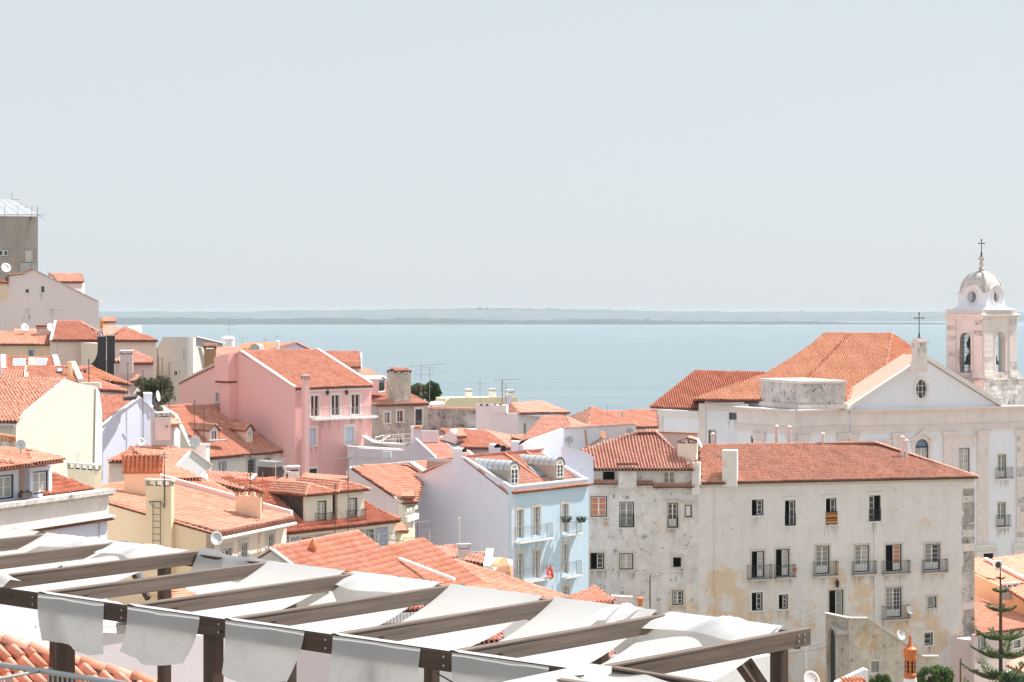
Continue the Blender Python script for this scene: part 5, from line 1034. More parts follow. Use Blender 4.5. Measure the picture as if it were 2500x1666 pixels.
for u, v0, v1 in ((449, 852, 878), (439, 903, 914)): f = MB(); p = pl.px(u, v0, .04); f.tube(p, V3(p.x, p.y, pl.px(u, v1).z), .05, 5); T.part('pipe', f, M['conc'])
f = MB(); p = P(556, 851, 230); f.lathe(p - V3(0, 0, 1.5), [(.78, 0), (.78, 2.55), (.82, 2.56), (.82, 2.66), (.55, 2.85), (.1, 2.95)], 18); solo('water_tank', 'round whitewashed water tank on the roof behind the pink house', 'water tank', f, M['white'], p - V3(0, 0, 1.5))
antenna(560, 777, 826, 230, [(794, 1.0, 10, 4, .8), (804, 1.0, 5, 4, .7)], 'tall aerial standing on the round water tank')
f = MB(); q0 = P(609, 862, 228); n = 10; w_ = .58
f.ext([q0 + V3(0, 0, -1)] + [q0 + V3(w_ * 2 * 0, 0, 0)] + [q0 + V3(w_ - w_ * math.cos(math.pi * i / n), 0, .55 + .5 * math.sin(math.pi * i / n)) for i in range(n + 1)] + [q0 + V3(2 * w_, 0, -1)], (.3, 1.6, 0)); solo('roof_hatch', 'small arched grey rooftop hatch behind the pink house ridge', 'roof hatch', f, M['conc'], q0)
T = H_('tiled roof peeping out behind the pink gable with a rusty chimney at its left', 560, 208); q = roof(T, [P(524, 878, 206), P(640, 878, 212), P(588, 851, 216), P(528, 851, 213)], 'pale', .26, .42, .2, 200, 0); walls(T, [P(526, 880, 206), P(642, 880, 212)], 'cream'); chimney(T, 500, 498, 527, 843, 905, 203, 12, 'chimbrown', 'tiles', tk='old')
chimney(T, 592, 590, 612, 851, 872, 214, 15, 'chimbrown', 'pots'); antenna(648, 823, 862, 214, [(829, .8, -20, 5, .9)], 'fat aerial above the pink house ridge, left of the white vent'); antenna(632, 833, 862, 218, [(847, 1.9, 5, 6, .4)], 'low long aerial beside the arched hatch'); antenna(591, 826, 848, 218, [(826, 1.0, 20, 5, .5)], 'small crossed aerial above the rusty roof chimney')
T = H_('salmon gable house with pale grey side behind the pink ridge', 720, 236); a, k, b = P(618, 864, 228), P(720, 839, 234), P(806, 878, 240); pl = Plane(a, b); tp = [pl.px(625, 866), pl.px(721, 839), pl.px(815, 884)]
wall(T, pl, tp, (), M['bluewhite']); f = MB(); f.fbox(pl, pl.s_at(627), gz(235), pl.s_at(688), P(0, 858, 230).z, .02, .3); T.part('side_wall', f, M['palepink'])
for i in (0, 1): f = MB(); f.quad(tp[i] + pl.n * .3 + V3(0, 0, .08), tp[i + 1] + pl.n * .3 + V3(0, 0, .08), tp[i + 1] - pl.n * 7 + V3(0, 0, .08), tp[i] - pl.n * 7 + V3(0, 0, .08)); T.part('roof', f, M['terra'], fix=False); caps(T, tp[i] + V3(0, 0, .12), tp[i + 1] + V3(0, 0, .12), 'pale', .12, .4)
f = MB(); p = P(678, 863, 226); f.lathe(p, [(.17, 0), (.17, .9), (.24, .95), (.24, 1.05), (.14, 1.1), (.14, 1.25), (.26, 1.3), (.05, 1.5)], 10); f.box(p + V3(.6, 0, -.1), (2.0, .8, .5)); solo('vent_stack', 'white rooftop vent stack with conical cap behind the pink roof', 'vent', f, M['white'], p); antenna(678, 817, 836, 226, [(822, 1.0, -15, 4, .6)], 'tiny aerial on top of the white vent stack')
T = H_('orange tiled roof with stepped second roof at the right of the pink house ridge', 840, 232); q = roof(T, [P(800, 887, 230), P(880, 887, 232), P(877, 861, 238), P(784, 861, 237)], 'fresh', .26, .42, .2, 200, 0); roof(T, [P(810, 897, 227), P(880, 897, 228), P(880, 884, 231), P(800, 884, 231)], 'fresh', .26, .42); caps(T, P(784, 861, 237), P(877, 861, 238), 'red', .13, .42, True, q); a, b = P(802, 897, 227), P(882, 897, 228.5); walls(T, [a, b, P(884, 862, 240)], 'white'); antenna(852, 853, 870, 232, [], 'short bare mast on the orange roof right of the pink house')

# derelict house with the great chimney
T = H_('derelict grey house with patched tile roof, flaking walls and white-framed windows', 985, 216); a, b = P(906, 990, 214), P(1046, 986, 217); pl = Plane(a, b)
hs = [win(T, pl, (939, 1007, 952, 1033), 'gd', 3, None, sur='stonew', sw=.16), win(T, pl, (970, 1003, 984, 1030), 'dr', 2, None, sash='stoneg', sur='stonew', sw=.16), win(T, pl, (1014, 999, 1031, 1038), 'd', 1, None, sash='sashg', sur='stonew', sw=.14, head=True), win(T, pl, (938, 1068, 951, 1084), 'gg', 3, None, sur='stonew', sw=.14), win(T, pl, (968, 1068, 985, 1084), 'gd', 3, None, sur='stonew', sw=.16)]
wall(T, pl, [a, b], hs, M['derelict']); q = roof(T, [a + V3(-.3, -.1, 0), b + V3(.2, 0, 0), P(1034, 979, 220), P(968, 948, 227), P(936, 930, 231), P(900, 930, 231)], 'old', .24, .4, .3, 300, 0); caps(T, P(1046, 986, 217), P(968, 948, 227), 'old', .12, .4, True, q); body(T, a, b, 12, 'derelict')
chimney(T, 967, 945, 1003, 903, 975, 215.5, 28, 'derelict', 'tiles', 'chimney', tk='old')
d0, d1 = P(922, 957, 217), P(939, 957, 220); pd = Plane(d0, d1); f = MB(); f.ext([pd.pt(0, d0.z - .3), pd.pt(pd.L, d0.z - .3), pd.pt(pd.L, d0.z + 1.3), pd.pt(pd.L * .5, d0.z + 1.55), pd.pt(0, d0.z + 1.3)], -pd.n * 6); d = T.part('dormer', f, M['pink']); f = MB(); f.ring(pd, .05, d0.z - .1, pd.L - .05, d0.z + 1.4, .14, .0, .08); w = T.part('dormer_window', f, M['sashw'], d); f = MB(); f.fbox(pd, .15, d0.z, pd.L - .15, d0.z + 1.3, .005, .03); T.part('pane', f, M['gdark'], w)
f = MB(); f.ext([pd.pt(-.15, d0.z + 1.3, .2), pd.pt(pd.L * .5, d0.z + 1.6, .2), pd.pt(pd.L + .15, d0.z + 1.3, .2), pd.pt(pd.L + .15, d0.z + 1.45, .2), pd.pt(pd.L * .5, d0.z + 1.75, .2), pd.pt(-.15, d0.z + 1.45, .2)], -pd.n * 6.2); T.part('dormer_roof', f, M['white'], d)
roof(T, [P(868, 921, 224), P(940, 924, 227), P(900, 904, 233), P(858, 897, 233)], 'old', .26, .42, .2, 200, 0)
T = H_('long soot-stained blank wall with red tile coping beside the derelict house', 1105, 213, 'wall', 'garden_wall'); a, b = P(1044, 998, 213), P(1163, 1001, 211); pl = walls(T, [a, b], 'darkwall')[0]; caps(T, a + V3(0, 0, .05), b + V3(0, 0, .05), 'fresh', .2, .4); f = MB(); f.ext([P(1048, 991, 215), P(1086, 989, 216), P(1080, 983, 220), P(1052, 984, 220)], (0, 0, .15)); T.part('lean_to_roof', f, M['white'])
T = H_('flat-topped ochre building with three white chimney stacks above the river', 1180, 262, 'building', 'flat_building'); a, b = P(1082, 988, 255), P(1262, 970, 266); pl = Plane(P(1082, 985, 258), P(1263, 985, 262)); wall(T, pl, [pl.px(1080, 987), pl.px(1099, 972), pl.px(1262, 969)], (), M['yellow2']); body(T, pl.px(1100, 973), pl.px(1262, 970), 9, 'yellow2', -.2)
for um, u0, u1, v0 in ((1140, 1135, 1153, 950), (1199, 1194, 1212, 949), (1240, 1234, 1256, 952)): chimney(T, um, u0, u1, v0, 985, 263, 20, 'white', 'slots')
T = H_('white house with holed parapet and hipped tile roof in front of the ochre building', 1240, 208); a, b, c = P(1161, 986, 207), P(1266, 1012, 206), P(1327, 1018, 211); pl = Plane(a, V3(b.x, b.y, a.z)); wall(T, pl, [pl.px(1162, 987), pl.px(1206, 988), pl.px(1207, 1008), pl.px(1266, 1010)], (), M['white']); f = MB(); s0, z0, s1, z1 = pl.rect((1203, 989, 1238, 1008)); f.fbox(pl, s0, z0, s1, z1, -.6, .35); T.part('tank_box', f, M['white'])
for u in (1176, 1190, 1209, 1223): f = MB(); p = pl.px(u, 989, .02); f.tube(p, p + pl.n * .3, .1, 8); T.part('drain_hole', f, M['dark'])
p2 = Plane(b, c); h = [win(T, p2, (1278, 1034, 1284, 1060), 'd', 1, None, sur='stonew', sw=.1)]; wall(T, p2, [b, c], h, M['white']); q = roof(T, [b + V3(0, -.2, .1), P(1386, 1008, 212), P(1322, 982, 219), P(1248, 988, 214)], 'pale', .27, .42, .3, 260, 0); caps(T, P(1248, 988, 214), P(1322, 982, 219), 'pale', .13, .42, True, q); caps(T, P(1322, 982, 219), P(1386, 1008, 212), 'pale', .13, .42, True, q); caps(T, b, P(1248, 988, 214), 'pale', .13, .42, True, q); roof(T, [P(1238, 1010, 209), b, P(1248, 988, 214)], 'old', .27, .42, .1); walls(T, [c, P(1384, 1012, 212)], 'palepeach'); body(T, a, c, 9, 'white', -1.2)
antenna(1172, 924, 985, 207, [(938, 1.0, 15, 4, .4)], 'thin bare aerial over the holed white parapet, left of a pair', r=.025); antenna(1226, 928, 990, 208, [(928, 2.6, 2, 8, .9), (952, .8, 60, 4, .5)], 'tall black aerial with a long top boom over the tiled white house', 'iron', .035); antenna(1235, 936, 1008, 206, [(936, 1.2, 30, 5, .5)], 'leaning aerial beside the dish on the white house', r=.03); dish(1241, 977, 206, .55, -120, 'white dish on the roof edge of the white house with the holed parapet')
antenna(1028, 890, 975, 222, [(893, 4.2, -20, 10, .9), (915, 2.2, 10, 6, .5)], 'aerial with a long sloping boom left of the dark tree', r=.03); antenna(1049, 896, 985, 221, [(898, 1.4, 150, 6, .7)], 'aerial with forked boom in front of the dark tree', r=.03); antenna(1081, 958, 985, 225, [], 'short bare mast right of the dark tree')
tree('rounded dark green tree beside the great chimney by the river', 1053, 929, 985, 62, 232, 'dark', 5200, .17, 3, 22); tree('yellowish olive-green tree in front of the dark tree by the river', 1020, 934, 985, 60, 226, 'dry', 4200, .15, 5, 18)
tree('olive tree with grey-green crown beside the white gable on the left', 376, 914, 996, 128, 168, 'olive', 9000, .11, 8, 30, vground=1010)
T = H_('hipped tile roof with a low left wing, first roof left of the church', 1500, 212); a, b = P(1437, 1046, 208), P(1605, 1043, 214); q = roof(T, [a, b, P(1602, 1002, 222), P(1484, 1007, 219), P(1445, 996, 219)], 'fresh', .27, .42, .2, 300, 0); roof(T, [P(1388, 1023, 214), a, P(1445, 996, 219)], 'old', .27, .42, .1, 0, 0); caps(T, a, P(1445, 996, 219), 'fresh', .13, .42, True, q); caps(T, P(1484, 1007, 219), P(1602, 1002, 222), 'fresh', .13, .42, True, q); caps(T, P(1445, 996, 219), P(1484, 1007, 219), 'fresh', .13, .42, True, q); walls(T, [P(1390, 1026, 214), a + V3(0, .4, 0), b + V3(0, .4, 0)], 'white'); f = MB(); f.tube(P(1519, 1019, 210), P(1519, 1006, 210), .1, 6); T.part('vent_pipe', f, M['conc'])
antenna(1483, 987, 1006, 215, [(993, 3.5, 4, 2, .3)], 'bare mast with a long wire boom on the roof left of the church')
T = H_('tile roof with two hips behind the white parapet with round dishes', 1360, 198); a, b = P(1276, 1078, 194), P(1398, 1048, 197); q = roof(T, [P(1268, 1080, 192), P(1398, 1050, 196), P(1380, 1019, 204), P(1327, 1019, 204)], 'pale', .3, .44, .2, 260, 0); caps(T, P(1327, 1019, 204), P(1380, 1019, 204), 'fresh', .13, .42, True, q); caps(T, P(1398, 1050, 196), P(1380, 1019, 204), 'fresh', .13, .42, True, q); roof(T, [P(1398, 1050, 196), P(1452, 1048, 199), P(1380, 1019, 204)], 'pale', .3, .44, .1, 0, 0); walls(T, [a + V3(0, .5, -.3), b + V3(0, .5, -.5)], 'white')
T = H_('white parapeted house with terracotta pipe and round dishes beside the long grey block', 1440, 184); a, b = P(1376, 1047, 184.5), P(1553, 1036, 187.5); pl = walls(T, [a, b], 'conc' if 0 else 'white')[0]; caps(T, a, b, 'pale', .14, .4); p2 = Plane(P(1278, 1086, 178), P(1376, 1086, 184)); wall(T, p2, [p2.px(1278, 1087), p2.px(1300, 1073), p2.px(1333, 1062), p2.px(1345, 1058), p2.px(1376, 1047)], (), M['bluewhite']); p3 = Plane(P(1374, 1094, 176.2), P(1449, 1118, 177.6)); wall(T, p3, [p3.px(1374, 1092), p3.px(1400, 1098), p3.px(1430, 1107), p3.px(1449, 1119)], (), M['bluewhite'], zb=P(0, 1182, 177).z); coping(T, [p3.px(1374, 1092), p3.px(1400, 1098), p3.px(1430, 1107), p3.px(1449, 1119)], .3, .08, 'white')  # left walls: bluish plaster carries their shade in its colour
for q in (((1428, 1050), (1432, 1092)), ((1472, 1068), (1420, 1100))): f = MB(); f.tube(pl.px(*q[0], .06), pl.px(*q[1], .06), .06, 6); T.part('terracotta_pipe', f, M['terra'])
dish(1390, 1075, 183.5, .42, -100, 'grey round dish on the white parapet wall, leftmost of three', mat='conc'); dish(1472, 1063, 184, .4, -40, 'rust-coloured round dish at the corner of the grey block hip roof', mat='terra'); dish(1537, 1054, 186, .4, -100, 'small grey dish below the right end of the white parapet', mat='conc')
f = MB(); a, b = P(1603, 1056, 188), P(1703, 1060, 189); T = H_('low pale wall between the two tiled roofs of the grey block', 1650, 189, 'wall', 'parapet_wall'); walls(T, [a, b], 'palepink'); coping(T, [a, b], .3, .1, 'terra')
# ---------------------------------------------------------------- middle distance, left to centre
# roof with dormers against the pink gable
T = H_('cream house with red-brown tile roof and two small dormers against the pink gable wall', 600, 184)
eL, eR, rR, rL = P(510, 1117, 179), P(690, 1100, 186.6), P(528, 990, 194.5), P(396, 994, 188); a, b = eL + V3(0, .25, -.05), eR + V3(0, .25, -.05); pl = Plane(a, b)
hs = [win(T, pl, (533, 1127, 553, 1160), 'gg', 4, 'sashg', sur='stonew', sw=.2), win(T, pl, (605, 1121, 624, 1170), 'dd', 5, 'sashg', sash='sashg', sur='stoneg', sw=.22), win(T, pl, (648, 1117, 663, 1134), 'rr', 1, None, sur='stoneg', sw=.2)]
wall(T, pl, [a, b], hs, M['cream'], zb=gz(180) - 2); q = roof(T, [eL, eR, rR, rL], 'fresh', .25, .4, .3, 300, 0); caps(T, rL, rR, 'fresh', .12, .42, True, q); coping(T, [rL, P(430, 1016, 185.5), P(466, 1092, 182)], .3, .12, 'white'); coping(T, [rR, P(562, 1018, 192.3), P(580, 1012, 192), P(690, 1098, 186.6)], .7, .12, 'conc'); body(T, a, b, 6, 'cream')
f = MB(); f.ext([P(396, 996, 188.2), P(512, 1120, 179.2), P(512, 1200, 179.2), P(396, 1200, 188.2)], (.1, .3, 0)); T.part('side_wall', f, M['cream'])
def small_dormer(T, u0, u1, vt, vb, D, back, th=38, uroof=None):
    p0 = P(u0, vb, D); p1 = p0 + V3(math.cos(R(th)), math.sin(R(th)), 0) * ((u1 - u0) / F * D / math.cos(R(th)) * .95); pl = Plane(p0, p1); h = P(u0, vt, D).z - p0.z; n = -pl.n * back
    f = MB(); f.ext([pl.pt(0, p0.z - 1), pl.pt(pl.L, p0.z - 1), pl.pt(pl.L, p0.z + h), pl.pt(pl.L / 2, p0.z + h + .45), pl.pt(0, p0.z + h)], n); d = T.part('dormer', f, M['palepeach']); f = MB(); f.ring(pl, .12, p0.z + .05, pl.L - .12, p0.z + h - .05, .1, 0, .07); f.fbox(pl, pl.L / 2 - .05, p0.z + .1, pl.L / 2 + .05, p0.z + h - .1, .0, .06); w = T.part('dormer_window', f, M['sashw'], d); f = MB(); f.fbox(pl, .18, p0.z + .1, pl.L - .18, p0.z + h - .1, .005, .02); T.part('pane', f, M['gdark'], w)
    A, B_, C_ = pl.pt(-.15, p0.z + h - .08, .2), pl.pt(pl.L / 2, p0.z + h + .5, .2), pl.pt(pl.L + .15, p0.z + h - .08, .2); roof(T, [A + n * 1.05, A, B_, B_ + n * 1.05], 'old', .25, .4, .1, parent=d, name='dormer_roof', thick=.05); roof(T, [C_, C_ + n * 1.05, B_ + n * 1.05, B_], 'old', .25, .4, .1, parent=d, name='dormer_roof', thick=.05); return d
small_dormer(T, 512, 531, 1049, 1076, 182.5, 4.6); small_dormer(T, 601, 616, 1049, 1067, 185.5, 3.4)
f = MB(); f.box(P(531, 1076, 181.5), (1.7, .8, .12), R(30)); T.part('ledge', f, M['conc'])
for u, v0, v1, D in ((475, 977, 1075, 178), (498, 997, 1095, 179), (535, 1022, 1070, 183)): antenna(u, v0, v1, D, [(v0 + 8, .7, 20, 4, .5)] if u != 475 else [(v0 + 3, .3, 0, 3, .4)], {475: 'tallest rusty mast, in front of the left dormer of the red-brown roof', 498: 'rusty mast with short boom just right of the tallest one', 535: 'small mast between the two dormers of the red-brown roof'}[u], 'rust', .03)
# ochre roofs, far left
T = H_('tiled roof with two pale skylights and white end walls on the left edge', 70, 188); A, B_, C_, D_ = P(6, 908, 184), P(143, 908, 186), P(134, 874, 193), P(8, 873, 192); q = roof(T, [A, B_, C_, D_], 'fresh', .25, .4, .1, 240, 0); caps(T, D_, C_, 'red', .13, .42, True, q); walls(T, [A, B_], 'ochre' if 0 else 'yellow')
for qd, ft in ((((31, 897), (61, 897), (63, 879), (33, 879)), 'skyl'), (((87, 895), (112, 895), (116, 878), (89, 878)), 'skyl')): skylight(T, qd, A, B_, C_, ft, 'sashw', q)
p4 = [on_roof(u, v, A, B_, C_) for u, v in ((70, 896), (86, 896), (86, 879), (70, 879))]; f = MB(); f.ext([p + V3(0, 0, .1) for p in p4], (0, 0, .12)); T.part('ochre_panel', f, M['yellow'], q); coping(T, [A + V3(.1, 0, .0), D_], .45, .3, 'white'); coping(T, [B_, C_], .5, .3, 'white')
T = H_('low tiled roof with a small skylight and ochre chimney in front of the skylight roof', 120, 172); A, B_, C_, D_ = P(64, 924, 169), P(186, 935, 171), P(175, 897, 178), P(66, 897, 177); q = roof(T, [A, B_, C_, D_], 'fresh', .25, .4, .1, 260, 0); caps(T, D_, C_, 'fresh', .13, .42, True, q); coping(T, [A, D_], .35, .16, 'palepeach'); coping(T, [B_ + V3(.4, 0, .05), P(178, 890, 178)], .4, .3, 'cream'); walls(T, [A, B_], 'yellow'); skylight(T, ((137, 912), (151, 912), (153, 903), (139, 903)), A, B_, C_, 'skyl', 'iron', q); chimney(T, 166, 165, 176.5, 884, 908, 174, 10, 'yellow', 'slab', capmat='yellow')
T = H_('tiled roof with a skylight cut by the left edge of the photo', 20, 172); A, B_, C_, D_ = P(-90, 926, 169), P(62, 924, 170), P(60, 902, 176), P(-90, 902, 176); q = roof(T, [A, B_, C_, D_], 'fresh', .25, .4, .1, 200, 0); caps(T, D_, C_, 'fresh', .13, .42, True, q); walls(T, [A, B_], 'yellow'); skylight(T, ((-12, 918), (6, 918), (8, 907), (-10, 907)), A, B_, C_, 'slate', 'steel', q)
T = H_('small orange hip roof behind the blue-white gable, upper of two', 260, 181); q = roof(T, [P(203, 922, 178), P(318, 941, 180), P(222, 897, 187)], 'orange', .25, .4, .1, 200, 0); caps(T, P(320, 940, 180), P(222, 897, 187), 'fresh', .13, .42, True, q); walls(T, [P(250, 944, 179.5), P(318, 944, 180.5)], 'palepink'); chimney(T, 268, 267, 277, 929, 942, 177, 15, 'white', 'barrel'); roof(T, [P(186, 907, 182), P(225, 900, 185), P(222, 896, 188), P(186, 897, 187)], 'fresh', .25, .4)
T = H_('long low hip roof with white wall just above the cream gable, lower of two', 260, 174); q = roof(T, [P(186, 950, 171), P(312, 958, 173.5), P(187, 909, 180)], 'fresh', .25, .4, .1, 240, 0); caps(T, P(314, 957, 173.5), P(187, 909, 180), 'fresh', .14, .42, True, q); walls(T, [P(238, 958, 172), P(318, 958, 174)], 'palepink'); f = MB(); f.box(P(222, 941, 165), (1.6, .8, .45), R(5)); T.part('flue_box', f, M['cream']); antenna(217, 877, 935, 170, [], 'dark bare mast in front of the upper orange hip roof', 'iron', .045)
# olive-tree aerials
for u, v0, D, l in ((387, 868, 160, 'tallest dark mast before the olive tree'), (396, 873, 161, 'rusty mast with small arm before the olive tree'), (413, 885, 163, 'mast with a long horizontal boom right of the olive tree'), (349, 903, 158, 'dark bare mast at the left part of the olive tree'), (312, 885, 170, 'thin mast with short arm left of the olive tree')): antenna(u, v0, 1005, D, [(886, 1.9, 2, 8, .5), (912, .4, 0, 3, .3)] if u == 413 else ([(v0 + 3, .35, 10, 3, .3)] if u in (396, 312) else []), l, 'rust', .03)
dish(384, 968, 158, .45, -10, 'white dish edge-on beside the chimney of the blue-white gable', 10)
# white house with its gable in blue-tinted plaster
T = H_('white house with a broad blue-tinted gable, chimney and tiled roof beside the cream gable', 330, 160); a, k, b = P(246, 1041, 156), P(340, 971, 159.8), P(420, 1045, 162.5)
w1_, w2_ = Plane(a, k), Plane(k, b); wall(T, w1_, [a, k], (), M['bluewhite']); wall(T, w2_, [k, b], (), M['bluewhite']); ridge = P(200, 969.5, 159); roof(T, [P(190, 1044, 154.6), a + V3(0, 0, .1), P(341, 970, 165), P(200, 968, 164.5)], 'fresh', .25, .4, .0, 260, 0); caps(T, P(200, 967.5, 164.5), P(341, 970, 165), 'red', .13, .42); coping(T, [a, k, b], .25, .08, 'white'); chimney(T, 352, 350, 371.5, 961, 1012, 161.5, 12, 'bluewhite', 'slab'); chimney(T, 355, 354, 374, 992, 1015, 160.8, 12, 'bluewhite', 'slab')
f = MB(); f.ext([P(300, 977, 158.5), P(336, 971, 158.5), P(332, 976, 157), P(304, 979, 157)], (0, 0, .25)); T.part('weather_board', f, M['darkclad']); core(T, [P(255, 1041, 157.8), P(412, 1045, 164), P(405, 1041, 170), P(240, 1041, 168)], P(0, 1043, 163).z, M['bluewhite'])
for x0, y0, x1, y1 in ((288, 1016, 295, 1028), (300, 1056, 308, 1070), (362, 1009, 367, 1019)): f = MB(); pl = w1_ if x0 < 340 else w2_; f.tube(pl.px(x0, y0, .04), pl.px(x1, y1, .04), .03, 5); T.part('wall_iron', f, M['white'])
T = H_('low terrace block with slotted chimney right of the blue-white gable', 400, 156); walls(T, [P(372, 1012, 157), P(425, 1040, 158), P(440, 1052, 160)], 'palepink'); chimney(T, 386, 378, 417, 1007, 1050, 154, 30, 'palepink', 'slots'); roof(T, [P(400, 1038, 154), P(432, 1037, 157), P(432, 1026, 160), P(405, 1030, 158)], 'fresh', .25, .4)
dish(344, 1080, 150, .35, -70, 'small white dish on the blue-white gable wall above the tiled ridge')
# cream gable, big tiles, far left
T = H_('cream gable house with a big orange tile slope at the left edge', 150, 138); gA, gB = P(39, 1030, 131), P(247, 1005, 139.5); pl = Plane(gA, gB); tp = [pl.px(u, v) for u, v in ((39, 1029), (164, 927), (196, 937), (231, 943), (240, 955), (247, 1006))]
wall(T, pl, tp, (), M['offwhite']); zE, zR = tp[0].z, tp[1].z; eL = V3(P(-90, 1030, 131).x, 131.5, zE); rK = P(164, 926, 139.5); rL = V3(P(-90, 925, 139.5).x, 139.8, rK.z)
q = roof(T, [eL, tp[0] + V3(.05, 0, 0), rK, rL], 'fresh', .25, .40, .25, 300, 0); caps(T, rL, rK, 'red', .15, .42, True, q); w2_ = Plane(V3(eL.x, eL.y + .4, 0), V3(tp[0].x, tp[0].y + .2, 0)); wall(T, w2_, [V3(eL.x, eL.y + .4, zE - .1), V3(tp[0].x, tp[0].y + .2, zE - .1)], (), M['offwhite']); f = MB(); f.tube(eL + V3(0, -.25, -.25), tp[0] + V3(0, -.3, -.25), .11, 8); T.part('gutter', f, M['zinc'])
f = MB(); f.ext([pl.px(232, 943, .05), pl.px(240, 955, .05), pl.px(247, 1006, .05), pl.px(247, 1150, .05), pl.px(228, 1150, .05)], pl.n * .04); T.part('white_corner', f, M['white']); core(T, [P(60, 1030, 134), P(238, 1005, 141.5), P(225, 1005, 150), P(0, 1030, 146)], P(0, 1005, 136).z - .5, M['offwhite'])
dish(51, 1086, 103, .27, -75, 'large white dish behind the front dormer roof at the left edge', 15); 
# front dormer house
T = H_('white house with tiled dormers, long stone cornice and planter at the lower left', 120, 108); a, b = P(-60, 1243, 103), eq(P(0, 1243, 103), 262, 1200); fa = Plane(a, b)
hs = [win(T, fa, r, 'gg', 2, 'bottle', sur='stonew', sw=.2) for r in ((93, 1533, 123, 1588), (12, 1549, 46, 1600))] + [win(T, fa, (8, 1388, 46, 1428), 'gg', 2, 'bottle', sur='stonew', sw=.2)]
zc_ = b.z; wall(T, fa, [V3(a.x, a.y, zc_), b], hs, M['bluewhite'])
f = MB(); f.fbox(fa, 0, zc_ - .1, fa.L + .35, zc_ + .12, -.5, .42); f.fbox(fa, 0, zc_ - .25, fa.L + .2, zc_ - .101, .01, .25); T.part('cornice', f, M['stone2'])
f = MB(); f.fbox(fa, 0, zc_ - 1.35, fa.L + .02, zc_ - .251, .005, .08); T.part('frieze', f, M['stone']); f = MB(); f.fbox(fa, 0, zc_ - 1.46, fa.L + .3, zc_ - 1.36, .005, .35); T.part('string_course', f, M['stonew'])
roof(T, [fa.pt(0, zc_ - 1.58, .30), fa.pt(fa.L + .3, zc_ - 1.58, .30), fa.pt(fa.L + .3, zc_ - 1.5, .02), fa.pt(0, zc_ - 1.5, .02)], 'old', .2, .35, 0, 160, 0, 'tile_ledge', thick=.05)
eb = Plane(b, b + V3(-7, 5.0, 0)); core(T, [a + V3(0, 1, 0), b + V3(-.6, .2, 0), b + V3(-6, 5.5, 0), a + V3(0, 12, 0)], zc_ - .4, M['bluewhite'])
RA2, RB2 = fa.pt(fa.s_at(124), zc_ + .1, -.6), fa.pt(fa.L, zc_ + .1, -.6); RK = RA2 - fa.n * 4 + V3(0, 0, 2.2); RC2 = on_roof(127, 1159, RA2, RB2, RK); RD2 = on_roof(224, 1195, RA2, RB2, RK); q = roof(T, [RA2, RB2, RD2, RC2], 'red', .22, .38, .05, 260, 0); coping(T, [RC2, RD2], .3, .14, 'conc')
def casement_dormer(T, u0, u1, vt, vb, win_r, off):
    po = Plane(fa.pt(0, 0, off), fa.pt(fa.L, 0, off)); s0, s1 = po.s_at(u0), po.s_at(u1); zt = po.sz((u0 + u1) / 2, vt)[1]; pf = Plane(po.pt(s0, 0), po.pt(s1, 0)); h = win(T, pf, win_r, 'pp', 2, 'bottle', sur=None, sill=False, fw=.08); wall(T, pf, [pf.pt(0, zt), pf.pt(pf.L, zt)], [h], M['bluewhite'], zb=zc_ - .2, name='dormer_wall'); f = MB(); f.fbox(pf, pf.L - .3, zc_ - .2, pf.L - .002, zt, -3.5, -.351); f.fbox(pf, .002, zc_ - .2, .3, zt, -3.5, -.351); T.part('dormer_cheek', f, M['palepeach']); return pf, zt
casement_dormer(T, -30, 45, 1150, 1232, (-8, 1160, 35, 1219), -.7); pf, zt = casement_dormer(T, 73, 127, 1140, 1211, (81, 1150, 119, 1206), -.7)
f = MB(); po = Plane(fa.pt(0, 0, -2.4), fa.pt(fa.L, 0, -2.4)); f.fbox(po, po.s_at(40), zc_ - .2, po.s_at(80), po.sz(60, 1138)[1], -.2, 0); T.part('dormer_wall', f, M['palepeach'])
e0, e1, e2 = P(-60, 1152, 103), P(73, 1135, 106.5), P(148, 1124, 108.8); k0, k1 = P(-60, 1098, 108), P(60, 1098, 111); q1 = roof(T, [e0, e1, k1, k0], 'fresh', .23, .38, .2, 220, 0); q2 = roof(T, [e1, e2, P(140, 1119, 111), k1], 'fresh', .23, .38, .2, 160, 0); caps(T, e1 + V3(0, -.1, -.05), k1, 'fresh', .16, .36, True, q1); caps(T, k0, k1, 'fresh', .15, .36, True, q1); caps(T, k1, P(148, 1122, 111), 'fresh', .14, .36, True, q2); caps(T, P(-40, 1120, 105), P(40, 1130, 105.6), 'pale', .12, .36, True, q1)
chimney(T, 231, 165, 247, 1134, 1205, 117, 48, 'yellow2', 'slots', capmat='cream'); chimney(T, 30, -14, 36, 1064, 1105, 111, 35, 'derelict', 'slots', capmat='orange')
for u in (187, 193): f = MB(); p = P(u, 1135, 118); f.tube(p, P(u, 1104, 118), .035, 6); T.part('vent_tube', f, M['cream'])
p = fa.px(67, 1214, -.15); f = MB(); f.box(p + V3(0, 0, .12), (.85, .3, .28), math.atan2(fa.d.y, fa.d.x)); B = Thing('planter_box', 'long dark planter on the cornice between two front dormers', 'planter', p); B.part('box', f, M['darkclad']); V, Q, tn = leaves([tuple(p + fa.d * (.3 * j) + V3(0, 0, .3)) for j in (-1, 0, 1)], [.1] * 3, 40, .06, 5); B.link('plant', fast_mesh('plant', V - np.array(p), Q, LM['dry'], tn))
f = MB(); p0 = fa.px(241, 1226, .06); f.tube(p0, fa.px(241, 1330, .06), .03, 6); T.part('cable', f, M['conc'])
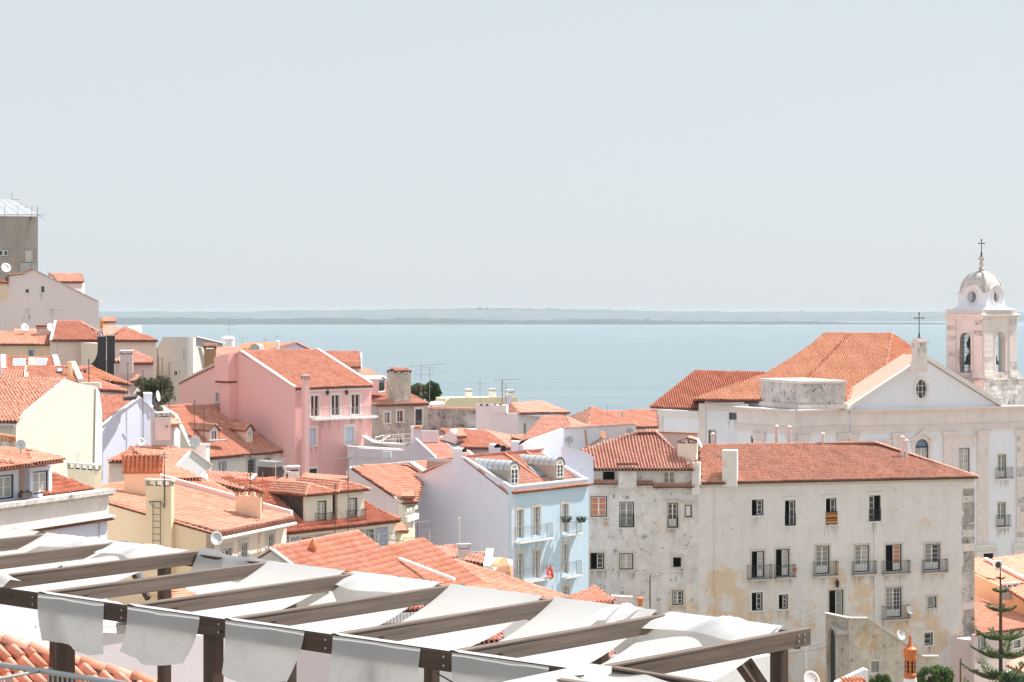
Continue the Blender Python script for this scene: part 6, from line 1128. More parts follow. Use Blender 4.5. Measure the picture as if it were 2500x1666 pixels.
# orange-tiled house with yellow walls
T = H_('yellow-walled house with a wide low salmon tile roof, ladder and chimneys', 430, 118); eN = P(525, 1303, 115); eFar = eq(eN, 708, 1266); ed = Vector((eFar.x - eN.x, eFar.y - eN.y, 0)); es = ed.normalized(); dn = Vector((-es.y, es.x, 0))
rz = 2.05; rl_ = 9.8; rN = eN + dn * rl_ + V3(0, 0, rz); rF = eFar + dn * rl_ + V3(0, 0, rz)
q = roof(T, [eN, eFar, rF, rN], 'fresh', .24, .42, .3, 300, 0); caps(T, eN + V3(0, 0, -.02), rN, 'fresh', .09, .42, True, q, lift=.03); caps(T, eFar, rF, 'fresh', .13, .42, True, q)
roof(T, [rF, rN, rN + dn * 8 - V3(0, 0, 2), rF + dn * 8 - V3(0, 0, 2)], 'pale', tiles=False)
wN, wE = eN - es * .02 + dn * .25, eFar + dn * .25; pN = Plane(rN + dn * .1, V3(eN.x, eN.y, 0) + dn * .25); wall(T, pN, [rN - V3(0, 0, .1), eN + dn * .25 - V3(0, 0, .08)], (), M['yellow']); pE = Plane(eN + dn * .25, eFar + dn * .25)
hs = [win(T, pE, r, 'dd', 3, 'sashg', sur='stoneg', sw=.22) for r in ((544, 1340, 565, 1400), (586, 1327, 603, 1385), (652, 1305, 668, 1358))]; wall(T, pE, [eN + dn * .25 - V3(0, 0, .05), eFar + dn * .25 - V3(0, 0, .05)], hs, M['palepeach']); body(T, eN + dn * .3, eFar + dn * .3, 9, 'yellow', -.2)
f = MB(); f.tube(eN - dn * .4 + V3(0, 0, -.3), eFar - dn * .4 + V3(0, 0, -.3), .1, 8); T.part('gutter', f, M['white']); f = MB(); f.path([pE.px(640, 1292, .1), pE.px(632, 1305, .1), pE.px(632, 1400, .1)], .05, 6); T.part('downpipe', f, M['palepeach'])
for i in range(40):                         # weathered strip of older tiles along the eave
    p = eN.lerp(eFar, (i + .5) / 40) + dn * .1 + V3(0, 0, .10); 
roof(T, [eN + V3(0, 0, .07), eFar + V3(0, 0, .07), eFar + dn * 1.1 + V3(0, 0, .28), eN + dn * 1.1 + V3(0, 0, .28)], 'old', .24, .42, .3, 120, 0, 'old_tile_strip', thick=.03)
f = MB(); f.ext([rF + es * .1, eFar + es * .1, eFar + es * .1 + V3(0, 0, .45), rF + es * .1 + V3(0, 0, .45)], es * .3); T.part('parapet', f, M['palepink'])
cD = 115.7; c = chimney(T, 418, 356, 425, 1172, 1420, cD, 68, 'yellow', 'slots', capmat='cream'); lf = cfoot(418, 356, 425, cD, 68)
lp = Plane(lf[3], lf[0]); a1, a2 = lp.px(376, 1224, .12), lp.px(394, 1224, .12); f = MB(); zb = lp.px(385, 1345).z - .6
for p in (a1, a2): f.tube(p, V3(p.x, p.y, zb), .022, 5)
f2 = MB()
z = a1.z
while z > zb: f.tube(V3(a1.x, a1.y, z), V3(a2.x, a2.y, z), .016, 5); z -= .38
o = solo('ladder', 'thin iron ladder fixed up the wide yellow chimney', 'ladder', f, M['iron'], V3(a1.x, a1.y, zb)); f = MB(); b1, b2 = lp.px(371, 1224, .3), lp.px(400, 1224, .3); f.tube(b1, b2, .03, 5); f.path([b1, lp.px(376, 1238, .05)], .02, 5); f.path([b2, lp.px(402, 1240, .05)], .02, 5); T.part('bracket', f, M['iron'])
antenna(401, 1104, 1228, 115.8, [(1110, .9, 20, 6, .7), (1118, .5, 100, 4, .4)], 'tall iron aerial fixed to the yellow chimney beside the ladder', 'iron', .03)
# big tile-hooded chimney
tz = P(0, 1148, 123).z; f_ = cfoot(305, 303.5, 392, 121.5, 6); f = MB(); f.ext([(p.x, p.y, tz - 2.2) for p in f_], (0, 0, 2.2)); c = T.part('chimney', f, M['peach']); g_ = grow(f_, .12); zt = tz + .95; r1_, r2_ = (g_[0] + g_[3]) / 2, (g_[1] + g_[2]) / 2
up3 = lambda p, z: V3(p.x, p.y, z); e0_, e1_, b1_2, b0_2 = g_; roof(T, [up3(e0_, tz), up3(e1_, tz), up3(e1_.lerp(b1_2, .4), zt), up3(e0_.lerp(b0_2, .4), zt)], 'orange', .27, .36, .06, 80, 0, 'chimney_hood', parent=c, thick=.05)
roof(T, [up3(b1_2, tz), up3(b0_2, tz), up3(e0_.lerp(b0_2, .4), zt), up3(e1_.lerp(b1_2, .4), zt)], 'orange', .27, .36, .06, 0, 1, 'chimney_hood', parent=c, thick=.05); caps(T, up3(e0_.lerp(b0_2, .4), zt), up3(e1_.lerp(b1_2, .4), zt), 'orange', .15, .36, True, c)
chimney(T, 636, 575, 641, 1196, 1250, 120.5, 62, 'peach', 'tiles', tk='fresh')
dish(527, 1316, 113.5, .42, -55, 'white satellite dish on the near corner of the yellow-walled house', 12)
antenna(641, 1152, 1240, 120, [], 'red-painted mast beside the tiled-lid chimney', 'terra', .03)
# roofs wedged behind the yellow house
T = H_('small white gable with dish-topped chimney and orange tile roof behind the yellow house', 440, 150); q = roof(T, [P(380, 1150, 147), P(437, 1139, 150), P(469, 1101, 157), P(320, 1094, 153)], 'fresh', .26, .4, .2, 260, 0); caps(T, P(320, 1093, 153), P(469, 1100, 157), 'fresh', .13, .4, True, q); pl = Plane(P(432, 1139, 149), P(516, 1139, 152)); wall(T, pl, [pl.px(432, 1141), pl.px(469, 1101), pl.px(516, 1137)], (), M['white']); coping(T, [pl.px(469, 1101), pl.px(516, 1137)], .25, .1, 'palepeach')
q = roof(T, [P(262, 1127, 146), P(330, 1128, 147), P(322, 1094, 153), P(310, 1105, 151)], 'fresh', .26, .4, .2, 120, 0); walls(T, [P(266, 1128, 146.5), P(330, 1130, 147.5)], 'palepink'); caps(T, P(336, 1089, 155), P(436, 1094, 157), 'fresh', .13, .4, True, q); chimney(T, 504, 475, 512, 1085, 1150, 152, 62, 'white', 'slab'); dish(477, 1079, 151, .42, -75, 'white dish on the white chimney before the red-brown roof', 15)
T = H_('tiled hip roof in two steps directly behind the wide yellow chimney', 490, 136); qa = roof(T, [P(388, 1172, 131), P(487, 1172, 134), P(428, 1140, 139), P(388, 1138, 137.5)], 'fresh', .3, .42, .1, 160, 0); caps(T, P(487, 1170, 134), P(428, 1140, 139), 'fresh', .14, .4, True, qa); qb = roof(T, [P(420, 1196, 128), P(576, 1212, 131), P(500, 1171, 137), P(424, 1171, 134.5)], 'fresh', .3, .42, .1, 220, 0); caps(T, P(577, 1211, 131), P(500, 1171, 137), 'fresh', .14, .4, True, qb); caps(T, P(424, 1171, 134.5), P(500, 1171, 137), 'fresh', .13, .4, True, qb); walls(T, [P(420, 1198, 128), P(576, 1214, 131)], 'palepink')
T = H_('long tiled lean-to roof with rows of short barrel tiles behind the tiled-lid chimney', 560, 145); q = roof(T, [P(500, 1176, 139), P(588, 1199, 141), P(623, 1162, 148), P(508, 1155, 145)], 'old', .28, .42, .1, 240, 0); caps(T, P(508, 1155, 145), P(623, 1162, 148), 'fresh', .13, .4, True, q); coping(T, [P(588, 1198, 141), P(624, 1161, 148)], .25, .15, 'zinc'); q = roof(T, [P(592, 1202, 141), P(650, 1200, 143), P(676, 1168, 149), P(628, 1172, 148)], 'red', .28, .42, .1, 160, 0); walls(T, [P(500, 1180, 139), P(590, 1203, 141), P(655, 1204, 143)], 'palepink'); chimney(T, 486, 484, 509, 1155, 1172, 138, 8, 'bluewhite', 'barrel')
f = MB(); f_ = cfoot(668, 629, 690, 149, 50); zt = P(0, 1142, 149).z; zb = P(0, 1180, 149).z; T = Thing('rooftop_unit', 'dark ribbed metal box on the roofs in front of the cream house windows', 'rooftop unit', (f_[0].x, f_[0].y, zb)); f.ext([(p.x, p.y, zb) for p in f_], (0, 0, zt - zb)); T.part('casing', f, M['darkclad'])
for j in range(4): f = MB(); f.ext([(p.x, p.y, zt + .01 + j * .11) for p in grow(f_, .06 + .03 * (j % 2))], (0, 0, .09)); T.part('louvre', f, M['steel'])
pl = Plane(f_[3], f_[0])
for j in range(1, 5): f = MB(); f.fbox(pl, pl.L * j / 5 - .02, zb, pl.L * j / 5 + .02, zt, .003, .04); T.part('rib', f, M['darkclad'])
ac_unit(694, 689, 701, 1139, 1166, 150, 30, 'white air conditioner behind the dark ribbed rooftop box'); ac_unit(704, 699, 712, 1152, 1172, 149, 30, 'small air conditioner between the dark box and a white chimney')
antenna(612, 1105, 1190, 142, [(1114, 1.6, 25, 5, .8)], 'aerial with a broad white panel boom over the lean-to roof', 'iron', .03); antenna(673, 1115, 1180, 146, [(1122, 1.2, 30, 7, .9), (1116, .6, 90, 3, .6)], 'aerial with white grid reflectors in front of the cream house', 'plastic', .03)
# tiled-front house with two dormers
T = H_('house with blue patterned tile front and two tall dormers with iron balconies', 820, 145); a = P(706, 1297, 139); b = eq(a, 962, 1269); pl = Plane(a, b); zt = a.z
t = NT('blue_white_azulejo'); gm = t.n('NewGeometry'); mp = t.n('Mapping'); t.l(t.tc.outputs['Object'], mp.inputs[0]); mp.inputs[2].default_value = (0, 0, -math.atan2(pl.d.y, pl.d.x)); sp = t.n('SeparateXYZ'); t.l(mp.outputs[0], sp.inputs[0])
def wav(o, k): m = t.n('Math', operation='MULTIPLY', _1=k); t.l(o, m.inputs[0]); s_ = t.n('Math', operation='SINE'); t.l(m.outputs[0], s_.inputs[0]); return s_.outputs[0]
m = t.n('Math', operation='MULTIPLY'); t.l(wav(sp.outputs[0], 9.6), m.inputs[0]); t.l(wav(sp.outputs[2], 9.6), m.inputs[1]); ab = t.n('Math', operation='ABSOLUTE'); t.l(m.outputs[0], ab.inputs[0]); t.done(t.mix(t.ramp(ab.outputs[0], [(.12, 0), (.2, 1), (.62, 1), (.75, .3)]), (.66, .68, .74), (.19, .24, .40)), .35, .5)
hs = [win(T, pl, r, 'gg', 3, 'bottle', sur='stoneg', sw=.25) for r in ((735, 1313, 761, 1370), (812, 1305, 840, 1360), (893, 1294, 912, 1349))]
wall(T, pl, [a, b], hs, t.m); f = MB(); s0 = pl.s_at(946); f.fbox(pl, s0, gz(145), pl.L + .05, zt - .4, .005, .08); f.fbox(pl, -.05, zt - .42, pl.L + .1, zt - .02, .005, .18); T.part('stone_trim', f, M['cream']); f = MB(); f.fbox(pl, -.02, gz(145), pl.s_at(708), zt - .43, .005, .08); T.part('stone_trim', f, M['cream'])
wall(T, Plane(b, b + V3(-6, 5, 0)), [b, b + V3(-6, 5, 0)], (), M['cream']); bk = -pl.n; ea, eb_ = pl.pt(-1.2, zt + .02, .1), pl.pt(pl.L + .3, zt + .02, .1); ra, rb_ = pl.pt(-1.0, zt + 3.4, -6), pl.pt(pl.L - 2.2, zt + 2.1, -3.4)
q = roof(T, [ea, eb_, rb_, ra], 'red', .25, .4, .3, 300, 0);  # shadowed slope: its shade is put into the darker red tile colour
eb2 = P(977, 1268, 147.6); q2 = roof(T, [P(889, 1277, 144.6), eb2, P(889, 1236, 149.5)], 'fresh', .25, .4, .15, 200, 0); caps(T, eb2, P(889, 1236, 149.5), 'fresh', .12, .4, True, q2)
core(T, [a + bk * .8 + pl.d * .3, b + bk * .8 - pl.d * .5, b + bk * 6 - pl.d * 3, a + bk * 9 + pl.d * .3], zt - .3, M['cream'])
def tall_dormer(u0, u1, vt, vb, doorway, u_l, first):
    off = -.35; po = Plane(pl.pt(0, 0, off), pl.pt(pl.L, 0, off)); s0, s1 = po.s_at(u0), po.s_at(u1); z1 = po.sz((u0 + u1) / 2, vt)[1]; z0 = po.sz((u0 + u1) / 2, vb)[1]; pf = Plane(po.pt(s0, 0), po.pt(s1, 0)); h = win(T, pf, doorway, 'pp', 4, 'bottle', sur=None, sill=False, low=.22, fw=.1); wall(T, pf, [pf.pt(0, z1), pf.pt(pf.L, z1)], [h], M['cream'], zb=zt - .3, name='dormer_wall', thick=.25); n = 5.2
    f = MB(); f.hexa([pf.pt(.0, z0 - .3, -.26), pf.pt(.15, z0 - .3, -.26), pf.pt(.15, z1 - 1.0, -n), pf.pt(0, z1 - 1.0, -n), pf.pt(0, z1, -.26), pf.pt(.15, z1, -.26), pf.pt(.15, z1, -n), pf.pt(0, z1, -n)]); cl = T.part('dormer_cheek', f, M['darkclad']); f = MB(); f.fbox(pf, pf.L - .15, z0 - .3, pf.L - .002, z1, -n, -.26); T.part('dormer_cheek', f, M['cream'])
    for j in range(7): x = .35 + j * .62; k = MB(); zl = z0 - .3 + (z1 - .7 - z0) * x / n; k.fbox(pf, -.045, zl, -.002, z1 - .05, -.3 - x - .02, -.3 - x + .02); T.part('seam', k, M['darkclad'], cl)
    A, B_, C_, D_ = pf.pt(-.3, z1 + .02, .3), pf.pt(pf.L + .3, z1 + .02, .3), pf.pt(pf.L + .3, z1 + .02, -n), pf.pt(-.3, z1 + .02, -n); m1, m2 = pf.pt(pf.L / 2, z1 + .62, -1.0), pf.pt(pf.L / 2, z1 + .62, -n)
    q = roof(T, [D_, A, m1, m2], 'fresh', .22, .36, .08, 140, 0, 'dormer_roof', thick=.06); roof(T, [A, B_, m1], 'fresh', .22, .36, .08, 60, 0, 'dormer_roof', thick=.06); roof(T, [B_, C_, m2, m1], 'fresh', .22, .36, .08, 0, 0, 'dormer_roof', thick=.06)
    caps(T, m1, m2, 'fresh', .12, .36, True, q); caps(T, A, m1, 'fresh', .12, .36, True, q); caps(T, B_, m1, 'fresh', .12, .36, True, q)
    x0, x1 = pf.st(pf.px(doorway[0] - 6, 0))[0], pf.st(pf.px(doorway[2] + 13, 0))[0]; f = MB(); f.fbox(pf, x0, h[1] - .14, x1, h[1] - .02, .01, .5); k = T.part('balcony', f, M['stonew']); rail(T, pf, x0 + .05, x1 - .05, h[1] - .02, h[1] + .95, .45, k, 'iron', .016, .11)
tall_dormer(746, 812, 1207, 1290, (775, 1223, 798, 1285), 655, True); tall_dormer(824, 889, 1199, 1279, (852, 1216, 873, 1277), 740, False)
T.part('ridge', MB().tube(ra, rb_, .1, 6), M['under'])
antenna(850, 1120, 1300, 138, [(1120, 3.3, 12, 9, .5), (1118, .7, 80, 4, .8)], 'tall rusty aerial with long dotted boom before the right dormer', 'rust', .03); antenna(818, 1182, 1310, 137, [], 'rusty bare mast between the two dormers', 'rust', .035)
T = H_('tiled roof behind the left dormer with small hip and white chimney', 740, 152); q = roof(T, [P(728, 1176, 150), P(850, 1173, 154), P(846, 1169, 156), P(747, 1160, 155)], 'fresh', .26, .4, .1, 160, 0); caps(T, P(747, 1160, 155), P(848, 1169, 157), 'fresh', .13, .4, True, q); q = roof(T, [P(678, 1178, 147), P(731, 1181, 148), P(703, 1164, 152), P(687, 1168, 151)], 'fresh', .26, .4, .1, 80, 0); caps(T, P(732, 1180, 148), P(703, 1164, 152), 'fresh', .12, .4, True, q); chimney(T, 704, 702, 731, 1139, 1180, 151, 10, 'white', 'slots'); walls(T, [P(680, 1181, 147), P(732, 1184, 148), P(850, 1176, 154)], 'cream')
tree('small green shrub poking up beside the white chimney below the pink house', 740, 1156, 1175, 16, 156, 'bush', 500, .1, 4, 6, name='shrub')
# pink house with big plain roof
T = H_('pale pink house with a big tile slope between the blue-tiled dormers and the blue house', 930, 170); eA = P(983, 1228, 165); eB = P(1016, 1226, 167); rA = P(858, 1144, 171.5); rB = P(1004, 1132, 177); q = roof(T, [eA, eB, rB + V3(1.5, 2, 0), rA], 'fresh', .25, .4, .15, 300, 0); pl = Plane(P(838, 1160, 173), eA); wall(T, pl, [pl.px(845, 1150), pl.px(858, 1145), pl.px(981, 1227)], (), M['palepink']); coping(T, [rA + V3(0, 0, .02), eA + V3(0, 0, .02)], .45, .16, 'white'); coping(T, [rA, rB], .35, .18, 'conc'); coping(T, [rB, P(1042, 1158, 175.5)], .7, .2, 'conc')
p2 = Plane(eA, P(1012, 1230, 168)); wall(T, p2, [eA - V3(0, 0, .1), P(1012, 1230, 168)], (), M['cream']); f = MB(); s0 = p2.s_at(984); f.fbox(p2, .1, p2.sz(995, 1272)[1], p2.L, p2.sz(995, 1258)[1], .01, .4); f.fbox(p2, .3, p2.sz(995, 1262)[1] + .5, p2.L, p2.sz(995, 1256)[1] + .6, .01, .3); T.part('ledge', f, M['offwhite']); roof(T, [P(975, 1216, 164), P(1012, 1214, 166), P(1012, 1203, 168), P(985, 1206, 167)], 'fresh', .25, .4, .1, 40, 0, 'porch_roof')
T = H_('yellow house corner with white grid window between the tiled front and the lilac wall', 985, 152); a, b = P(950, 1298, 149), P(1013, 1290, 153); pl = Plane(a, b); h = [win(T, pl, (965, 1326, 983, 1362), 'dd', 4, None, sur=None, grid=2)]; wall(T, pl, [a, b], h, M['yellow2']); roof(T, [P(960, 1301, 148), P(995, 1298, 150), P(985, 1285, 152), P(960, 1281, 151)], 'fresh', .25, .4, .1, 60, 0)
# lilac house with terrace and solar panel
T = H_('pale lilac house with roof terrace, solar panel and wall-mounted air conditioner', 1000, 186); pl = Plane(P(846, 1094, 187), P(1075, 1124, 183)); pt_ = [pl.px(u, v) for u, v in ((848, 1093), (985, 1100), (992, 1090), (1008, 1082), (1016, 1074), (1069, 1124))]; wall(T, pl, pt_, (), M['lilac']); A, B_, C_, D_ = P(1069, 1125, 182.6), P(1158, 1117, 186), P(1098, 1067, 193), P(1017, 1075, 190); q = roof(T, [A, B_, C_, D_], 'pale', .26, .4, .1, 300, 0); coping(T, [pl.px(1016, 1073), pl.px(1069, 1123)], .35, .12, 'white'); coping(T, [B_, C_], .35, .14, 'white')
skylight(T, ((1104, 1101), (1131, 1096), (1092, 1066), (1072, 1072)), A, B_, C_, 'slate', 'zinc', q, .16, 'solar_panel', 4)
f = MB(); g_ = cfoot(895, 887, 1000, 189, -3); f.ext([P(888, 1066, 190), P(917, 1082, 188.5), P(990, 1086, 187.4), P(990, 1099, 187.4), P(888, 1096, 190)], (.1, .35, 0)); T.part('terrace_parapet', f, M['palepink']); coping(T, [P(888, 1066, 190), P(917, 1082, 188.5), P(992, 1086, 187.4)], .5, .1, 'white'); coping(T, [P(848, 1092, 187), P(987, 1099, 186.5)], .5, .12, 'white'); f = MB(); f.ext([P(849, 1094, 187.5), P(985, 1100, 186.7), P(985, 1100, 200), P(849, 1094, 200)], (0, 0, -.2)); T.part('terrace_floor', f, M['conc'])
f = MB(); rr_ = [P(917, 1068, 190), P(937, 1063, 196), P(1004, 1059, 196)]
for w_ in (0, .5, 1): f.path([p - V3(0, 0, w_ * .9) for p in rr_], .03, 5)
for p in rr_ + [P(960, 1061, 196), P(983, 1060, 196)]: f.tube(p, p - V3(0, 0, 1.2), .03, 5)
f.tube(P(917, 1084, 189), P(952, 1064, 196), .03, 5); T.part('railing', f, M['white'])
chimney(T, 1010, 1003, 1030, 1043, 1085, 187, 12, 'lilac', 'slab'); f = MB(); f.ext([P(1028, 1052, 188), P(1070, 1052, 189), P(1070, 1080, 189), P(1028, 1080, 188)], (0, .4, 0)); T.part('wall', f, M['lilac'])
for i in range(3): f = MB(); p = P(1012 + i * 6, 1044, 186.5); f.tube(p, p + V3(.1, .9, 0), .12, 7); T.part('ridge_tile', f, M['terra'])
ac_unit(935, 933.5, 956, 1102, 1117, 184.4, -8, 'white air conditioner mounted on the lilac wall below the terrace'); antenna(870, 1085, 1150, 183, [(1085, .7, 5, 3, .3)], 'thin aerial in front of the lilac wall left of the air conditioner')
T = H_('hipped orange tile roof with a small dormer between the lilac house and the white parapet', 1190, 192); q = roof(T, [P(1128, 1094, 188), P(1246, 1096, 190), P(1187, 1054, 199), P(1075, 1049, 197)], 'fresh', .27, .42, .2, 300, 0); caps(T, P(1075, 1049, 197), P(1187, 1054, 199), 'fresh', .13, .4, True, q); caps(T, P(1247, 1095, 190), P(1187, 1054, 199), 'fresh', .13, .4, True, q); roof(T, [P(1246, 1096, 190), P(1306, 1092, 194), P(1264, 1069, 200), P(1187, 1054, 199)], 'pale', .27, .42, .1, 120, 0); walls(T, [P(1126, 1096, 188.5), P(1244, 1098, 190.5), P(1306, 1094, 195)], 'palepink')
d_ = Plane(P(1072, 1075, 188), P(1118, 1090, 187)); f = MB(); f.ext([P(1075, 1072, 190), P(1098, 1050, 190), P(1118, 1066, 189), P(1112, 1085, 189)], (.6, 2.5, 0)); T.part('dormer', f, M['palepink']); roof(T, [P(1117, 1069, 188.6), P(1139, 1067, 190), P(1133, 1048, 194), P(1099, 1050, 192)], 'fresh', .26, .4, .05, 60, 0, 'dormer_roof')
chimney(T, 1206, 1193, 1222, 1084, 1120, 183, 35, 'bluewhite', 'barrel'); chimney(T, 1266, 1247, 1279, 1077, 1118, 182, 40, 'bluewhite', 'barrel'); f = MB(); f.box(P(1226, 1104, 184), (.5, .4, 1.2), .4); T.part('shutter', f, M['bottle'])
T = H_('weathered roof strip rising behind the barrel-lid chimneys', 1290, 196); roof(T, [P(1246, 1070, 193), P(1300, 1085, 195), P(1330, 1066, 200), P(1250, 1066, 200)], 'old', .27, .42, .1, 100, 0); walls(T, [P(1250, 1074, 193), P(1300, 1088, 195)], 'white')
# ---------------------------------------------------------------- near roofs, centre and right
T = H_('nearest big coral roof with round ridge tiles behind the pergola, small clay vent on it', 800, 98); kL, kR = P(661, 1341, 95), P(873, 1299, 102.4); kR.z = kL.z; rd = (kR - kL).normalized(); sd = V3(rd.y, -rd.x, 0); pit = .577
eL, eR = kL + sd * 6.5 - V3(0, 0, 6.5 * pit), kR + sd * 6.5 - V3(0, 0, 6.5 * pit)
q = roof(T, [eL, eR, kR, kL], 'fresh', .23, .40, .1, 300, 0); caps(T, kL, kR, 'fresh', .14, .5, True, q); coping(T, [kL + V3(0, 0, .02), eL], .3, .1, 'white'); bL, bR = kL - sd * 4 - V3(0, 0, 4 * pit), kR - sd * 4 - V3(0, 0, 4 * pit); roof(T, [bR, bL, kL, kR], 'pale', tiles=False); wall(T, Plane(bL, eL), [bL, kL, eL], (), M['beigegrey']); wall(T, Plane(eL, eR), [eL + V3(0, 0, -.1), eR + V3(0, 0, -.1)], (), M['white']); caps(T, kR, eR, 'pale', .1, .4, True, q, lift=.03)
n_ = sd.cross(rd); p = on_roof(765, 1355, eL, eR, kL); f = MB(); f.lathe(p - V3(0, 0, .1), [(.22, 0), (.22, .1), (.13, .2), (.13, .4), (.25, .45), (.2, .62), (.1, .8), (.03, .9)], 12); T.part('roof_vent', f, M['terra'], q)
f = MB(); e2 = eR + rd * 4.5; k2 = kR + rd * 4.5 + sd * 1.5 - V3(0, 0, 1.5 * pit); roof(T, [eR, e2, k2, kR + sd * 1.5 - V3(0, 0, 1.5 * pit)], 'fresh', .23, .40, .1, 160, 0); coping(T, [P(975, 1367, 101), P(1110, 1418, 100)], .28, .12, 'white')
for i in range(12):
    p = kL.lerp(kR, (i + .5) / 12)
T = H_('broad salmon tile roof with capped edge running to the foot of the blue house', 1190, 106); kL, kR = P(1043, 1389, 105), P(1112, 1370, 108.3); kR.z = kL.z; rd = (kR - kL).normalized(); sd = V3(rd.y, -rd.x, 0); pit = .25; kL = kL - rd * 3
eL, eR = kL + sd * 8.5 - V3(0, 0, 8.5 * pit), kR + sd * 8.5 - V3(0, 0, 8.5 * pit); q = roof(T, [eL, eR, kR, kL], 'fresh', .23, .42, .1, 300, 0); caps(T, kR, eR, 'pale', .13, .42, True, q); caps(T, kL, kR, 'pale', .13, .42, True, q); wall(T, Plane(eL, eR), [eL - V3(0, 0, .1), eR - V3(0, 0, .1)], (), M['white']); wall(T, Plane(kL, eL), [kL - V3(0, 0, .1), eL - V3(0, 0, .1)], (), M['white']); roof(T, [kR - sd * 3 - V3(0, 0, 1), kL - sd * 3 - V3(0, 0, 1), kL, kR], 'pale', tiles=False)
T = H_('small half-hidden roof with clay ridge at the foot of the lilac wall, left piece', 990, 130); q = roof(T, [P(960, 1361, 126), P(995, 1373, 127), P(1027, 1331, 133), P(1010, 1337, 131)], 'fresh', .26, .42, .1, 80, 0); caps(T, P(960, 1359, 126.5), P(1027, 1330, 133), 'old', .12, .42, True, q); walls(T, [P(990, 1372, 127.5), P(1028, 1334, 134)], 'palepink')
T = H_('low white-walled roofs with two chimneys below the flue pipe on the lilac gable', 1080, 140); q = roof(T, [P(1026, 1352, 137), P(1082, 1374, 138), P(1119, 1362, 142), P(1119, 1335, 146), P(1028, 1341, 143)], 'pale', .26, .42, .1, 160, 0); caps(T, P(1070, 1339, 145), P(1119, 1334, 146.5), 'red', .12, .42, True, q); walls(T, [P(998, 1362, 136), P(1030, 1356, 137.2), P(1085, 1378, 138.2), P(1122, 1368, 141)], 'offwhite'); chimney(T, 1056, 1055, 1069, 1341, 1395, 133, 10, 'palepink', 'slots'); chimney(T, 1119, 1118, 1147, 1328, 1370, 137, 10, 'palepink', 'slots'); q = roof(T, [P(1124, 1372, 134), P(1186, 1382, 135), P(1192, 1354, 140), P(1144, 1358, 139)], 'old', .30, .44, .1, 90, 0); coping(T, [P(1189, 1388, 134), P(1196, 1346, 140)], .5, .2, 'white'); walls(T, [P(1124, 1374, 134.5), P(1192, 1386, 135.5)], 'white'); f = MB(); f.ext([P(1145, 1349, 141), P(1190, 1347, 141), P(1190, 1358, 141), P(1145, 1364, 141)], (0, .3, 0)); T.part('parapet', f, M['darkwall'])
a, b = P(1203, 1388, 136), P(1252, 1376, 140); pl = Plane(a, b); f = MB(); f.hexa([a - V3(0, 0, .12), b - V3(0, 0, .12), P(1250, 1366, 147) - V3(0, 0, .12), P(1203, 1362, 144) - V3(0, 0, .12), a, b, P(1250, 1366, 147), P(1203, 1362, 144)]); T.part('flat_roof', f, M['white']); p3 = Plane(a, b); x0, x1 = .35, p3.L - .35; zt = b.z - .35; wallpoly(T, p3, [(0, gz(138)), (p3.L, gz(138)), (p3.L, b.z - .13), (0, a.z - .13)], [arch_pts(x0, x1, gz(138) + .5, zt - .75)], M['orange'], .4)
antenna(1019, 1276, 1385, 125, [(1276, 1.2, 25, 3, .4), (1313, 2.9, 6, 14, .35)], 'aerial with a long ladder-like boom before the lilac gable', 'rust', .03); antenna(1049, 1296, 1370, 125, [(1292, 1.9, 4, 7, .5)], 'pinkish aerial with orange hub before the lilac gable', 'palepink', .025); antenna(1026, 1318, 1385, 122, [], 'short dark mast left of the low white-walled roofs', 'iron', .03); antenna(924, 1300, 1340, 110, [(1302, 2.2, -25, 6, 1.1), (1316, 2.4, -30, 6, .9)], 'white yagi aerial tilted in front of the blue patterned tiles', 'plastic', .03)
T = H_('small coral hip roof just above the pergola sails at the foot of the blue house', 1420, 104); k = P(1442, 1442, 104); q = roof(T, [P(1320, 1490, 97), P(1500, 1470, 98), k + V3(.3, 1, 0), k], 'fresh', .22, .42, .1, 160, 0); caps(T, P(1318, 1487, 97.5), k, 'pale', .12, .42, True, q); caps(T, P(1496, 1466, 99), k, 'pale', .12, .42, True, q); walls(T, [P(1320, 1492, 97.5), P(1500, 1474, 98.5)], 'white'); f = MB(); f.ext([P(1493, 1455, 103), P(1545, 1458, 103), P(1545, 1480, 103), P(1493, 1480, 103)], (0, .4, 0)); T.part('wall', f, M['palepink']); f = MB(); p = P(1563, 1480, 103); f.lathe(p, [(.14, 0), (.14, .3), (.2, .32), (.2, .42), (.03, .48)], 10); T.part('chimney_pot', f, M['terra'])
antenna(1587, 1404, 1475, 104, [(1406, .9, 40, 6, .8), (1400, 3.0, 20, 1, .2)], 'rusty aerial with tangled arms in front of the grey block', 'rust', .035)
# houses glimpsed under the sails
def low_house(label, u0, u1, vt, ve, D, mat, kind='pale', hgt=1.3, indiv=200, hs=None):
    a, b = P(u0, ve, D), P(u1, ve - (u1 - u0) * .06, D * 1.015); T = H_(label, (u0 + u1) / 2, D); k0, k1 = P(u0 + 10, vt, D + 5), P(u1 - 20, vt - (u1 - u0) * .05, D + 5.3); q = roof(T, [a, b, k1, k0], kind, .22, .42, .2, indiv, 0); caps(T, k0, k1, kind, .12, .42, True, q); pl = Plane(a, b); h = [win(T, pl, *w_) for w_ in (hs or [])]; wall(T, pl, [a - V3(0, 0, .1), b - V3(0, 0, .1)], h, M[mat]); body(T, a, b, 6, mat, -.4); return T, pl
low_house('low white house with coral tiles glimpsed between two pergola posts at the bottom centre', 690, 830, 1560, 1622, 76, 'white')
low_house('tiled roof glimpsed under the middle beams, right of a pergola post', 1010, 1230, 1522, 1580, 84, 'white')
low_house('tiled roof with a white gutter glimpsed under the beams below the blue house', 1270, 1500, 1560, 1622, 80, 'offwhite')
T, pl = low_house('white terrace house with black balcony fence glimpsed between pergola beams', 860, 1045, 1478, 1500, 92, 'white', 'fresh', hs=[((925, 1478, 940, 1520), 'gg', 3)])
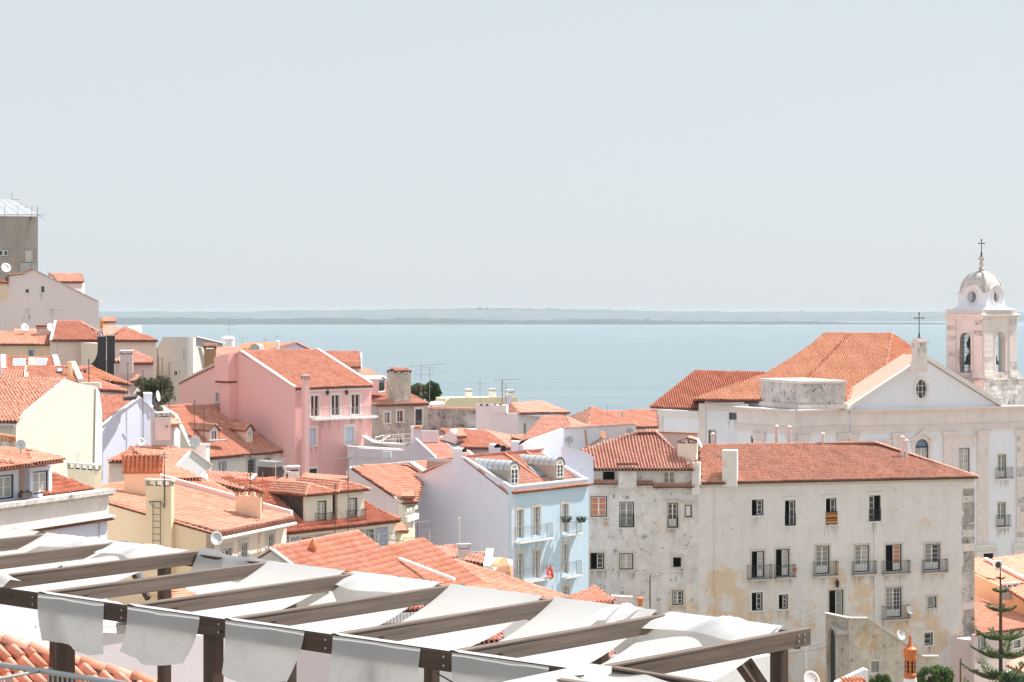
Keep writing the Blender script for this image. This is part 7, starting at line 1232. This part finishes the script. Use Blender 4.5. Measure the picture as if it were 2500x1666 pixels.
rail(T, pl, .0, pl.L, pl.sz(900, 1520)[1], pl.sz(900, 1484)[1], 1.2, None, 'iron', .014, .16, 'balcony_fence')
T = H_('large pale lilac house wall filling the gap behind the pergola posts', 420, 62, 'building', 'building'); a, b = P(175, 1545, 58), P(660, 1560, 64); walls(T, [a, b, P(1010, 1640, 66)], 'lilac'); body(T, a, b, 8, 'lilac', -.1); f = MB(); f.fbox(Plane(a, b), 0, a.z - .02, 6.0, a.z + .06, -.5, .1); T.part('coping', f, M['white'])
T = H_('white house wall at the bottom beside the washing line', 1640, 72, 'house'); a, b = P(1490, 1602, 74), P(1704, 1600, 71); walls(T, [a, b], 'white'); body(T, a, b, 5, 'white', -.1)
f = MB(); z = P(0, 1490, 60).z
T = Thing('louvred_box', 'flat grey louvred metal box behind the left pergola beams', 'rooftop unit', P(335, 1485, 58)); p = P(345, 1490, 56)
for j in range(4): f = MB(); f.box(p + V3(rnd.uniform(-.02, .02), 0, -.35 + j * .1), (1.25, 1.0, .06), R(12)); T.part('louvre', f, M['steel'])
f = MB(); f.box(p + V3(0, .3, -.5), (1.5, 1.2, .2), R(12)); T.part('base', f, M['conc'])
T = Thing('house', 'low house whose clay-tiled ridge shows between the left pergola beams', 'house', P(470, 1455, 70)); q = roof(T, [P(425, 1478, 68), P(520, 1466, 70), P(516, 1440, 73), P(428, 1452, 71)], 'fresh', .22, .4, .1, 40, 0); caps(T, P(424, 1456, 70.5), P(518, 1440, 73), 'fresh', .13, .4, True, q)
def text_mesh(s, size, mat):
    cu = bpy.data.curves.new('lettering', 'FONT'); cu.body = s; cu.size = size; cu.extrude = .006; cu.align_x = 'CENTER'; cu.align_y = 'CENTER'; o = bpy.data.objects.new('lettering', cu); me = bpy.data.meshes.new_from_object(o); bpy.data.objects.remove(o); bpy.data.curves.remove(cu); me.name = 'lettering'; me.materials.clear(); me.materials.append(mat); return me
for u, v, D, s, rad, lb in ((336, 1407, 96, 'NOS', .32, 'white dish lettered NOS behind the left pergola beams'), (101, 1384, 100, 'MEO', .3, 'pale dish lettered MEO against the white wall behind the pergola')):
    d = dish(u, v, D, rad, -88, lb, 8); o = d.link('lettering', text_mesh(s, .17, M['iron'])); o.location = (0, -.075 - rad * .16, 0); o.rotation_euler = (R(82), 0, R(2))
# bottom-left roof and rail
T = Thing('house', 'nearest house roof of fat orange barrel tiles in the bottom left corner', 'house', P(60, 1640, 30)); A = P(0, 1577, 33); da = V3(.7071, .7071, 0); db = V3(.7071, -.7071, -.5); k = .79
p0, p1, tl = A - da * 3.2 + db * 4.2, A + da * (4.2 / k) + db * 4.2, A - da * 3.2
q = roof(T, [p0, p1, A, tl], 'fresh', .23, .40, .2, 300, 0, thick=.06); caps(T, A - (da + db * k) * .6 + V3(0, 0, .06), A + (da + db * k) * 5 + V3(0, 0, .06), 'fresh', .13, .45, True, q, lift=.06); f = MB(); f.tube(A - (da + db * k) * .6 + V3(0, 0, -.02), A + (da + db * k) * 5 + V3(0, 0, -.02), .1, 6); T.part('mortar_bed', f, M['mortar'], q); f = MB(); f.ext([p0 + V3(0, 0, -.3), p1 + V3(0, 0, -.3), A + V3(0, 0, -.35), tl + V3(0, 0, -.35)], (0, 0, -2.5)); T.part('wall', f, M['white'])
T = Thing('railing', 'galvanised handrail with thin balusters in the bottom left corner', 'railing', P(100, 1670, 23)); f = MB(); a, b = P(-40, 1617, 25.5), P(310, 1671, 22.6); f.tube(a, b, .035, 8); T.part('handrail', f, M['steel']); f = MB(); c = P(-40, 1664, 22.8); d = P(126, 1634, 24.6); f.tube(c, d, .02, 8); T.part('handrail', f, M['steel'])
for i in range(24):
    f = MB(); p = c.lerp(d, (i + .5) / 24) if i < 10 else a.lerp(b, .48 + (i - 10) / 30); f.tube(p, p - V3(0, 0, .8), .013, 6); T.part('baluster', f, M['steel'])

# ---------------------------------------------------------------- right-hand corner
T = H_('orange-walled house with salmon roofs at the right edge below the church', 2440, 206); A, B_, C_, D_ = P(2374, 1400, 203), P(2520, 1468, 196), P(2540, 1432, 204), P(2376, 1364, 211)
q = roof(T, [A, P(2441, 1432, 200), P(2520, 1424, 206), P(2412, 1367, 211), P(2376, 1365, 211)], 'fresh', .25, .42, .1, 240, 0); wall(T, Plane(A, B_), [A, B_], (), M['orange']); coping(T, [P(2405, 1366, 210), P(2520, 1424, 204)], .5, .2, 'palepink'); caps(T, P(2376, 1364, 211), P(2412, 1366, 211), 'pale', .12, .42, True, q)
q = roof(T, [P(2436, 1388, 212), P(2530, 1428, 208), P(2530, 1350, 222), P(2422, 1366, 218)], 'fresh', .25, .42, .1, 120, 0); chimney(T, 2444, 2441, 2486, 1424, 1446, 198, 12, 'conc', 'slots'); roof(T, [P(2458, 1440, 196), P(2530, 1486, 194), P(2530, 1436, 201), P(2490, 1430, 200)], 'fresh', .25, .42, .1, 100, 0)
ac_unit(2429, 2424, 2448, 1370, 1390, 202, 15, 'white air conditioner on the salmon roof at the right edge')
T = H_('white house with salmon roof behind the tall conifer at the right edge', 2440, 194); a, b = P(2379, 1550, 187), P(2530, 1531, 194); pl = Plane(a, b); hs = [win(T, pl, (2387, 1555, 2406, 1587), 'gg', 1, 'bottle', sur='stonew', sw=.15), win(T, pl, (2475, 1564, 2491, 1581), 'gg', 1, 'bottle', sur='stonew', sw=.15)]; wall(T, pl, [a, b], hs, M['palepink']); q = roof(T, [a + V3(0, -.1, .05), b + V3(0, -.1, .05), P(2530, 1517, 198), P(2376, 1458, 200)], 'fresh', .25, .42, .2, 300, 0); caps(T, P(2376, 1458, 200), P(2530, 1517, 198), 'fresh', .13, .42, True, q); body(T, a, b, 7, 'palepink'); f = MB(); f.ext([P(2440, 1655, 180), P(2530, 1600, 186), P(2530, 1700, 186), P(2440, 1700, 180)], (0, .4, 0)); T.part('wall', f, M['white']); roof(T, [P(2455, 1625, 178), P(2530, 1660, 176), P(2530, 1612, 184), P(2480, 1610, 183)], 'pale', .25, .42, .1, 60, 0)
# Norfolk pine
D0 = 118; base = P(2443, 1666, D0); T = Thing('conifer', 'tall layered conifer with flat branch tiers at the right edge', 'tree', base - V3(0, 0, 3)); f = MB(); f.tube(base - V3(0, 0, 3), P(2443, 1480, D0), .14, 8, .09); f.tube(P(2443, 1480, D0), P(2442, 1382, D0), .09, 6, .025); T.part('trunk', f, LM['bark'])
bv, bq, bt = [], [], []; rs = random.Random(4)
for v, rp in ((1414, 11), (1446, 19), (1492, 36), (1561, 60), (1604, 78), (1656, 92), (1700, 96)):
    c = P(2443, v, D0); r = rp / F * D0; nb = 7 if rp > 15 else 5; f = MB()
    for b in range(nb):
        az = 6.283 * b / nb + rs.uniform(-.25, .25) + v; d = V3(math.cos(az), math.sin(az), 0); s = V3(-d.y, d.x, 0); L = r * rs.uniform(.85, 1.08); n = 9; pts = [c + d * (L * i / n) + V3(0, 0, L * (.30 * (i / n) ** 2 - .06 * math.sin(math.pi * i / n))) for i in range(n + 1)]; f.path(pts, .018, 4)
        for i in range(1, n + 1):
            for sg in (-1, 1):
                for k in range(8 if rp > 15 else 4):
                    p = pts[i - 1].lerp(pts[i], rs.random()); ll = L * (.30 * (1 - .5 * i / n)) * rs.uniform(.7, 1.15) + .06; e = p + s * sg * ll * rs.uniform(.5, 1) + d * ll * .55 + V3(0, 0, ll * rs.uniform(.25, .75)); w_ = (e - p).cross(V3(rs.uniform(-1, 1), rs.uniform(-1, 1), 1)).normalized() * .04; m = p.lerp(e, .5); j = len(bv); bv += [p, m + w_, e, m - w_]; bq.append((j, j + 1, j + 2, j + 3)); bt.append(rs.random())
    T.part('branch_tier', f, LM['bark'])
T.link('foliage', fast_mesh('foliage', np.array([tuple(p - T.o) for p in bv]), np.array(bq), LM['pine'], np.array(bt)))
tree('round leafy citrus bush to the right of the ornate orange chimney', 2280, 1622, 1690, 104, 110, 'bush', 5200, .075, 11, 22, vground=1720, name='bush'); tree('small citrus bush left of the ornate orange chimney', 2152, 1642, 1690, 70, 108, 'bush', 3200, .07, 13, 16, vground=1720, name='bush'); tree('low green bush in the bottom right corner under the conifer', 2480, 1640, 1700, 90, 112, 'dark', 3200, .08, 17, 14, vground=1720, name='bush')
# ornate chimney
D0 = 96; T = Thing('ornate_chimney', 'ornate orange pierced chimney with pointed finial at the lower right', 'chimney', P(2222, 1690, D0)); z = lambda v: P(0, v, D0).z; px = D0 / F; c = P(2222, 1600, D0); cc = V3(c.x, c.y, 0)
f = MB(); f.lathe(cc, [(15 * px, z(1655)), (15 * px, z(1646)), (13 * px, z(1644)), (13 * px, z(1610)), (14.5 * px, z(1608)), (14.5 * px, z(1603)), (14 * px, z(1602)), (16 * px, z(1590)), (17.5 * px, z(1589)), (17.5 * px, z(1584)), (9 * px, z(1579)), (5 * px, z(1572)), (3 * px, z(1567)), (4.5 * px, z(1565)), (2.6 * px, z(1562)), (4.2 * px, z(1558)), (2.5 * px, z(1553)), (.5 * px, z(1550))], 24); b = T.part('chimney_body', f, M['potorange'], smooth=False)
for i in range(8):
    a = 6.283 * i / 8 + .2; d = V3(math.cos(a), math.sin(a), 0); s = V3(-d.y, d.x, 0); o = cc + d * (13 * px + .003); f = MB(); w_ = [.03, .055, .03, .06, .03, .055, .03]; n = len(w_); zs = [z(1642) + (z(1612) - z(1642)) * j / (n - 1) for j in range(n)]
    f.ext([o + s * w + V3(0, 0, q) for w, q in zip(w_, zs)] + [o - s * w + V3(0, 0, q) for w, q in reversed(list(zip(w_, zs)))], d * -.03); T.part('pierced_slot', f, M['dark'], b, fix=False)
f = MB(); f.lathe(cc, [(16 * px, z(1800)), (16 * px, z(1656)), (14 * px, z(1655.5))], 20); T.part('base', f, M['white'])
T = Thing('parapet', 'white sloping parapet with clay tiles left of the ornate chimney', 'wall', P(2080, 1690, 92)); f = MB(); f.ext([P(2040, 1668, 92), P(2112, 1634, 93), P(2120, 1638, 93), P(2120, 1800, 93), P(2040, 1800, 92)], (0, .5, 0)); T.part('wall', f, M['white']); roof(T, [P(2050, 1680, 91), P(2110, 1676, 91.6), P(2112, 1655, 92.4), P(2062, 1662, 91.8)], 'orange', .2, .35, .05, 24, 0)
antenna(1968, 1530, 1700, 88, [(1500, 1.25, 40, 8, .4), (1525, 1.3, 38, 9, .5), (1575, 1.3, 42, 9, .9), (1610, .6, 40, 6, .6)], 'stacked yagi aerials beside the pergola corner', 'palepink', .02); dish(1980, 1662, 86, .42, -70, 'pinkish satellite dish below the stacked aerials', mat='palepink'); antenna(2345, 1608, 1700, 110, [], 'rusty pole right of the citrus bush', 'rust', .05)
T = Thing('washing_line', 'rope washing line strung low across the foot of the grey block', 'washing line', P(1740, 1646, 150)); f = MB(); f.path([P(1690, 1649, 150), P(1740, 1646.5, 150), P(1800, 1645, 150), P(1850, 1640, 150)], .015, 4); T.part('rope', f, M['white'])
for u0, u1, v1, col, lb in ((1705, 1718, 1660, (.01, .20, .10), 'narrow dark green cloth at the left end of the washing line'), (1720, 1740, 1664, (.01, .26, .14), 'wide green cloth on the washing line'), (1752, 1764, 1659, (.18, .55, .42), 'turquoise cloth on the washing line'), (1765, 1779, 1675, (.75, .72, .76), 'white cloth on the washing line')):
    f = MB(); n = 5; f.add([P(u0 + (u1 - u0) * i / n, 1648 + (v1 - 1648) * j / 2, 149.9 - .05 * math.sin(i * 2.2) * j) for j in range(3) for i in range(n + 1)], [(j * (n + 1) + i, j * (n + 1) + i + 1, (j + 1) * (n + 1) + i + 1, (j + 1) * (n + 1) + i) for j in range(2) for i in range(n)]); solo('laundry', lb, 'laundry', f, plain('dyed_cotton', col, .9), P(u0, v1, 149.9))

# ---------------------------------------------------------------- pergola with canvas sails
def wood(name, c0, c1):
    t = NT(name); g = t.noise(3.0, 8, .7, (.12, 1.6, 3.2)); c = t.mix(t.ramp(g, [(.3, 0), (.7, 1)]), c0, c1); vr = t.n('TexVoronoi', distance='EUCLIDEAN'); mp = t.n('Mapping'); mp.inputs[3].default_value = (1, 2.2, 3.2); t.l(t.tc.outputs['Object'], mp.inputs[0]); t.l(mp.outputs[0], vr.inputs[0]); vr.inputs['Scale'].default_value = 2.3
    k = t.ramp(vr.outputs['Distance'], [(.07, 1), (.17, 0)]); c = t.mix(k, c, mul(c0, .22)); cr = t.ramp(t.noise(2.2, 5, .6, (.06, 1.5, 9), 4), [(.66, 0), (.69, 1)]); c = t.mix(cr, c, mul(c0, .4)); t.bump(g, .5, .01); return t.done(c, .75, .25)
WB, WP = wood('weathered_beam_wood', (.085, .062, .05), (.235, .185, .155)), wood('dark_stained_wood', (.055, .037, .030), (.10, .068, .054))
PG = Thing('pergola', 'dark timber pergola with angled cross beams and posts in the foreground', 'pergola', (-2, 22, 63.4)); A0 = V3(-6.53, 25.4, 0); d1, d2 = V3(.74, -.673, 0).normalized(), V3(.673, .74, 0).normalized(); ZT = 66.5; W = 4.05
dF = V3(.774, -.633, 0)
def LP(t, s, z):                            # t along the frame, s from the front rail to the back rail
    return (A0 + dF * (.963 * t - .035)).lerp(A0 + d2 * W + d1 * (t - .25), s / W) + V3(0, 0, z)
def timber(name, p, q, w, h, mat, T=PG, parent=None):
    """a sawn length from p to q (centre line of the top face)"""
    p, q = Vector(p), Vector(q); x = (q - p); L = x.length; x.normalize(); y = V3(0, 0, 1).cross(x) if abs(x.z) < .9 else V3(d1.x, d1.y, 0); y.normalize(); z = x.cross(y); f = MB(); c = .006
    f.ext([(0, -w / 2 + c, 0), (0, w / 2 - c, 0), (0, w / 2, -c), (0, w / 2, -h + c), (0, w / 2 - c, -h), (0, -w / 2 + c, -h), (0, -w / 2, -h + c), (0, -w / 2, -c)], (L, 0, 0)); me = f.mesh(name, mat)
    o = bpy.data.objects.new(name, me); COL.objects.link(o); o.parent = parent or T.root; o.matrix_local = Matrix.Translation(p - T.o) @ Matrix((x, y, z)).transposed().to_4x4(); return o
bt_ = [.95 + 1.765 * i for i in range(-4, 6)]
for t in bt_: timber('beam', LP(t, -.04, ZT + .012), LP(t, W + .04, ZT + .012), .085, .19, WB)
timber('fascia', LP(-8, -.09, ZT), LP(bt_[-1] + .05, -.09, ZT), .05, .20, WP); timber('fascia', LP(-8, W - .06, ZT - .03), LP(bt_[-1] - .05, W - .06, ZT - .03), .06, .19, WP); timber('fascia', LP(bt_[-1] + .05, -.5, ZT - .02), LP(bt_[-1] + 4, -.5, ZT - .02), .09, .19, WB)
for t in (1.33, 4.13, 6.9): timber('post', LP(t, -.03, ZT - .2), LP(t, -.03, 62), .17, .17, WP)
for t in (-4.3, -1.55, 1.24, 4.02, 6.86, 9.45): timber('post', LP(t, W - .12, ZT - .19), LP(t, W - .12, 62), .15, .15, WP)
for t in (9.35, 6.66, -1.75): timber('brace', LP(t - .08, W - .1, ZT - .75), LP(t - .62, W - .1, ZT - .2), .07, .09, WP)
timber('brace', LP(9.5, W - .2, ZT - .75), LP(9.5, W - .8, ZT - .2), .07, .09, WP)
for t in bt_[3:]:
    for dz in (-.05, -.14):
        p = LP(t - .05, -.118, ZT + dz); f = MB(); f.tube(p, p - d2 * .012, .013, 8); PG.part('bolt', f, M['steel'])
for s in (W - .1, W - .22):
    for dz in (-.05, -.11): p = LP(bt_[-1] + .045, s, ZT + dz); f = MB(); f.tube(p, p + d1 * .012, .012, 8); PG.part('bolt', f, M['steel'])
t = NT('white_sailcloth'); cb = t.mix(t.noise(1.3, 5), (.69, .70, .715), (.76, .765, .775)); cb = t.mix(t.ramp(t.noise(2.6, 9, .7), [(.56, 0), (.75, .5)]), cb, (.50, .47, .42)); t.bump(t.noise(60, 2), .1, .004); t.done(cb, .85, .15); tr = t.n('BsdfTranslucent'); t.l(cb, tr.inputs[0]); mx = t.n('MixShader'); mx.inputs[0].default_value = .48; t.l(t.b.outputs[0], mx.inputs[1]); t.l(tr.outputs[0], mx.inputs[2]); t.l(mx.outputs[0], t.t.nodes['Material Output'].inputs[0]); SAIL = t.m
def cloth(T, name, pts, nu, nv, smooth=True, parent=None):
    f = MB().add(pts, [(j * nu + i, j * nu + i + 1, (j + 1) * nu + i + 1, (j + 1) * nu + i) for j in range(nv - 1) for i in range(nu - 1)]); return T.part(name, f, SAIL, parent, smooth=smooth, fix=False)
def wr(a, b, k): return math.sin(a * 5.1 + k) * math.sin(b * 2.3 + k * 1.7) + .5 * math.sin(a * 11 + b * 3 + k * 3)
def sail(i, label, sag=.5, flap=0, sway=0, fold=None, g0=.03, g1=.17):
    t0, t1 = bt_[i] + g0, bt_[i + 1] - g1; S = Thing('canvas_sail', label, 'canvas', LP((t0 + t1) / 2, W / 2, ZT), 'canvas sails slung over the pergola'); nu, nv = 15, 30; pts = []
    for j in range(nv):
        x = j / (nv - 1); s = W - .2 - (W - .12) * x
        for k in range(nu):
            a = k / (nu - 1); z = ZT + .035 - sag * 4 * x * (1 - x) * (1 + .06 * math.cos(a * 6 + i)) + .012 * wr(a * 1.6, x * 4, i) * math.sin(math.pi * x); pts.append(LP(t0 + (t1 - t0) * a, s, z))
    cloth(S, 'canvas', pts, nu, nv)
    if flap:
        pts = []
        for j in range(9):
            y = j / 8
            for k in range(nu):
                a = k / (nu - 1); pinch = .12 * y * math.sin(math.pi * y * .5); tt = t0 + .04 + (t1 - t0) * .84 * (a * (1 - pinch) + pinch * .5) + sway * y * y; out = .13 + .05 * y + .045 * math.sin(a * 8 + i * 2) * y + .02 * math.sin(a * 19 + i) * y; pts.append(LP(tt, -out, ZT + .015 - flap * y * (1 + .07 * math.sin(a * 5 + i))))
        cloth(S, 'flap', pts, nu, 9)
    for s_ in (.12, .5, .88): q_ = LP(t0 + (t1 - t0) * s_, W - .17, ZT + .03); f = MB(); f.tube(q_, LP(t0 + (t1 - t0) * s_, W + .03, ZT - .02), .009, 5); S.part('tie', f, M['iron'])
    if fold:
        f0, f1, hgt, k0 = fold; nu, nv = 26, 9; pts = []
        for j in range(nv):
            y = j / (nv - 1)
            for k in range(nu):
                a = k / (nu - 1); env = math.sin(math.pi * min(1, max(0, a))) ** .5; prof = math.sin(math.pi * y) ** .7; z = ZT + .03 + hgt * env * prof * (.55 + .28 * math.sin(a * 9 + k0) + .22 * math.sin(a * 17 + y * 6 + k0)) + .02 * math.sin(a * 31 + y * 9) * prof; pts.append(LP(t0 + (t1 - t0) * (f0 + (f1 - f0) * a), W - .15 - .55 * y - .12 * math.sin(a * 7 + k0) * y, z - .5 * sag * y * .5))
        cloth(S, 'folded_cloth', pts, nu, nv)
    return S
sail(0, 'leftmost canvas sail, cut by the left edge of the photo', .42, 0); sail(1, 'canvas sail with a rolled fold on its back edge, second from the left', .42, 0, 0, (.25, 1.12, .10, 1)); 
sail(2, 'canvas sail with a long limp fold lying on it, in front of the yellow house', .42, .34, -.2, (.1, 1.1, .085, 3)); 
T = Thing('canvas_sail', 'slack canvas bunched up and hanging from the back rail before the yellow house', 'canvas', LP(.1, W, ZT), 'canvas sails slung over the pergola'); nu, nv = 24, 12; pts = []
for j in range(nv):
    y = j / (nv - 1)
    for k in range(nu):
        a = k / (nu - 1); pts.append(LP(bt_[3] + .1 + 1.58 * a, W - .05 - .25 * y + .05 * math.sin(a * 9) * (1 - y), ZT + .05 * (1 - a) + .03 * math.sin(a * 11) * math.exp(-a * 3) - .46 * y * (1 - .25 * a) - .02 * math.sin(a * 23) * y))
cloth(T, 'canvas', pts, nu, nv); pts = [LP(bt_[3] + .35 + 1.35 * (k / 14), W - .3 - .95 * (j / 11) * (.35 + .65 * k / 14), ZT - .30 - .10 * math.sin(math.pi * j / 22) + .015 * math.sin(k * 1.3 + j)) for j in range(12) for k in range(15)]; cloth(T, 'hanging_end', pts, 15, 12)
sail(4, 'wide canvas sail below the coral roof with the clay vent', .5, .60, .1); sail(5, 'canvas sail with a crumpled white bundle on its back edge', .5, .60, -.22, (-.05, 1.0, .075, 5)); sail(6, 'canvas sail in front of the salmon roof by the blue house', .5, .62, -.12); sail(7, 'canvas sail with one corner twisted up into a peak', .5, .85, -.1, (.6, .85, .11, 8)); sail(8, 'rightmost high canvas sail with a thick fold along its back edge', .5, .62, 0, (-.02, .98, .10, 2))
T = Thing('canvas_sail', 'lowest canvas sail, cut by the bottom edge of the photo', 'canvas', P(1400, 1680, 18), 'canvas sails slung over the pergola'); c0_, c1_, c2_, c3_ = P(1060, 1700, 18.6), P(1440, 1620, 19.5), P(1530, 1632, 19.2), P(1800, 1720, 17.4); pts = []
for j in range(14):
    for k in range(14): a, y = k / 13, j / 13; pts.append(c1_.lerp(c2_, a).lerp(c0_.lerp(c3_, a), y) - V3(0, 0, .12 * math.sin(math.pi * y) * math.sin(math.pi * a)))
cloth(T, 'canvas', pts, 14, 14)
timber('beam', P(1500, 1627, 19.2), P(1790, 1676, 18.2), .08, .15, WB)
T = Thing('twisted_cloth', 'knotted end of cloth draped over the fascia at the left edge', 'cloth', LP(-.3, 0, ZT)); nu, nv = 18, 10; pts = []
for j in range(nv):
    y = j / (nv - 1)
    for k in range(nu): a = k / (nu - 1); pts.append(LP(-1.6 + 1.75 * a, .25 - .42 * y, ZT + .05 + .17 * math.sin(math.pi * min(1, y * 1.6)) * (1 - .8 * a ** 3) * (1 + .3 * math.sin(a * 9)) - .36 * max(0, y - .45) * (1 - .5 * a ** 2)))
cloth(T, 'canvas', pts, nu, nv)
f = MB(); f.path([LP(t, -.125, ZT + .012) for t in np.linspace(-6, bt_[-1], 12)], .008, 5); f.path([LP(bt_[-1] - 1.9, -.15, ZT - .22), LP(bt_[-1] - 1.4, -.3, ZT - .3), LP(bt_[-1] - .5, -.4, ZT - .1), LP(bt_[-1] + .2, -.3, ZT)], .008, 5); PG.part('rope', f, M['iron'])
for q_, lb in ((((1690, 1640, 150), (1760, 1622, 160), (1832, 1597, 170)), 'upper wire running down the foot of the grey block to the pergola'), (((1690, 1652, 150), (1760, 1640, 160), (1840, 1610, 170)), 'lower wire running down the foot of the grey block to the pergola'), (((642, 1212, 121), (690, 1250, 126), (712, 1268, 126)), 'thin pale guy wire from the red mast to the eave'), (((1880, 1600, 178), (1960, 1592, 177), (2018, 1580, 178)), 'dark cable sagging across the peeling wall left of the arch'), (((818, 1240, 137), (880, 1300, 134), (940, 1345, 126)), 'long dark cable sagging in front of the blue patterned front')):
    a_, m_, b_ = (P(*k) for k in q_); f = MB(); f.path([a_.lerp(b_, i / 10) + (m_ - (a_ + b_) / 2) * (4 * i / 10 * (1 - i / 10)) for i in range(11)], .015, 4); solo('cable', lb, 'cable', f, M['iron'], a_)
setting('terrace', MB().box((-2, 20, 61.9), (40, 26, .3)), M['conc'])
